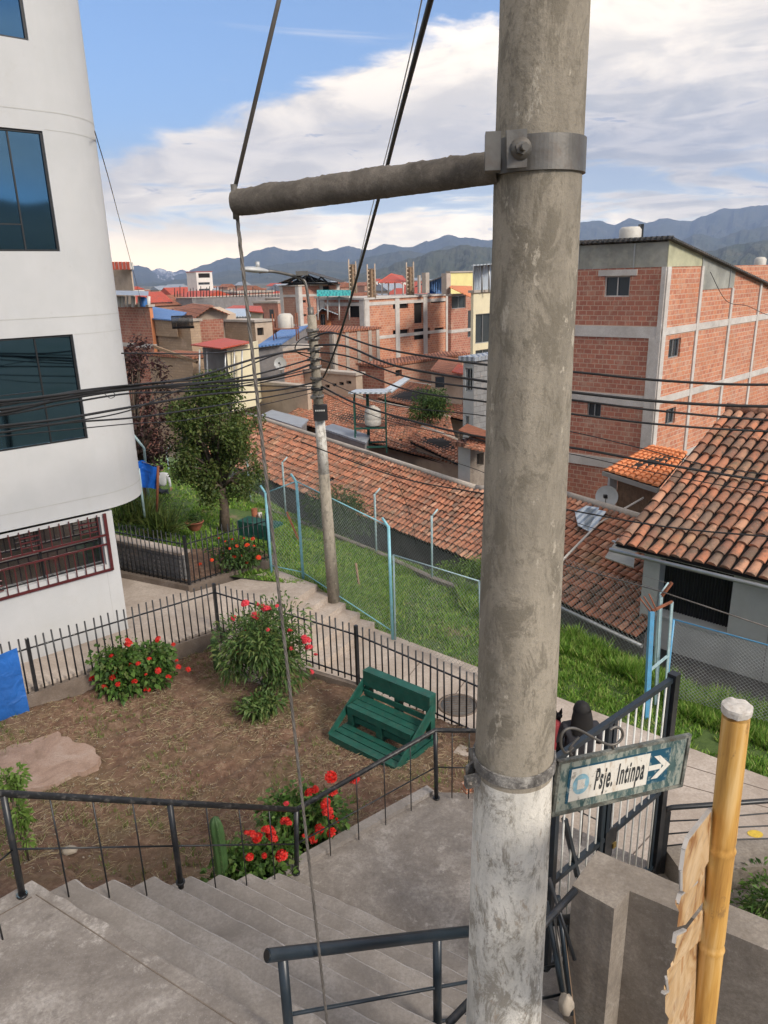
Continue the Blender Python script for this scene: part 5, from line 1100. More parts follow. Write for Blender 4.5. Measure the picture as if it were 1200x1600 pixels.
def head(c, face, parent):
    c = V(c); mb = MB(); mb.blob(c, V((.075, .09, .115)), 12, 2, .04); f_ = V(face).normalized(); s_ = f_.cross(V((0, 0, 1)))
    mb.blob(c+f_*.09-V((0, 0, .01)), V((.014, .014, .022)), 6, 1, 0)
    for k in (-1, 1): mb.blob(c+s_*.078*k, V((.014, .02, .03)), 6, 1, 0)
    mb.build('head', 'skin', parent)
    e = MB()
    for k in (-1, 1): e.blob(c+f_*.08+s_*.03*k+V((0, 0, .015)), .009, 6, 1, 0)
    e.build('eyes', 'hair', parent); m_ = MB(); m_.blob(c+f_*.083-V((0, 0, .05)), V((.022, .022, .007)), 6, 1, 0); m_.build('mouth', 'cloth_red', parent)
def hand(p, d, parent, side=1):
    p, d = V(p), V(d).normalized(); s_ = d.cross(V((0, 0, 1))); s_ = s_.normalized() if s_.length > .1 else V((1, 0, 0)); u = s_.cross(d); mb = MB(); mb.blob(p+d*.045, V((.04, .04, .025)), 8, 1, 0)
    for k, L_ in enumerate((.062, .072, .068, .052)): q = p+d*.075+s_*(k-1.5)*.019; mb.tube([q, q+d*L_*.5-u*.006, q+d*L_-u*.02], [.0095, .009, .007], 6)
    q = p+d*.03+s_*side*.035; mb.tube([q, q+d*.03+s_*side*.02, q+d*.055+s_*side*.022], [.011, .01, .008], 6); mb.build('hand', 'skin', parent)
# seated woman seen from behind
hc = PD(909, 1108, 9.05); sx, sy = hc.x, hc.y; hz_ = hc.z-.02; t = thing('person', 'woman with long dark hair and black top seated by the path with her back turned', 'person', (sx, sy, ZP0))
E_ = V; sh = hz_-.26; jo = [(E_((sx, sy, sh-.50)), (.24, .17)), (E_((sx, sy+.01, sh-.28)), (.21, .15)), (E_((sx, sy+.02, sh-.06)), (.22, .13)), (E_((sx, sy+.01, sh+.05)), (.07, .07)), (E_((sx, sy, sh+.13)), (.05, .05)),
 (E_((sx-.21, sy+.02, sh-.02)), .10), (E_((sx-.33, sy+.08, sh-.26)), .075), (E_((sx-.38, sy+.26, sh-.38)), .055),
 (E_((sx+.21, sy+.02, sh-.02)), .10), (E_((sx+.33, sy+.05, sh-.28)), .075), (E_((sx+.27, sy+.27, sh-.40)), .055),
 (E_((sx-.10, sy+.10, sh-.56)), .10), (E_((sx-.13, sy+.48, sh-.55)), .075), (E_((sx-.13, sy+.52, ZP0+.1)), .05),
 (E_((sx+.10, sy+.10, sh-.56)), .10), (E_((sx+.13, sy+.48, sh-.55)), .075), (E_((sx+.13, sy+.52, ZP0+.1)), .05), (E_((sx-.13, sy+.66, ZP0+.04)), .04), (E_((sx+.13, sy+.66, ZP0+.04)), .04)]
skin_body('body', jo, [(0, 1), (1, 2), (2, 3), (3, 4), (2, 5), (5, 6), (6, 7), (2, 8), (8, 9), (9, 10), (0, 11), (11, 12), (12, 13), (0, 14), (14, 15), (15, 16), (13, 17), (16, 18)], 'cloth_black', t)
head((sx, sy+.03, hz_-.02), (0, 1, 0), t); hand(jo[7][0], (-.2, 1, -.1), t, 1); hand(jo[10][0], (-.3, 1, 0), t, -1)
mb = MB(); mb.blob(V((sx, sy+.0, hz_+.0)), V((.120, .125, .145)), 12, 3, .06); rows = []
for k in range(9):
    u = k/8; c = V((sx, sy-.035-.03*u, hz_+.03-u*.36)); rows.append([c+V((cos(a)*(.122+.045*sin(u*2.2)-.01*u), sin(a)*(.105-.02*u), 0))*(1+.05*sin(a*9)) for a in [2*pi*j/18 for j in range(18)]])
mb.grid(rows, True); mb.face(rows[-1]); mb.build('hair', 'hair', t)
mb = MB(); mb.obox(V((sx-.5, sy-.28, sh-.71)), V((1.0, 0, 0)), V((0, .55, 0)), V((0, 0, .055)));
for k in (-.45, .38): mb.obox(V((sx+k, sy-.25, ZP0-.01)), V((.08, 0, 0)), V((0, .5, 0)), V((0, 0, sh-.71-ZP0+.01)))
tag(mb.build('stone_bench', 'concrete_curb'), 'low concrete seat under the woman in black', 'seat')
# second person, mostly hidden by the pole, with a small black dog on the lap
p2x, p2y = PD(850, 1110, 9.15).x, 9.15; t = thing('person', 'person in dark red clothes mostly hidden behind the concrete pole, reaching out an arm', 'person', (p2x, p2y, ZP0))
jo = [(E_((p2x, p2y, sh-.50)), (.25, .18)), (E_((p2x, p2y+.01, sh-.28)), (.21, .15)), (E_((p2x, p2y+.02, sh-.06)), (.22, .13)), (E_((p2x, p2y+.01, sh+.05)), (.06, .06)), (E_((p2x, p2y, sh+.13)), (.05, .05)),
 (E_((p2x+.20, p2y+.0, sh-.04)), .095), (E_((p2x+.30, p2y-.04, sh-.22)), .08),
 (E_((p2x-.18, p2y+.02, sh-.05)), .06), (E_((p2x-.25, p2y+.08, sh-.28)), .05), (E_((p2x-.12, p2y+.28, sh-.36)), .04),
 (E_((p2x-.10, p2y+.10, sh-.56)), .10), (E_((p2x-.12, p2y+.48, sh-.55)), .075), (E_((p2x-.12, p2y+.5, ZP0+.1)), .05),
 (E_((p2x+.10, p2y+.06, sh-.56)), .10), (E_((p2x+.2, p2y+.42, sh-.55)), .08), (E_((p2x+.2, p2y+.46, ZP0+.1)), .05)]
skin_body('body', jo, [(0, 1), (1, 2), (2, 3), (3, 4), (2, 5), (5, 6), (2, 7), (7, 8), (8, 9), (0, 10), (10, 11), (11, 12), (0, 13), (13, 14), (14, 15)], 'cloth_red', t)
mb = MB(); mb.tube([V((p2x+.26, p2y-.02, sh-.20)), V((p2x+.36, p2y+.0, sh-.15)), V((p2x+.46, p2y+.05, sh-.05))], [.045, .038, .028], 10); mb.build('forearm', 'skin', t); hand(V((p2x+.46, p2y+.05, sh-.05)), (.8, .3, .3), t)
head((p2x, p2y+.02, hz_-.02), (.3, 1, 0), t); mb = MB(); mb.blob(V((p2x, p2y-.01, hz_+.01)), V((.105, .108, .13)), 12, 3, .08); mb.build('hair', 'hair', t)
dg = PD(873, 1114, 9.2); t = thing('dog', 'small black dog with pointed ears sitting between the two seated people', 'dog', (dg.x, dg.y, sh-.65))
skin_body('body', [(E_((dg.x, dg.y, sh-.50)), (.10, .10)), (E_((dg.x, dg.y+.02, sh-.32)), (.09, .09)), (E_((dg.x, dg.y+.04, sh-.14)), (.07, .07)), (E_((dg.x, dg.y+.05, sh+.0)), (.05, .05)), (E_((dg.x+.01, dg.y+.03, sh+.08)), (.062, .062)), (E_((dg.x+.07, dg.y+.05, sh+.06)), (.03, .03)), (E_((dg.x+.05, dg.y+.1, sh-.5)), (.035, .035)), (E_((dg.x+.05, dg.y+.14, sh-.66)), (.025, .025)), (E_((dg.x-.05, dg.y+.1, sh-.5)), (.035, .035)), (E_((dg.x-.05, dg.y+.14, sh-.66)), (.025, .025))],
 [(0, 1), (1, 2), (2, 3), (3, 4), (4, 5), (1, 6), (6, 7), (1, 8), (8, 9)], 'hair', t)
for s_ in (-1, 1): mb = MB(); mb.tube([V((dg.x+s_*.035, dg.y+.03, sh+.11)), V((dg.x+s_*.05, dg.y+.03, sh+.19))], [.028, .003], 6); mb.build('ear', 'hair', t)
mb = MB(); mb.tube([V((dg.x, dg.y-.08, sh-.52)), V((dg.x-.05, dg.y-.2, sh-.55)), V((dg.x-.12, dg.y-.26, sh-.5))], [.025, .02, .008], 6); mb.build('tail', 'hair', t)
# man by the blue cloth, walking away
mh = PD(251, 731, 24.5); mx, my = mh.x, 24.5; gz = mh.z-1.62; t = thing('person', 'man in a white shirt and dark trousers standing on the grass beside the blue cloth', 'person', (mx, my, gz))
q = lambda dx, dy, dz: E_((mx+dx, my+dy, gz+dz))
skin_body('shirt', [(q(0, 0, .95), (.15, .11)), (q(0, 0, 1.15), (.155, .11)), (q(.0, .03, 1.36), (.17, .10)), (q(0, .04, 1.46), (.06, .06)), (q(-.19, .03, 1.38), .06), (q(-.25, .05, 1.12), .05), (q(-.2, .2, .98), .042), (q(.19, .03, 1.38), .06), (q(.25, .0, 1.12), .05), (q(.24, .05, .92), .042)], [(0, 1), (1, 2), (2, 3), (2, 4), (4, 5), (5, 6), (2, 7), (7, 8), (8, 9)], 'cloth_white', t)
skin_body('trousers', [(q(0, 0, .92), (.15, .12)), (q(-.09, 0, .80), (.095, .095)), (q(-.10, .03, .48), (.07, .07)), (q(-.10, -.06, .10), (.05, .05)), (q(.09, 0, .80), (.095, .095)), (q(.10, .08, .48), (.07, .07)), (q(.11, .12, .10), (.05, .05)), (q(-.1, .05, .04), (.045, .045)), (q(.11, .24, .04), (.045, .045))], [(0, 1), (1, 2), (2, 3), (0, 4), (4, 5), (5, 6), (3, 7), (6, 8)], 'cloth_navy', t)
head(q(0, .05, 1.60), (0, 1, 0), t); hand(q(-.2, .2, .98), (0, .5, -1), t); hand(q(.24, .05, .92), (0, .2, -1), t); mb = MB(); mb.blob(q(0, .03, 1.63), V((.09, .10, .10)), 10, 1, .05); mb.build('hair', 'hair', t)
# blue cloth on posts
Dc = 18.5; t = thing('blue_cloth', 'bright blue cloth hanging on a line next to the rounded corner of the white building', 'cloth', PD(232, 760, Dc)); rows = []
for i in range(15):
    u = i/14; x0 = lerp(200, 247, u); y0 = lerp(716, 728, u)+3*sin(u*9); y1 = lerp(752, 768, u)+3*sin(u*5); row = []
    for j in range(9): v_ = j/8; row.append(PD(x0+2*sin(v_*5+u*7), lerp(y0, y1, v_), Dc+.07*sin(u*13+v_*2)))
    rows.append(row)
mb = MB(); mb.grid(rows); mb.grid([[p+V((0, .01, 0)) for p in reversed(r)] for r in rows]); mb.build('cloth', 'blue_cloth', t)
mb = MB(); a, b_ = PD(190, 713, Dc), PD(250, 729, Dc); mb.tube([a, b_], .008, 6); mb.build('line', 'wire_grey', t)
for (x0, y0, x1, y1) in ((247, 728, 245, 800), (215, 720, 226, 808)): mb = MB(); mb.tube([PD(x0, y0, Dc), PD(x1, y1, Dc)], .035, 8); mb.build('post', 'rust' if x0 > 230 else 'cyan_paint', t)
# ================================================================== TILED ROOFS
def tile_roof(mb, eA, eB, rA, rB, pitch=.19, course=.27, base=None, seed=0):
    eA, eB, rA, rB = V(eA), V(eB), V(rA), V(rB); Lw = (eB-eA).length; Lr = ((rA-eA).length+(rB-eB).length)/2; nc = max(2, round(Lw/pitch)); nr = max(2, round(Lr/course)); rs_ = random.Random(seed)
    n = (eB-eA).cross(rA-eA).normalized(); n = n if n.z > 0 else -n
    P = lambda u, v_: eA.lerp(eB, u).lerp(rA.lerp(rB, u), v_)
    for i in range(nc):
        jit = rs_.uniform(-.03, .03)
        for j in range(nr):
            if rs_.random() < .008: continue
            u = (i+.5+jit+rs_.uniform(-.05, .05))/nc; v0 = (j+rs_.uniform(-.09, .05))/nr; v1 = (j+1.12)/nr; a, b_ = P(u, v0), P(u, min(1.01, v1)); d = (b_-a); s_ = d.cross(n).normalized(); sag = .03*MN.noise(V((i*.11, j*.2, seed)))
            a = a+n*(.052+sag+rs_.uniform(-.006, .006)); b_ = b_+n*(.020+sag); sk = s_*rs_.uniform(-.02, .02); r0, r1 = pitch*.43, pitch*.34; rows = []
            for c, r in ((a, r0), (b_+sk, r1)): rows.append([c+s_*cos(t)*r+n*(sin(t)*r*.78-.02) for t in [pi*k/6 for k in range(7)]])
            mb.grid(rows); mb.face([rows[0][k] for k in range(7)][::-1])
    if base: base.face([eA, eB, rB, rA]); base.face([p-V((0, 0, .06)) for p in (rA, rB, eB, eA)])
CAP = [V((-8.6, 33.2, -.45)), V((1.05, 20.5, -.45)), V((2.6, 18.4, -.45)), V((5.3, 14.05, -.45))]
RIG = [V((-6.4, 34.9, .92)), V((2.87, 21.84, .70)), V((5.15, 19.9, 1.0)), V((7.85, 15.6, 1.0))]
t = thing('tiled_house', 'long low house with a weathered terracotta tile roof behind the chain link fence', 'house', (0, 21, -2.8))
mb = MB(); bs = MB()
for k in range(3): tile_roof(mb, CAP[k], CAP[k+1], RIG[k], RIG[k+1], .185, .27, bs, k)
mb.build('tile_roof', 'tiles_old', t); bs.build('roof_base', 'dark_void', t)
mb = MB()
for k in range(3): mb.tube([RIG[k].lerp(RIG[k+1], u/12)+V((0, 0, .03+.03*MN.noise(V((u, k, 1))))) for u in range(13)], .10, 8)
mb.build('ridge', 'concrete_far', t)
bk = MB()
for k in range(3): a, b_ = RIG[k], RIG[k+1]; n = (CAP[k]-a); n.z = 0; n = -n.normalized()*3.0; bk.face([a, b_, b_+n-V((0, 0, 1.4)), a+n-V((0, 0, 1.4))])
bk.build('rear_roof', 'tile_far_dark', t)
mb = MB()
for k in range(3):
    a, b_ = CAP[k], CAP[k+1]; n = (RIG[k]-a); n.z = 0; n = n.normalized()*.35; a2, b2 = a+n, b_+n; mb.bar(V((a2.x, a2.y, -1.9)), V((b2.x, b2.y, -1.9)), .2, 3.0)
mb.build('wall', 'plaster_dark', t)
mb = MB(); a, b_ = CAP[2]+V((-.05, -.1, -.08)), CAP[3]+V((-.05, -.1, -.08)); a = a.lerp(b_, .3); mb.tube([a, b_+V((.1, -.1, 0))], .05, 8); mb.build('gutter', 'alu', t)
mb = MB()
for q in ([(900, 806), (918, 797), (938, 800), (921, 835), (905, 828)], [(917, 800), (949, 806), (945, 812), (925, 838), (912, 832)]):
    pts = []
    for (x, y) in q:
        # on the roof plane of the last section
        p0, n_ = CAP[2], (CAP[3]-CAP[2]).cross(RIG[2]-CAP[2]).normalized(); d = ray(x, y); tt = (p0-EYE).dot(n_)/d.dot(n_); pts.append(EYE+d*tt+n_*(.13 if n_.z > 0 else -.13))
    mb.prism(pts, V((0, 0, .02)))
tag(mb.build('plastic_sheets', 'sheet_pale'), 'torn white plastic sheets lying on the tiled roof right of the concrete pole', 'plastic sheet')
mb = MB(); mb.tube([PD(878, 876, 15.3), PD(935, 818, 18.0), PD(1005, 778, 19.2)], .03, 6); tag(mb.build('pipe', 'cap_white'), 'thin white pipe crossing the tiled roof from the eaves up to the dish', 'pipe')

# right house
t = thing('tiled_house', 'grey walled house with a large steep terracotta tile roof at the right edge', 'house', (6, 14, -.8)); RH = t
c0 = V((5.5, 14.62, -.8)); ud = V((.715, -.70, 0)).normalized(); nd = V((.70, .715, 0)).normalized(); fn = -nd
eA, eB = V((4.88, 14.62, 1.5)), V((4.88, 14.62, 1.5))+ud*9.0; rA, rB = V((8.28, 17.5, 3.77)), V((8.28, 17.5, 3.77))+ud*9.0
mb = MB(); bs = MB(); tile_roof(mb, eA, eB, rA, rB, .235, .37, bs, 7); mb.build('tile_roof', 'tiles_near', t); bs.build('roof_base', 'dark_void', t)
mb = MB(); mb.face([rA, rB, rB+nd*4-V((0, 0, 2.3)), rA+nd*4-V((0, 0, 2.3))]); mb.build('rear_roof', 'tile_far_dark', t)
mb = MB()
for k in range(24): a = rA.lerp(rB, k/24)+V((0, 0, .05)); b_ = rA.lerp(rB, (k+1.1)/24)+V((0, 0, .03)); mb.tube([a, b_], [.12, .10], 10)
mb.build('ridge_tiles', 'tiles_near', t)
c0 = V((5.52, 14.60, 0)); h0 = PW(1032, 880, c0, c0+ud); h1 = PW(1136, 985, c0, c0+ud); hu0 = (V((h0.x, h0.y, 0))-c0).dot(ud); hu1 = (V((h1.x, h1.y, 0))-c0).dot(ud)
mb = MB(); wall_holes(mb, c0, ud, 9, -.8, 1.42, [(hu0, hu1, .0, 1.26)], fn, .3); L2 = nd*5.4
a, b_ = c0, c0+L2; zt_ = lambda p: 1.42+(3.7-1.42)*min(1, p)
mb.face([V((c0.x, c0.y, -.8)), V((b_.x, b_.y, -.8)), V((b_.x, b_.y, 3.2)), V((c0.x+nd.x*4.2, c0.y+nd.y*4.2, 3.6)), V((c0.x, c0.y, 1.42))][::-1]); mb.build('wall', 'plaster_grey', t)
mb = MB(); mb.obox(c0+nd*.32+V((0, 0, -3)), ud*9, nd*.2, V((0, 0, 2.2))); mb.face([V((c0.x, c0.y, -.8)), V((c0.x, c0.y, -.8))+ud*9, V((c0.x, c0.y, -.8))+ud*9+nd*.4, V((c0.x, c0.y, -.8))+nd*.4]); mb.build('dark_base_band', 'plaster_dark', t)  # dark band set back below the grey wall
mb = MB(); q = c0+nd*.28; rows = [[q+ud*lerp(hu0, hu1, k/120)+nd*(.02*sin(k*1.3))+V((0, 0, z)) for k in range(121)] for z in (.0, 1.26)]; mb.grid(rows); w_ = mb.build('shutter', 'curtain_dark' if 'curtain_dark' in MATS else 'frame_dark', t)
mb = MB(); mb.tube([eA+V((-.1, -.05, -.10))-nd*.05, eB+V((0, 0, -.10))-nd*.05], .045, 8); mb.bar(eA+nd*.12+V((0, 0, -.05)), eB+nd*.12+V((0, 0, -.05)), .04, .12); mb.build('gutter', 'alu', t)
mb = MB(); mb.obox(c0+ud*(hu0-.0)+V((0, 0, -.05))+fn*.0, ud*(hu1-hu0), fn*.06, V((0, 0, .045))); mb.build('sill', 'plaster_grey', t)
mb = MB()
for u in (hu1+.75, hu1+2.4): mb.obox(c0+ud*u+V((0, 0, -.8)), ud*.012, fn*.003, V((0, 0, 2.2)))
mb.build('wall_joint', 'plaster_dark', t)
# translucent canopy by its left corner
t = thing('canopy_sheet', 'dirty translucent roofing sheet tucked under the left eaves of the grey house', 'roof sheet', PD(970, 868, 15.5)); mb = MB(); mb.prism([PD(945, 872, 15.2), PD(990, 888, 14.6), PD(994, 850, 15.6), PD(965, 842, 16.4)], V((0, 0, .02))); mb.build('sheet', 'sheet_clear', t)
mb = MB(); mb.bar(PD(957, 845, 14.9), PD(995, 862, 14.3), .05, .03); mb.build('frame', 'roof_grey', t)

# ================================================================== GENERIC BUILDINGS
ga = V((.71, .704, 0)).normalized(); gb = V((-.77, .638, 0)).normalized()
def tline(c, d, px):      # distance t along d from c until the point projects to column px
    lo, hi = 0., 400.
    f_ = lambda t_: proj(c+d*t_)[0]-px
    s0 = f_(0)
    if abs(s0) < .5: return 0.
    for _ in range(50):
        m_ = (lo+hi)/2
        if f_(m_)*s0 > 0: lo = m_
        else: hi = m_
    return lo
def win_on(t, c, d, n, px0, py0, px1, py1, depth=.18, lint=None, fm='alu', open_=False, split=True):
    p, q = PW(px0, (py0+py1)/2, c, c+d), PW(px1, (py0+py1)/2, c, c+d); m_ = p.lerp(q, .5); zt__ = PW((px0+px1)/2, py0, c, c+d).z; zb__ = PW((px0+px1)/2, py1, c, c+d).z
    u0 = (V((p.x, p.y, 0))-V((c.x, c.y, 0))).dot(d); u1 = (V((q.x, q.y, 0))-V((c.x, c.y, 0))).dot(d); u0, u1 = min(u0, u1), max(u0, u1); return (u0, u1, zb__, zt__, depth, fm, open_, split, lint)
def put_windows(t, c, d, n, holes):
    P = lambda u, z, dd: V((c.x, c.y, 0))+d*u+V((0, 0, z))+n*dd
    for (u0, u1, z0, z1, dep, fm, open_, split, lint) in holes:
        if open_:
            g = MB(); g.obox(P(u0-.02, z0-.02, -.6), d*(u1-u0+.04), V((0, 0, z1-z0+.04)), n*.40); g.build('dark_opening_panel', 'dark_void', t); continue  # near-black panel across the opening, the room's shade put into its colour
        fr = MB(); w_ = .05
        for (a, b_, e, f_) in ((u0, u1, z0, z0+w_), (u0, u1, z1-w_, z1), (u0, u0+w_, z0+w_, z1-w_), (u1-w_, u1, z0+w_, z1-w_)): fr.obox(P(a, e, -dep*.7), d*(b_-a), V((0, 0, f_-e)), n*.05)
        if split: fr.obox(P((u0+u1)/2-.02, z0+w_, -dep*.7), d*.04, V((0, 0, z1-z0-2*w_)), n*.04)
        wo = fr.build('window', fm, t); g = MB(); g.obox(P(u0+.01, z0+.01, -dep), d*(u1-u0-.02), V((0, 0, z1-z0-.02)), n*.03); g.build('pane', 'glass_far', wo)
        if lint: g = MB(); g.obox(P(u0-.25, z1, -.02), d*(u1-u0+.5), V((0, 0, .22)), n*.06); g.build('lintel', 'concrete_beam', t)
def block(name, label, cat, cx, cy, D, pxl, pxr, zb, mL, mR=None, wL=(), wR=(), roof='concrete_far', parapet=0, cols=0, beams=(), group=None, bmat='concrete_beam', topz=None, dl=None, dr=None, colw=.3):
    """corner block: nearest vertical edge under pixel (cx,cy) at distance D; left face to column pxl, right face to pxr"""
    c = PD(cx, cy, D); zt__ = c.z if topz is None else topz; t = thing(name, label, cat, (c.x, c.y, zb), group); dL = dl or gb; dR = dr or ga
    La = tline(c, dL, pxl) if pxl < cx-1 else 5.; Lb = tline(c, dR, pxr) if pxr > cx+1 else 5.; nL = V((-dL.y, dL.x, 0)); nL = nL if nL.dot(V((c.x, c.y, 0))) < 0 else -nL; nR = V((-dR.y, dR.x, 0)); nR = nR if nR.dot(V((c.x, c.y, 0))) < 0 else -nR
    La = min(La, 60); Lb = min(Lb, 60)
    hL = [win_on(t, c, dL, nL, *w_[:4], **(w_[4] if len(w_) > 4 else {})) for w_ in wL]; hR = [win_on(t, c, dR, nR, *w_[:4], **(w_[4] if len(w_) > 4 else {})) for w_ in wR]
    m1 = MB(); wall_holes(m1, c, dL, La, zb, zt__, hL, nL, .2)
    m2 = MB(); wall_holes(m2, c, dR, Lb, zb, zt__, hR, nR, .2); mR = mR or mL
    e = V((c.x, c.y, 0)); p1, p2, p3 = e+dL*La, e+dL*La+dR*Lb, e+dR*Lb
    for p, q in ((p1, p2), (p2, p3)): m2.face([p+V((0, 0, zb)), q+V((0, 0, zb)), q+V((0, 0, zt__)), p+V((0, 0, zt__))])
    if mL == mR: m1.v, m1.f, m1.sm, _ = (lambda A_, B_: (A_.v+B_.v, A_.f+[tuple(i+len(A_.v) for i in f_) for f_ in B_.f], A_.sm+B_.sm, 0))(m1, m2); m1.build('wall', mL, t)
    else: m1.build('wall', mL, t); m2.build('wall', mR, t)
    if roof: m3 = MB(); m3.prism([p+V((0, 0, zt__-.02)) for p in (e-(dL+dR)*.12, p1+dL*.12-dR*.12, p2+(dL+dR)*.12, p3+dR*.12-dL*.12)], V((0, 0, .14 if not parapet else .1))); m3.build('roof', roof, t)
    if parapet:
        m3 = MB()
        for p, q in ((e, p1), (e, p3), (p1, p2), (p2, p3)): m3.bar(p+V((0, 0, zt__+parapet/2)), q+V((0, 0, zt__+parapet/2)), .15, parapet)
        m3.build('parapet', mR, t)
    for z in beams:
        bm_ = MB(); bm_.obox(e+V((0, 0, z-.13))+nL*.002, dL*La, nL*.035, V((0, 0, .26))); bm_.obox(e+V((0, 0, z-.13))+nR*.002, dR*Lb, nR*.035, V((0, 0, .26))); bm_.build('beam', bmat, t)
    if cols:
        cb = MB()
        for k in range(cols+1): u = k/cols; 
        for k in range(cols+1):
            u = min(Lb-colw, Lb*k/cols); cb.obox(e+dR*u+V((0, 0, zb))+nR*.003, dR*colw, nR*.05, V((0, 0, zt__-zb)))
        nl = max(1, round(La/3.5))
        for k in range(nl+1): u = min(La-colw, La*k/nl); cb.obox(e+dL*u+V((0, 0, zb))+nL*.003, dL*colw, nL*.05, V((0, 0, zt__-zb)))
        cb.build('columns', bmat, t)
    put_windows(t, c, dL, nL, hL); put_windows(t, c, dR, nR, hR)
    return t, c, La, Lb, nL, nR, zt__
def roofquad(t, px, z_or_D, mat, name='roof', th=.06):
    pts = [PD(x, y, D) for (x, y), D in zip(px, z_or_D)]; mb = MB(); mb.prism(pts, V((0, 0, -th))); return mb.build(name, mat, t)

# ---- big brick building at the right
op = dict(open_=True)
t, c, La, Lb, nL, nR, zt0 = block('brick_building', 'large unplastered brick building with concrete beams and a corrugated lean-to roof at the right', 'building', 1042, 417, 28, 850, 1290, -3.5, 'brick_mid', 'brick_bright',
  [(944, 431, 984, 464, dict(fm='concrete_beam', lint=1)), (917, 629, 939, 652, {})], [(1045, 529, 1063, 559, dict(fm='alu')), (1040, 638, 1055, 663, dict(fm='alu'))], roof=None)
BRC = c; e = V((c.x, c.y, 0)); bm_ = MB()
for z in (4.78, 2.18, -.42): bm_.obox(e+V((0, 0, z-.22))+nL*.004, gb*La, nL*.04, V((0, 0, .42))); bm_.obox(e+V((0, 0, z-.12))+nR*.004, ga*Lb, nR*.04, V((0, 0, .27)))
bm_.build('beams', 'concrete_beam', t)
cb = MB()
for u, w_, z1 in ((0, .30, 7.1), (3.0, .22, 7.1), (6.3, .22, 6.2), (9.6, .22, 6.4), (12.8, .2, 6.4)): cb.obox(e+ga*u+V((0, 0, -3.5))+nR*.003, ga*w_, nR*.055, V((0, 0, z1+3.5)))
cb.obox(e-nR*0+V((0, 0, -3.5))+nL*.003, gb*.42, nL*.055, V((0, 0, 4.78-.22+3.5))); cb.obox(e+V((0, 0, 4.57))+nL*.003, gb*.16, nL*.055, V((0, 0, 2.53))); cb.build('columns', 'concrete_beam', t)
# sheet cladding between brick and roof
rz_ = lambda u: 8.02-.172*u
mb = MB(); mb.obox(e+V((0, 0, 7.101))+nL*-.04, gb*La, nL*.05, V((0, 0, .86))); mb.build('sheet_cladding', 'sheet_clear', t)
mb = MB(); q = e-nR*.04
mb.prism([q+V((0, 0, 7.101)), q+ga*3.0+V((0, 0, 7.101)), q+ga*3.0+V((0, 0, rz_(3.0))), q+V((0, 0, rz_(0)))], nR*.06); mb.build('sheet_cladding', 'sheet_yellow', t)
mb = MB(); mb.prism([q+ga*3.05+V((0, 0, 6.2)), q+ga*6.5+V((0, 0, 6.2)), q+ga*6.5+V((0, 0, rz_(6.5))), q+ga*3.05+V((0, 0, rz_(3.05)))], nR*.065); mb.build('sheet_cladding', 'sheet_clear', t)
fr = MB()
for u in (1.2, 3.4): fr.obox(e+gb*u+V((0, 0, 7.1))+nL*.015, gb*.05, nL*.03, V((0, 0, .85)))
for u in (3.0, 5.9): fr.obox(e+ga*u+V((0, 0, 6.2 if u > 4 else 7.1))+nR*.03, ga*.05, nR*.03, V((0, 0, rz_(u)-(6.2 if u > 4 else 7.1))))
fr.build('cladding_posts', 'alu', t)
mb = MB(); o1 = -(ga*.25+gb*.1)+V((0, 0, 8.03)); A_, B_ = e+o1+gb*(-.15), e+o1+gb*(La+.2); mb.prism([A_, B_, B_+ga*(Lb+.5)+V((0, 0, -.172*(Lb+.5))), A_+ga*(Lb+.5)+V((0, 0, -.172*(Lb+.5)))], V((0, 0, .07))); mb.build('roof', 'roof_dark', t)
mb = MB()
for k in range(26): u = La*k/25; mb.obox(e+o1+gb*u+V((0, 0, .07)), gb*.09, ga*.4, V((0, 0, .05)))
mb.build('roof_ribs', 'roof_dark', t)
c_ = PD(986, 350, 30.5); t = thing('water_tank', 'cream water tank standing on the roof of the large brick building', 'water tank', c_); zr = 8.05
mb = MB(); mb.lathe(V((c_.x, c_.y, zr-.1)), [(.40, 0), (.42, .1), (.42, .55), (.34, .66), (.001, .68)], 24); mb.build('tank', 'tank_white', t); mb = MB(); mb.box(V((c_.x+.38, c_.y-.05, zr+.35)), (.12, .3, .6)); mb.build('panel', 'frame_dark', t)
c_ = PD(1188, 408, 36); mb = MB(); mb.lathe(c_-V((0, 0, .35)), [(.25, 0), (.26, .42), (.18, .52), (.001, .54)], 20); tag(mb.build('water_tank', 'tank_white'), 'pale water tank at the far right end of the brick building roof', 'water tank')
# orange tiled lean-to
t = thing('lean_to', 'small lean-to with a bright orange tile roof and wooden planks beside the brick building', 'shed', PD(980, 790, 21.5)); P4_ = [PD(943, 736, 20.6), PD(1028, 763, 19.0), PD(1074, 708, 21.6), PD(1018, 697, 23.6)]
mb = MB(); bs = MB(); tile_roof(mb, P4_[0], P4_[1], P4_[3], P4_[2], .21, .33, bs, 3); mb.build('tile_roof', 'tiles_new', t); bs.build('roof_base', 'dark_void', t)
mb = MB(); mb.bar(P4_[0]-V((0, 0, .06)), P4_[1]-V((0, 0, .06)), .12, .12); mb.build('gutter', 'alu', t)
mb = MB(); a, b_ = P4_[0]+V((.55, .3, -.15)), P4_[1]+V((.3, .3, -.15)); d = b_-a; n = 14
for k in range(n): mb.obox(a+d*(k/n), d/n*.94, V((0, .03+.01*(k % 2), 0)), V((0, 0, -1.6)))
mb.build('plank_wall', 'raw_wood', t)
mb = MB(); mb.obox(a-V((.25, 0, 0)), V((.22, 0, 0)), V((0, .2, 0)), V((0, 0, -1.8))); mb.build('pillar', 'plaster_grey', t)
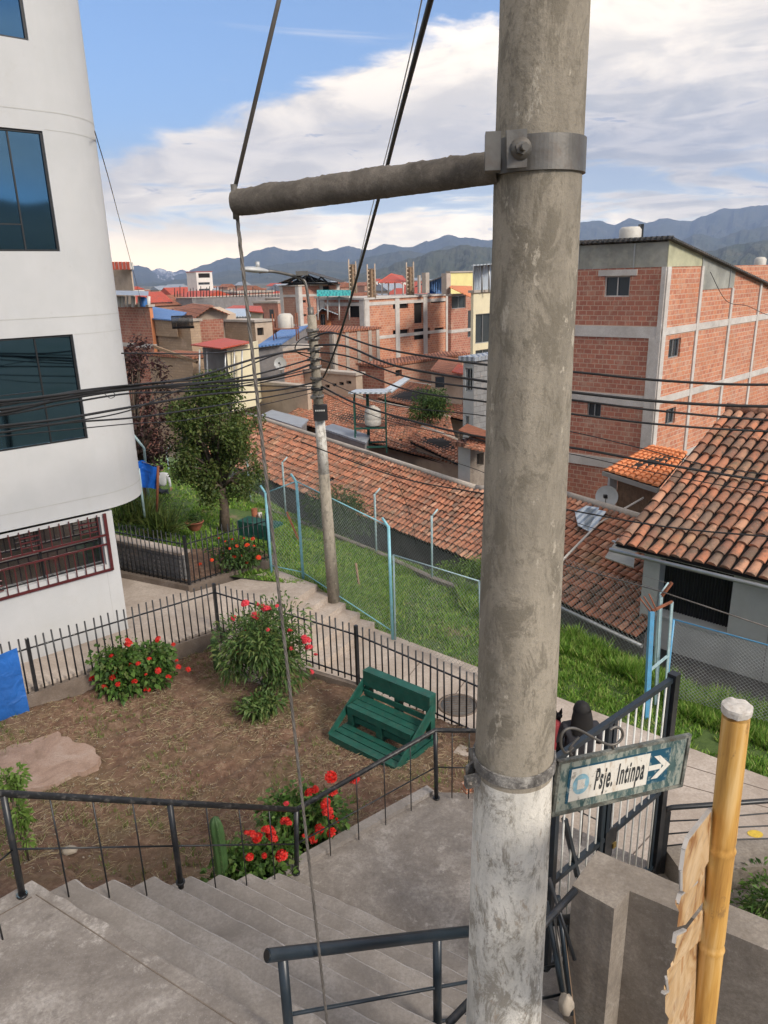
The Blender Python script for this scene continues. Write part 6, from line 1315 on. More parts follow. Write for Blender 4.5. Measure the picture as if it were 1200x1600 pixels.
def dish(name, label, c, r, look, pole=.8):
    c = V(c); t = thing(name, label, 'satellite dish', c-V((0, 0, pole))); l = V(look).normalized(); mb = MB(); mb.lathe(c, [(r*k/6, -.22*r+(k/6)**2*r*.22) for k in range(7)], 20, l); mb.lathe(c-l*.012, [(r*k/6, -.22*r+(k/6)**2*r*.22) for k in range(7)], 20, l); mb.build('reflector', 'dish_grey', t)
    mb = MB(); mb.tube([c-l*r*.2, c-l*r*.2-V((0, 0, pole))], .025, 6); mb.tube([c-V((0, 0, r*.9)), c+l*r*.8], .012, 5); mb.build('mount', 'galv', t); mb = MB(); mb.box(c+l*r*.8, (.09, .09, .09)); mb.build('receiver', 'frame_dark', t); return t
dish('satellite_dish', 'grey satellite dish beside the orange lean-to, right of the concrete pole', PD(948, 776, 19), .30, (-.5, -1, .35))

# ---- middle brick building under construction
W2 = [(614, 470, 638, 482), (647, 470, 661, 505), (673, 467, 695, 473), (614, 515, 639, 523), (647, 513, 672, 530), (679, 512, 693, 516), (617, 561, 638, 566), (647, 558, 660, 572)]
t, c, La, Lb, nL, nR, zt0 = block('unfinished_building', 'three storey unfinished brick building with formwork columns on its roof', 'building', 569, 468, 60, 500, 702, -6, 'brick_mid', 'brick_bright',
  [(545, 472, 563, 496, op), (547, 515, 565, 528, op)], [(*w_, op) for w_ in W2], roof='concrete_beam', beams=(5.0, 2.35, -.3, -2.9), cols=3, colw=.5)
e = V((c.x, c.y, 0)); mb = MB(); zt_ = c.z
def formwork(px, y0, y1, D, label):
    q = PD(px, y1, D); top = PD(px, y0, D).z; t_ = thing('formwork_column', label, 'column', q); m = MB(); m.box(V((q.x, q.y, (q.z+top)/2)), (.5, .5, top-q.z), ga); m.build('shutter', 'raw_wood', t_); m = MB()
    for k in range(7): z = lerp(q.z+.2, top-.1, k/6); m.box(V((q.x, q.y, z)), (.85, .1, .1), ga); m.box(V((q.x, q.y, z+.12)), (.1, .85, .1), ga)
    for a, b_ in ((.3, .3), (-.3, .3), (.3, -.3), (-.3, -.3)): m.tube([V((q.x+a, q.y+b_, q.z)), V((q.x+a, q.y+b_, top+rnd(.1, .5)))], .05, 5)
    m.build('braces', 'plaster_tan', t_)
formwork(581, 421, 466, 61, 'wooden formwork column on the corner of the unfinished building'); formwork(552, 414, 458, 66, 'wooden formwork column behind the black cable on the unfinished building'); formwork(641, 418, 461, 66, 'wooden formwork column right of the small red roof on the unfinished building')
for k, (px, y0, y1, w_) in enumerate(((665, 426, 458, .45), (697, 427, 460, .55), (655, 430, 458, .2))): q = PD(px, y1, 64); top = PD(px, y0, 64).z; mb = MB(); mb.box(V((q.x, q.y, (q.z+top)/2)), (w_, w_, top-q.z), ga); tag(mb.build('concrete_column', 'concrete_far'), ('bare grey column stub standing on the unfinished building roof', 'wide bare column stub at the right end of the unfinished building roof', 'thin bare column stub next to the formwork on the unfinished building')[k], 'column')
t = thing('roof_shelter', 'small red roofed shelter on top of the unfinished building', 'shelter', PD(610, 462, 68)); roofquad(t, [(590, 441), (636, 440), (630, 431), (611, 427)], [66, 66, 72, 70], 'roof_red')
mb = MB()
for px in (597, 607, 617, 630): a = PD(px, 462, 68); mb.tube([a, PD(px, 440, 68)], .07, 5)
mb.build('posts', 'plaster_white', t)
t = thing('roof_shelter', 'dark sloping canopy with blue sheets at the right end of the unfinished roof', 'shelter', PD(675, 460, 66)); roofquad(t, [(648, 448), (692, 432), (694, 430), (655, 444)], [64, 64, 68, 68], 'roof_dark'); roofquad(t, [(668, 440), (690, 433), (692, 458), (668, 458)], [67, 67, 67, 67], 'roof_blue', 'sheet', .05)
# right neighbour in brick
block('brick_house', 'narrow brick house with orange awning between the unfinished and the yellow building', 'house', 705, 462, 62, 700, 740, -6, 'brick_mid', 'brick_mid', [], [(706, 462, 728, 482, {}), (731, 485, 737, 527, {})], beams=(-.2, 2.6))
t = thing('awning', 'orange corrugated awning over the narrow brick house', 'awning', PD(720, 455, 60)); roofquad(t, [(702, 448), (738, 465), (738, 447), (705, 446)], [58, 58, 64, 66], 'roof_orange')
t, c, *_ = block('yellow_house', 'pale yellow upper storey behind the orange awning', 'house', 703, 426, 75, 699, 741, 2, 'plaster_yellow', 'plaster_yellow', [], [])
t, c, La, Lb, nL, nR, zt0 = block('cream_building', 'tall cream building with a glass rail balcony directly left of the concrete pole', 'building', 740, 457, 45, 736, 800, -6, 'plaster_cream', 'plaster_cream', [], [(743, 490, 768, 536, dict(fm='alu')), (743, 546, 768, 560, {})])
t2 = thing('rooftop_canopy', 'canopy on thin posts above the cream building', 'canopy', PD(750, 457, 45)); roofquad(t2, [(737, 414), (775, 411), (790, 411), (755, 414)], [44, 44, 50, 50], 'sheet_pale'); mb = MB()
for px in (740, 753, 764): mb.tube([PD(px, 457, 45.3), PD(px, 413, 45.3)], .05, 6)
mb.build('posts', 'alu', t2); mb = MB(); mb.obox(PD(741, 457, 45.5), PD(772, 456, 47)-PD(741, 457, 45.5), V((0, .1, 0)), V((0, 0, 1.55))); mb.build('screen', 'sheet_pale', t2)
# tower of grey blocks
t, c, La, Lb, nL, nR, zt0 = block('block_tower', 'slim grey cinder block tower with a tin roof next to the concrete pole', 'house', 741, 563, 25.5, 724, 800, -3, 'plaster_grey', 'block_grey', [(727, 575, 738, 612, {}), (727, 650, 733, 668, {})], [], roof='roof_grey')
t, c, *_ = block('hut', 'low rough hut with a broken tile roof below the cinder block tower', 'hut', 735, 698, 23, 716, 800, -2, 'plaster_grey', 'concrete_wall', [], [(745, 708, 756, 728, op)], roof='tile_far_dark')
t = thing('lean_to', 'reddish rusty metal lean-to roof at the foot of the cinder block tower', 'roof', PD(740, 680, 23)); roofquad(t, [(716, 672), (775, 690), (775, 678), (730, 662)], [23.5, 22, 23.5, 25], 'rust'); mb = MB(); mb.tube([PD(718, 673, 23.5), PD(718, 725, 23.5)], .05, 6); mb.build('post', 'raw_wood', t)
mb = MB(); tile_roof(mb, PD(727, 700, 22.6), PD(780, 712, 21), PD(735, 682, 24), PD(790, 690, 23), .2, .3, None, 4); tag(mb.build('broken_tile_roof', 'tiles_old'), 'patch of broken roof tiles above the dark opening by the concrete pole', 'roof')
# brick field in front of the unfinished building
block('brick_house', 'pale brick house with concrete strips in front of the unfinished building', 'house', 520, 520, 50, 424, 592, -6, 'brick_pale', 'brick_pale', [(432, 545, 440, 560, op)], [], roof='tile_far', beams=(-1.0,), cols=4, bmat='concrete_far')
block('brick_house', 'low brick house below the unfinished building, left of the cinder block tower', 'house', 600, 573, 46, 560, 735, -6, 'brick_mid', 'brick_pale', [], [(618, 578, 628, 588, op)], roof='tile_far', beams=(), cols=0)
t, c, *_ = block('plastered_house', 'tan plastered wall with a row of slit openings right of the slim street lamp', 'house', 556, 586, 40, 430, 566, -4, 'plaster_tan', 'plaster_tan', [(508, 601, 515, 606, op), (519, 599, 526, 604, op), (530, 597, 537, 602, op), (541, 595, 549, 600, op)], [], roof='concrete_far')
t, c, *_ = block('plastered_house', 'tan plastered house wall left of the slim street lamp, above the grey tin roofs', 'house', 480, 606, 38, 405, 486, -4, 'plaster_tan', 'plaster_tan', [], [], roof='concrete_far')
t = thing('house_roof', 'small brown tiled house with a reddish awning behind the cinder block tower', 'house', PD(700, 620, 38)); roofquad(t, [(672, 578), (722, 590), (722, 562), (690, 556)], [38, 36, 42, 44], 'tile_far'); mb = MB(); mb.obox(PD(674, 582, 38.3), PD(722, 592, 36.5)-PD(674, 582, 38.3), V((.5, 2, 0)), V((0, 0, -2.5))); mb.build('wall', 'plaster_tan', t)
roofquad(t, [(706, 580), (725, 584), (725, 572), (716, 568)], [36, 35.5, 38, 38], 'roof_red', 'awning')
mb = MB(); mb.box(PD(687, 597, 37), (.45, .3, .5)); mb.build('window', 'glass_far', t)
# tile roof field between the long roof and the brick houses
def roofthing(label, px, Ds, mat, wallmat='plaster_tan', wh=2.2):
    t = thing('house_roof', label, 'house', PD(px[0][0], px[0][1], Ds[0])); pts = [PD(x, y, D) for (x, y), D in zip(px, Ds)]; mb = MB(); mb.prism(pts, V((0, 0, -.08))); mb.build('roof', mat, t); mb = MB(); c = sum(pts, V((0, 0, 0)))/len(pts); q = [c+(p-c)*.93-V((0, 0, .10)) for p in pts]; lo = min(p.z for p in q)-wh; n = len(q)
    for k in range(n): a, b_ = q[k], q[(k+1) % n]; mb.face([V((a.x, a.y, lo)), V((b_.x, b_.y, lo)), b_, a])
    mb.build('wall', wallmat, t); return t
def tiledthing(label, px, Ds, pitch, course, mat='tiles_old', wh=2.0, seed=1):
    t = thing('house_roof', label, 'house', PD(px[0][0], px[0][1], Ds[0])); p = [PD(x, y, D) for (x, y), D in zip(px, Ds)]; mb = MB(); bs = MB(); tile_roof(mb, p[0], p[1], p[3], p[2], pitch, course, bs, seed); mb.build('tile_roof', mat, t); bs.build('roof_base', 'dark_void', t); mb = MB()
    mb.tube([p[3], p[3].lerp(p[2], .5)+V((0, 0, .03)), p[2]], .1, 6); mb.build('ridge', 'concrete_far', t); mb = MB(); mb.bar(p[0]+V((.3, .4, -1.2)), p[1]+V((.3, .4, -1.2)), .2, 2.2); mb.build('wall', 'plaster_tan', t); return t
tiledthing('brown tile roof running behind the water tank stand', [(440, 655), (722, 730), (702, 652), (507, 613)], [36.5, 27.3, 34.1, 42.5], .22, .36, seed=11)
tiledthing('upper tile roof with a dark bush growing at its edge', [(590, 622), (735, 660), (728, 612), (628, 596)], [40, 33.5, 39, 47], .24, .4, seed=12)
tiledthing('short steep tile roof patch in front of the block tower', [(640, 690), (722, 728), (718, 690), (660, 668)], [29.2, 26.6, 28.6, 31.8], .2, .3, seed=13)
g = PD(672, 652, 33); shrub('dark round bush growing between the tile roofs left of the block tower', V((g.x, g.y, g.z-.3)), (.98, .9, .85), 3200, .16, 'leaf_shrub', 41)
for lb, px, Ds, mt in (('pale blue tin roof behind the ridge of the long tiled roof near the slim pole', [(408, 648), (470, 668), (482, 655), (425, 640)], [34.8, 32.8, 35, 36.8], 'roof_grey'), ('bluish grey tin roof at the foot of the water tank stand', [(500, 668), (572, 692), (578, 680), (520, 662)], [30.5, 27.8, 29.6, 32.3], 'roof_grey')): roofthing(lb, px, Ds, mt, 'plaster_dark', .5)
# water tank stand
q = PD(580, 697, 29.2); t = thing('tank_stand', 'dark steel stand with a tin roof sheltering a cream water tank above the tile roofs', 'water tank stand', q); hz1 = PD(580, 618, 29.2).z; mb = MB(); W_ = .62
for a, b_ in ((-W_, -.4), (W_, -.4), (W_, .5), (-W_, .5)): mb.bar(q+V((a, b_, -.2)), V((q.x+a, q.y+b_, hz1)), .06, .06)
for z in (.05, PD(580, 666, 29.2).z-q.z):
    for p1, p2 in (((-W_, -.4), (W_, -.4)), ((W_, -.4), (W_, .5)), ((W_, .5), (-W_, .5)), ((-W_, .5), (-W_, -.4))): mb.bar(q+V((*p1, z)), q+V((*p2, z)), .07, .07)
mb.build('frame', 'green_wood', t); mb = MB(); zz = PD(580, 666, 29.2).z; mb.box(V((q.x, q.y+.05, zz)), (1.2, .9, .05)); mb.build('platform', 'rust', t)
roofquad(t, [(544, 613), (603, 613), (612, 607), (556, 608)], [28.4, 28.4, 30.4, 30.4], 'sheet_pale')
mb = MB(); mb.bar(V((q.x-.1, q.y+.5, q.z)), V((q.x-.1, q.y+.5, hz1)), .12, .12); mb.build('centre_post', 'green_wood', t)
c_ = PD(583, 664, 29.0); mb = MB(); mb.lathe(c_, [(.30, 0), (.33, .06), (.33, .22), (.32, .24), (.33, .26), (.33, .44), (.32, .46), (.33, .48), (.31, .62), (.18, .72), (.10, .73), (.10, .78), (.001, .78)], 24); tag(mb.build('water_tank', 'tank_white'), 'ribbed cream water tank standing inside the dark steel stand', 'water tank')
t = thing('roof_sheet', 'loose light blue corrugated sheets leaning up from the tank stand roof', 'roof sheet', PD(620, 600, 33)); roofquad(t, [(600, 608), (612, 612), (642, 590), (632, 589)], [30.5, 30.5, 36, 36], 'sheet_pale')

# ================================================================== LEFT BACKGROUND
block('brick_house', 'orange brick building with a roof terrace just right of the white building', 'building', 233, 479, 50, 150, 238, -8, 'brick_mid', 'plaster_orange', [], [], beams=(3.0,), roof='concrete_far')
t = thing('terrace_roof', 'grey curved tin roof over the terrace of the orange brick building', 'roof', PD(200, 462, 50)); pts = []
mb = MB(); rows = [[PD(lerp(150, 232, u), lerp(462, 464, u)-7*sin(pi*v_*.5)-2, lerp(49, 57, v_)) for u in (0, .25, .5, .75, 1)] for v_ in [k/6 for k in range(7)]]; mb.grid(rows); mb.build('roof', 'roof_grey', t); mb = MB()
for px in (186, 192, 199, 208, 218, 232): mb.tube([PD(px, 480, 50.4), PD(px, 463, 50.4)], .05 if px % 2 else .14, 6)
mb.build('posts', 'plaster_white', t); c_ = PD(225, 479, 50.2); mb = MB(); mb.lathe(c_, [(.22, 0), (.24, .5), (.14, .6), (.001, .62)], 14); tag(mb.build('water_tank', 'tank_blue'), 'blue water tank on the terrace of the orange brick building', 'water tank')
block('plastered_house', 'tan blank wall with a red striped top edge beside the white building', 'house', 204, 419, 90, 150, 206, -8, 'plaster_tan', 'plaster_tan', [], [], roof=None)
t = thing('awning', 'red and white striped awning on top of the tan blank wall', 'awning', PD(190, 410, 90)); mb = MB(); a, b_ = PD(150, 409, 90), PD(203, 409, 89)
for k in range(9): mb.obox(a.lerp(b_, k/9), (b_-a)/9*.7, V((0, 1, 0)), V((0, 0, -.85)))
mb.build('red_stripes', 'roof_red', t); mb = MB(); mb.obox(a+V((0, .1, -.02)), (b_-a)*1.0, V((0, 1, 0)), V((0, 0, -.8))); mb.build('white_cloth', 'plaster_white', t)
block('adobe_house', 'adobe wall with an uneven top below the blue tin roof', 'house', 296, 502, 48, 236, 312, -6, 'adobe', 'adobe', [], [], roof='concrete_far')
roofthing('blue tin roof beside the orange brick building', [(238, 497), (276, 500), (292, 488), (238, 479)], [50, 48, 56, 60], 'roof_blue', 'adobe', 1.0)
t = thing('balcony', 'dark railed balcony on the adobe wall', 'balcony', PD(286, 512, 47)); mb = MB(); a, b_ = PD(270, 514, 46.6), PD(302, 513, 46.6); mb.obox(a, b_-a, V((0, .3, 0)), V((0, 0, .12)))
for k in range(18): mb.tube([a.lerp(b_, k/17), a.lerp(b_, k/17)+V((0, 0, .75))], .035, 4)
mb.bar(a+V((0, 0, .75)), b_+V((0, 0, .75)), .06, .06); mb.build('railing', 'frame_dark', t)
# gabled house facing the camera
t = thing('gabled_house', 'brick gable house with a brown tile roof behind the red awning', 'house', PD(328, 560, 52)); mb = MB(); f_ = lambda x, y, D=52: PD(x, y, D)
mb.prism([f_(302, 560), f_(358, 560), f_(355, 491), f_(329, 480), f_(303, 496)], V((.5, .5, 0))); mb.build('wall', 'plaster_tan', t); mb = MB(); mb.prism([f_(308, 534, 51.9), f_(350, 534, 51.9), f_(349, 498, 51.9), f_(309, 500, 51.9)], V((0, -.03, 0))); mb.build('brick_panel', 'brick_mid', t)
roofquad(t, [(299, 500), (329, 479), (300, 474), (268, 482)], [51.5, 51.5, 62, 62], 'tile_far'); roofquad(t, [(329, 479), (359, 491), (330, 476), (300, 474)], [51.5, 51.5, 62, 62], 'tile_far')
t = thing('red_awning_house', 'small house with a bright red tin roof and open grey porch behind the green tree', 'house', PD(340, 600, 38)); roofquad(t, [(298, 538), (345, 544), (394, 534), (351, 528)], [38, 36, 38, 41], 'roof_red')
mb = MB(); a, b_ = PD(312, 545, 38.3), PD(350, 546, 37.2); mb.obox(a+V((0, .6, 0)), b_-a, V((0, 2, 0)), V((0, 0, -3.2))); mb.build('wall', 'plaster_dark', t); mb = MB(); a, b_ = PD(352, 546, 37.0), PD(392, 538, 38.2); mb.obox(a+V((0, .3, 0)), b_-a, V((0, 2, 0)), V((0, 0, -3.2))); mb.build('side_wall', 'plaster_cream', t)
mb = MB()
for px in (312, 324, 352, 366, 378): mb.tube([PD(px, 546, 37.3), PD(px, 612, 37.3)], .05, 6)
mb.build('posts', 'alu', t); mb = MB(); mb.bar(PD(240, 541, 40), PD(308, 566, 38.5), .14, .14); mb.build('sloping_beam', 'raw_wood', t)
block('plastered_house', 'tan rubble wall between the gable house and the blue striped roof', 'house', 398, 503, 50, 350, 425, -6, 'adobe', 'plaster_tan', [], [(402, 512, 412, 524, op)], roof='concrete_far')
roofthing('grey tin roof with white edge above the tan rubble wall', [(346, 494), (392, 494), (388, 482), (352, 482)], [56, 56, 64, 64], 'sheet_pale', 'plaster_dark', 1.0)
roofthing('faded red tin roof above the tan rubble wall', [(352, 482), (412, 488), (408, 478), (365, 477)], [66, 64, 74, 75], 'roof_red', 'plaster_cream', 1.4)
block('adobe_house', 'lower rubble wall of pale stone behind the purple leaved tree', 'house', 300, 560, 42, 232, 345, -6, 'adobe', 'adobe', [], [], roof='tile_far')
t = roofthing('bright blue striped tin roof left of the slim street lamp', [(400, 541), (440, 536), (482, 508), (440, 514)], [41, 41, 50, 50], 'roof_blue', 'plaster_dark', 2.2)
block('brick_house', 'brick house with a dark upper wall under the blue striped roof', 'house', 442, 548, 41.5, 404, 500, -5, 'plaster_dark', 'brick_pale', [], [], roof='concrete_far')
dish('satellite_dish', 'round white satellite dish on the dark wall under the blue striped roof', PD(438, 568, 40), .34, (-.1, -1, .2), .5)
t = thing('tank_stand', 'rusty steel stand holding a cream tank left of the slim street lamp', 'water tank stand', PD(446, 530, 43)); mb = MB()
for dx in (-.65, .65):
    for dy in (0, 1.0): p = PD(446, 533, 43)+V((dx, dy, 0)); mb.tube([p, V((p.x, p.y, PD(446, 490, 43).z))], .035, 5)
p = PD(446, 514, 43); mb.box(p+V((0, .5, 0)), (1.4, 1.1, .05)); mb.build('frame', 'rust', t)
mb = MB(); mb.lathe(PD(447, 514, 43.5), [(.42, 0), (.44, .1), (.44, .7), (.3, .85), (.001, .88)], 20); tag(mb.build('water_tank', 'tank_white'), 'cream water tank on the rusty stand left of the slim street lamp', 'water tank')
# far brick building with black trussed roof
t, c, La, Lb, nL, nR, z_ = block('brick_building', 'brick building with an open black trussed gable roof beneath the lamp head', 'building', 466, 447, 88, 437, 530, -8, 'brick_pale', 'brick_mid', [], [(469, 469, 478, 473, op), (470, 491, 479, 494, op), (502, 447, 515, 460, op)], roof='concrete_far', beams=(5.2, 1.9), cols=2, colw=.5)
roofquad(t, [(434, 442), (478, 425), (486, 424), (452, 440)], [88, 88, 96, 96], 'roof_dark'); roofquad(t, [(478, 425), (532, 441), (540, 439), (486, 424)], [88, 88, 96, 96], 'roof_dark', 'roof'); mb = MB()
for x0, y0, x1, y1 in ((440, 442, 528, 442), (452, 442, 462, 433), (462, 433, 472, 442), (472, 442, 480, 428), (480, 428, 492, 442), (492, 442, 502, 433), (502, 433, 512, 442)): mb.tube([PD(x0, y0, 88.5), PD(x1, y1, 88.5)], .12, 4)
mb.build('truss', 'frame_dark', t); mb = MB(); mb.prism([PD(445, 446, 91), PD(525, 446, 91), PD(480, 429, 91)], V((0, .2, 0))); mb.build('gable_panel', 'roof_dark', t)
block('orange_house', 'small orange house with a white gable porch right of the slim street lamp', 'house', 510, 487, 62, 494, 530, -6, 'plaster_orange', 'plaster_orange', [(500, 491, 508, 510, {})], [], roof=None)
t = thing('house_roof', 'white gabled roof of the small orange house', 'roof', PD(508, 488, 61)); roofquad(t, [(491, 493), (503, 481), (510, 481), (500, 492)], [61, 61, 66, 66], 'sheet_pale'); roofquad(t, [(503, 481), (528, 491), (532, 489), (510, 481)], [61, 61, 66, 66], 'sheet_pale', 'roof')
t = thing('awning', 'turquoise arched plastic awning left of the unfinished building', 'awning', PD(520, 465, 63)); mb = MB(); rows = [[PD(lerp(495, 548, u), lerp(463, 462, u)-10*sin(pi*v_)*(1-.1*u), lerp(60, 66, v_)) for u in [k/6 for k in range(7)]] for v_ in [k/8 for k in range(9)]]; mb.grid(rows); mb.build('canopy', 'roof_teal', t); mb = MB()
for px in (497, 512, 530, 546): mb.tube([PD(px, 500, 61), PD(px, 462, 61)], .06, 5)
mb.build('posts', 'plaster_white', t)
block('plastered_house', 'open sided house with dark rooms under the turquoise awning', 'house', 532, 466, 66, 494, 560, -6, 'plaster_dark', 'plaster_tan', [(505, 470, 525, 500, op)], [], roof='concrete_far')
# distant white tower, black net terrace
block('apartment_tower', 'tall white apartment tower with red roof in the far town', 'building', 306, 425, 190, 291, 331, -8, 'plaster_white', 'plaster_white', [], [(310, 427, 328, 434, op), (310, 441, 328, 445, {}), (311, 451, 328, 458, {})], roof='roof_red', beams=(4.0, 1.8, -.5), bmat='plaster_white')
block('warehouse', 'long low building with a dark netted top storey in the far town', 'building', 300, 466, 150, 275, 470, -8, 'plaster_dark', 'plaster_dark', [], [], roof='concrete_far')
t = thing('rebar_row', 'row of thin steel bars rising from the dark netted terrace', 'steel bars', PD(350, 462, 150)); mb = MB()
for k in range(34): px = 272+k*5.1+rnd(-1, 1); mb.tube([PD(px, 464, 149.6), PD(px, rnd(446, 457), 149.6)], .09, 4)
mb.build('bars', 'frame_dark', t)
# repeated small far houses
protos = []
mats_ = [('brick_pale', 'tile_far', 'tiny far brick house with a tile roof in the distant town'), ('plaster_white', 'roof_red', 'tiny far white house with a red roof in the distant town'), ('plaster_tan', 'roof_grey', 'tiny far tan house with a grey tin roof in the distant town'), ('brick_mid', 'concrete_far', 'tiny far brick block with a flat roof in the distant town')]
for k, (wm, rm, lb) in enumerate(mats_):
    t = thing('far_house', lb, 'house', (0, 0, 0), 'houses of the distant town'); mb = MB(); w_, dpt, h = 9, 8, 9
    mb.obox(V((-w_/2, -dpt/2, 0)), V((w_, 0, 0)), V((0, dpt, 0)), V((0, 0, h))); mb.build('wall', wm, t); mb = MB()
    if k < 3: mb.prism([V((-w_/2-.4, -dpt/2-.4, h)), V((-w_/2-.4, dpt/2+.4, h)), V((-w_/2-.4, 0, h+1.5))], V((w_+.8, 0, 0)))
    else: mb.obox(V((-w_/2-.2, -dpt/2-.2, h)), V((w_+.4, 0, 0)), V((0, dpt+.4, 0)), V((0, 0, .3)))
    mb.build('roof', rm, t); mb = MB()
    for r in range(3):
        for q in range(3): mb.obox(V((-w_/2+1.2+q*2.8, -dpt/2-.03, 1.0+r*2.9)), V((1.3, 0, 0)), V((0, .05, 0)), V((0, 0, 1.3)))
    for r in range(3):
        for q in range(2): mb.obox(V((-w_/2-.03, -dpt/2+1.5+q*3.3, 1.0+r*2.9)), V((.05, 0, 0)), V((0, 1.3, 0)), V((0, 0, 1.3)))
    mb.build('windows', 'glass_far', t); protos.append(t)
rs_ = random.Random(5); used = [0]*4
for i in range(280):
    k = rs_.randrange(4); D = 150*(4.2**rs_.random()) if i < 150 else 450*(3.2**rs_.random()); px = rs_.uniform(150, 830) if i % 5 else rs_.uniform(880, 1280); q = PD(px, 440, D); h_ = rs_.uniform(.55, 1.0)
    if not used[k]: o = protos[k]; used[k] = 1; ch = []
    else:
        o = protos[k].copy(); COL.objects.link(o)
        for c_ in protos[k].children: cc = c_.copy(); COL.objects.link(cc); cc.parent = o
    zt_ = 7-(rs_.uniform(8, 36))/1150*D*(.8 if D < 200 else 1); zt_ = max(zt_, -6.5+4) if i < 150 else 7-rs_.uniform(3, 14)/1150*D; s_ = 1.0
    q.x = q.x if i < 150 else q.x*1.0
    o.location = (q.x, q.y, -8.5); H = zt_-o.location.z; o.scale = (rs_.uniform(.8, 1.5), rs_.uniform(.8, 1.3), max(.35, H/10.)); o.rotation_euler = (0, 0, R(45+rs_.choice((0, 90))+rs_.uniform(-6, 6)))

# ================================================================== CABLES
def cat_(pts, n=14):
    out = smoothpts(pts, n); return out
def cable(label, pts, r=.012, mat='cable_black', group=None):
    mb = MB(); pp = smoothpts([PD(*p) if len(p) == 3 and not isinstance(p, V) else p for p in pts], 10); mb.tube(pp, r, 6); o = mb.build('power_cable', mat); tag(o, label, 'cable', group); return o
YD = sb.y-.15
RC = [('uppermost black cable crossing the big brick building from the slim pole', [(489, 528, YD), (520, 520, 13.5), (600, 545, 11.8), (760, 570, 10.4), (895, 581, 9.8), (1040, 595, 9.2), (1200, 601, 8.8), (1420, 590, 8.2)], .017),
 ('second black cable from the top crossing the big brick building', [(490, 540, YD), (540, 541, 13.2), (620, 572, 11.7), (760, 596, 10.4), (895, 613, 9.8), (1040, 628, 9.2), (1200, 635, 8.8), (1420, 632, 8.2)], .020),
 ('third black cable from the top crossing the big brick building', [(491, 550, YD), (545, 557, 13.2), (640, 590, 11.7), (760, 608, 10.4), (895, 625, 9.8), (1040, 643, 9.2), (1200, 656, 8.8), (1420, 662, 8.2)], .015),
 ('fourth black cable from the top crossing the big brick building', [(492, 560, YD), (545, 575, 13.2), (640, 610, 11.7), (760, 628, 10.4), (895, 647, 9.8), (1040, 664, 9.2), (1200, 674, 8.8), (1420, 680, 8.2)], .015),
 ('sagging black cable passing over the orange lean-to roof', [(503, 604, YD), (560, 632, 13.0), (660, 662, 11.6), (760, 684, 10.6), (890, 699, 10.0), (1040, 726, 9.4), (1200, 752, 8.9), (1420, 780, 8.2)], .019),
 ('thin cable just above the sagging one over the big brick building', [(497, 590, YD), (600, 630, 12), (760, 650, 10.6), (890, 674, 10.0), (1000, 700, 9.6), (1100, 726, 9.2), (1200, 742, 8.9), (1420, 770, 8.2)], .008),
 ('thin cable just below the sagging one over the orange lean-to', [(503, 612, YD), (600, 655, 12.4), (760, 690, 11), (890, 709, 10.2), (1040, 742, 9.5), (1200, 770, 9), (1420, 800, 8.4)], .007),
 ('low cable crossing the large tile roof of the grey house', [(500, 600, YD), (420, 600, 14.6), (470, 690, 14.3), (620, 745, 13), (760, 772, 12), (885, 796, 11), (1040, 823, 10), (1200, 838, 9.3), (1420, 850, 8.5)][2:], .013),
 ('second low thin cable slanting over the tiles to the lower right', [(505, 640, YD), (640, 700, 13), (760, 740, 12), (885, 810, 11), (985, 840, 10.4)], .006)]
for lb, pts, r in RC: cable(lb, pts, r)
LC = [[(488, 545, YD), (470, 546, 14), (400, 560, 12.6), (300, 590, 11), (200, 603, 9.8), (100, 616, 8.8), (0, 627, 8.0), (-200, 640, 6.8)],
 [(488, 553, YD), (440, 552, 13.6), (340, 588, 11.6), (240, 598, 10.2), (120, 611, 9.0), (0, 634, 8.0), (-200, 655, 6.8)],
 [(489, 560, YD), (400, 585, 12.6), (300, 601, 11), (200, 609, 9.8), (100, 624, 8.8), (0, 640, 8.0), (-200, 660, 6.8)],
 [(490, 568, YD), (420, 590, 12.9), (320, 598, 11.3), (220, 606, 10), (120, 618, 9.0), (0, 645, 8.0), (-200, 668, 6.8)],
 [(490, 575, YD), (400, 596, 12.6), (300, 606, 11), (200, 605, 9.8), (90, 622, 8.7), (0, 631, 8.0), (-200, 642, 6.8)],
 [(491, 580, YD), (380, 603, 12.2), (280, 612, 10.8), (200, 615, 9.8), (110, 629, 8.9), (0, 649, 8.0), (-200, 672, 6.8)],
 [(494, 597, YD), (430, 610, 13.2), (330, 616, 11.4), (205, 636, 9.8), (100, 654, 8.8), (0, 666, 8.0), (-200, 690, 6.8)],
 [(494, 604, YD), (400, 603, 12.6), (300, 605, 11), (200, 642, 9.7), (100, 660, 8.8), (0, 669, 8.0), (-200, 690, 6.8)],
 [(495, 606, YD), (410, 622, 12.8), (300, 640, 11), (205, 653, 9.8), (100, 661, 8.8), (0, 676, 8.0), (-200, 700, 6.8)],
 [(495, 612, YD), (430, 628, 13.2), (300, 655, 11), (205, 662, 9.8), (100, 672, 8.8), (0, 682, 8.0), (-200, 705, 6.8)],
 [(487, 540, YD), (440, 540, 13.6), (330, 552, 11.6), (240, 552, 10.2), (190, 552, 9.7)]]
rad_ = [.018, .012, .015, .02, .010, .012, .016, .009, .012, .007, .010]
for k, pts in enumerate(LC):
    cable('one of the black cables bundled together across the white building and its windows' if k < 6 else ('thick single cable below the bundle across the white building', 'thin cable just under the thick single one across the white building', 'lower thin cable crossing the lower part of the dark window', 'lowest hair thin cable crossing the white building', 'thin cable running left above the bundle over the rooftops')[k-6], pts, rad_[k], group='cables bundled across the white building' if k < 6 else None)
# wisps on the bundle
cable('dangling loop of thin cable hanging from the bundle on the white building', [(160, 612, 9.3), (172, 622, 9.3), (180, 618, 9.35), (176, 612, 9.4)], .005)
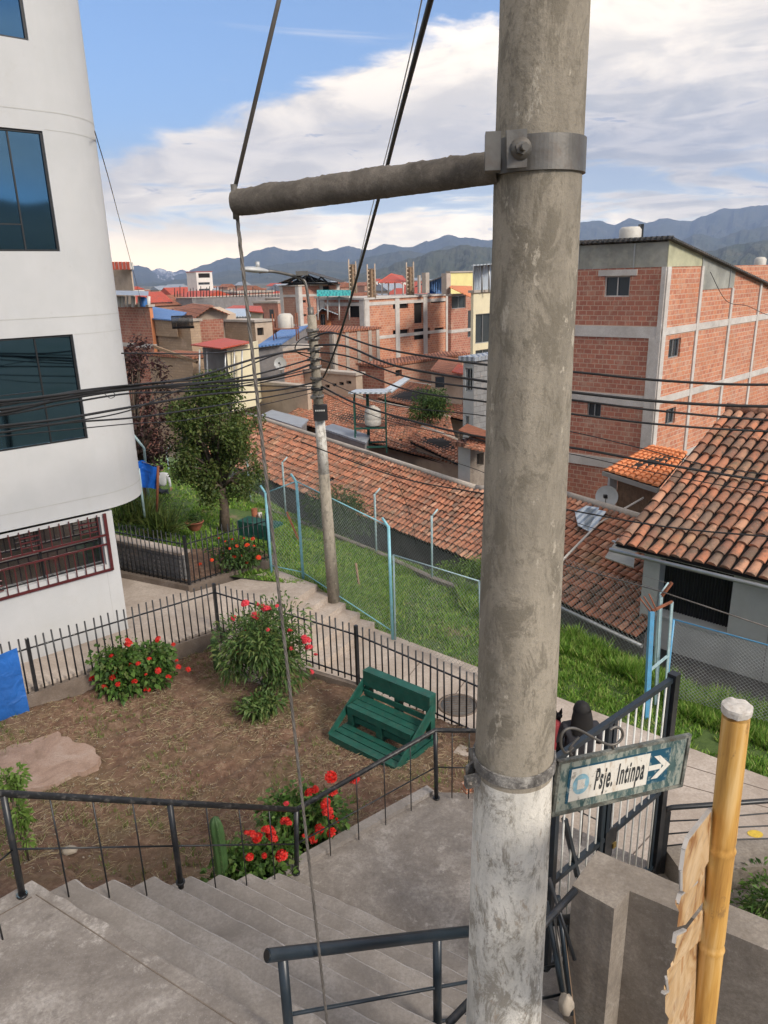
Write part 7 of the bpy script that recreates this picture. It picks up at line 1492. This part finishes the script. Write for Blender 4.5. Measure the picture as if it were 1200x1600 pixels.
# black service cable coming from above
cable('thick black service cable dropping from the top of the picture to the slim pole', [(505, 590, YD), (520, 556, 12.9), (545, 478, 10.8), (590, 316, 7.6), (625, 180, 5.8), (673, 0, 4.4), (720, -170, 3.7), (760, -420, 3.1)], .0165)
cable('thin pale cord running beside the thick black service cable', [(512, 590, YD), (540, 500, 11.5), (575, 350, 8.2), (605, 235, 6.3), (640, 90, 5.0), (668, -40, 4.3), (735, -300, 3.4)], .004, 'alu')
cable('thin wire hanging from the white building roof line down to the brick houses', [(148, 205, 13.6), (170, 280, 18), (190, 355, 25), (215, 450, 38), (231, 512, 48)], .010, 'wire_grey')
cable('drooping black loop joining the slim pole clamps', [(500, 520, YD-.1), (470, 530, YD-.4), (462, 548, YD-.4), (488, 560, YD-.1)], .012)
cable('thin wire sagging in front of the shrub by the long tiled roof', [(497, 600, YD), (540, 700, 16), (600, 720, 17), (640, 800, 17.5), (650, 850, 17.5)][1:], .006)
cable('thin wires looping on the side of the big brick building', [(1110, 425, 29), (1135, 470, 29.6), (1168, 478, 30.4), (1200, 492, 31.5), (1240, 495, 32)], .012)

# ================================================================== VALLEY, MOUNTAINS
mb = MB(); rows = []
rad2 = [0, 6, 12, 20, 28, 40, 60, 100, 200, 500, 1500, 4000, 16000]
for r in rad2:
    row = []
    for k in range(72):
        a = 2*pi*k/72; x, y = sin(a)*r, cos(a)*r; z = -1.6 if r < 12 else lerp(-1.6, -3.4, min(1, (r-12)/16)) if r < 40 else lerp(-3.4, -8.5, min(1, (r-40)/60))
        row.append(V((x, y, z)))
    rows.append(row)
mb.grid(rows, True); struct('valley_ground', mb, 'far_ground')
def ridge(name, D, crest, mat, seed, dpt=.30, n=420, rough=.34, zb=-9, rows_=26):
    rs = []
    xs = [c[0] for c in crest]
    def cy(x):
        for (x0, y0), (x1, y1) in zip(crest[:-1], crest[1:]):
            if x0 <= x <= x1: t_ = (x-x0)/(x1-x0); t_ = t_*t_*(3-2*t_)*.6+t_*.4; return lerp(y0, y1, t_)
        return crest[-1][1]
    mb = MB()
    cols_ = [xs[0]+(xs[-1]-xs[0])*i/n for i in range(n+1)]; P0 = [PD(x, cy(x)+3.4*MN.noise(V((x*.035, seed, 0)))+2.0*MN.noise(V((x*.09, seed, 4)))+1.1*MN.noise(V((x*.22, seed, 4))), D) for x in cols_]
    for j in range(rows_+1):
        v_ = j/rows_; f_ = 1-dpt*(1-v_) if v_ <= 1 else 1; row = []
        for i, p in enumerate(P0):
            h = p.z-zb; prof = v_**1.1; nn = MN.fractal(V((i*.085, v_*2.2+MN.noise(V((i*.05, v_*2, seed)))*.6, seed)), 1.0, 2.0, 6)
            z = zb+h*min(1.0, max(0, prof+(nn*rough*(1-v_)**.7*v_*2.2)))*(1 if v_ < 1 else 1); row.append(V((p.x*f_, p.y*f_, z)))
        rs.append(row)
    for j in (1, 2): rs.append([V((p.x*(1+.1*j), p.y*(1+.1*j), lerp(p.z, zb, j/2))) for p in P0])
    mb.grid(rs, False, False); o = mb.build(name, mat); o['kind'] = 'structure'; return o
ridge('distant_snow_mountain', 10200, [(60, 440), (160, 432), (205, 426), (232, 424), (250, 418), (262, 424), (285, 422), (300, 427), (350, 435), (420, 440)], 'snow', 3)
ridge('far_mountains', 8800, [(-200, 420), (100, 415), (160, 418), (205, 414), (228, 417), (250, 432), (285, 428), (310, 417), (335, 408), (355, 402), (372, 404), (400, 391), (428, 386), (450, 392), (478, 388), (510, 393), (545, 384), (572, 391), (600, 381), (640, 387), (668, 376), (700, 369), (740, 372), (765, 375), (800, 370), (880, 362), (905, 347), (935, 345), (960, 350), (985, 342), (1010, 347), (1040, 341), (1075, 347), (1105, 334), (1140, 326), (1180, 322), (1230, 318), (1500, 330)], 'mountain', 11)
ridge('middle_mountains', 5600, [(-100, 452), (170, 446), (240, 442), (300, 434), (350, 425), (400, 420), (440, 412), (490, 406), (540, 410), (590, 398), (625, 392), (670, 396), (705, 384), (740, 388), (790, 398), (860, 392), (905, 384), (950, 378), (1000, 370), (1050, 380), (1085, 366), (1120, 372), (1160, 360), (1210, 352), (1400, 350)], 'mountain', 23)
ridge('near_hills', 3000, [(520, 440), (580, 424), (640, 404), (690, 390), (720, 384), (760, 386), (800, 396), (860, 412), (930, 416), (1000, 408), (1060, 400), (1110, 392), (1150, 382), (1200, 376), (1300, 368), (1450, 372)], 'mountain', 37, rough=.3)
# hills closing the valley behind and beside the viewpoint (seen in the window glass)
rs = []
for j in range(9):
    v_ = j/8; row = []
    for k in range(121):
        a = R(60)+R(240)*k/120; r = lerp(350, 1100, v_); H = 118+50*MN.noise(V((k*.09, 1, 2)))+22*MN.noise(V((k*.31, 5, 2))); H *= min(1, k/14, (120-k)/14); row.append(V((sin(a)*r, cos(a)*r, -9+H*v_**1.1+18*MN.noise(V((k*.3, v_*5, 8)))*v_)))
    rs.append(row)
mb = MB(); mb.grid(rs); struct('hills_behind', mb, 'mountain')

# ================================================================== HAZE
hm = bpy.data.materials.new('haze'); hm.use_nodes = True; N = hm.node_tree.nodes; N.clear(); o_ = N.new('ShaderNodeOutputMaterial'); pv = N.new('ShaderNodeVolumePrincipled'); pv.inputs['Color'].default_value = (.46, .63, 1, 1); pv.inputs['Density'].default_value = HAZE_D; pv.inputs['Anisotropy'].default_value = .2
hm.node_tree.links.new(pv.outputs[0], o_.inputs['Volume']); MATS['haze'] = hm
mb = MB(); mb.obox(V((-17000, -4000, -11)), V((34000, 0, 0)), V((0, 15000, 0)), V((0, 0, 1700))); o = mb.build('haze', 'haze'); tag(o, 'thin bluish air haze filling the valley up to the mountains', 'haze', None, 'stuff')
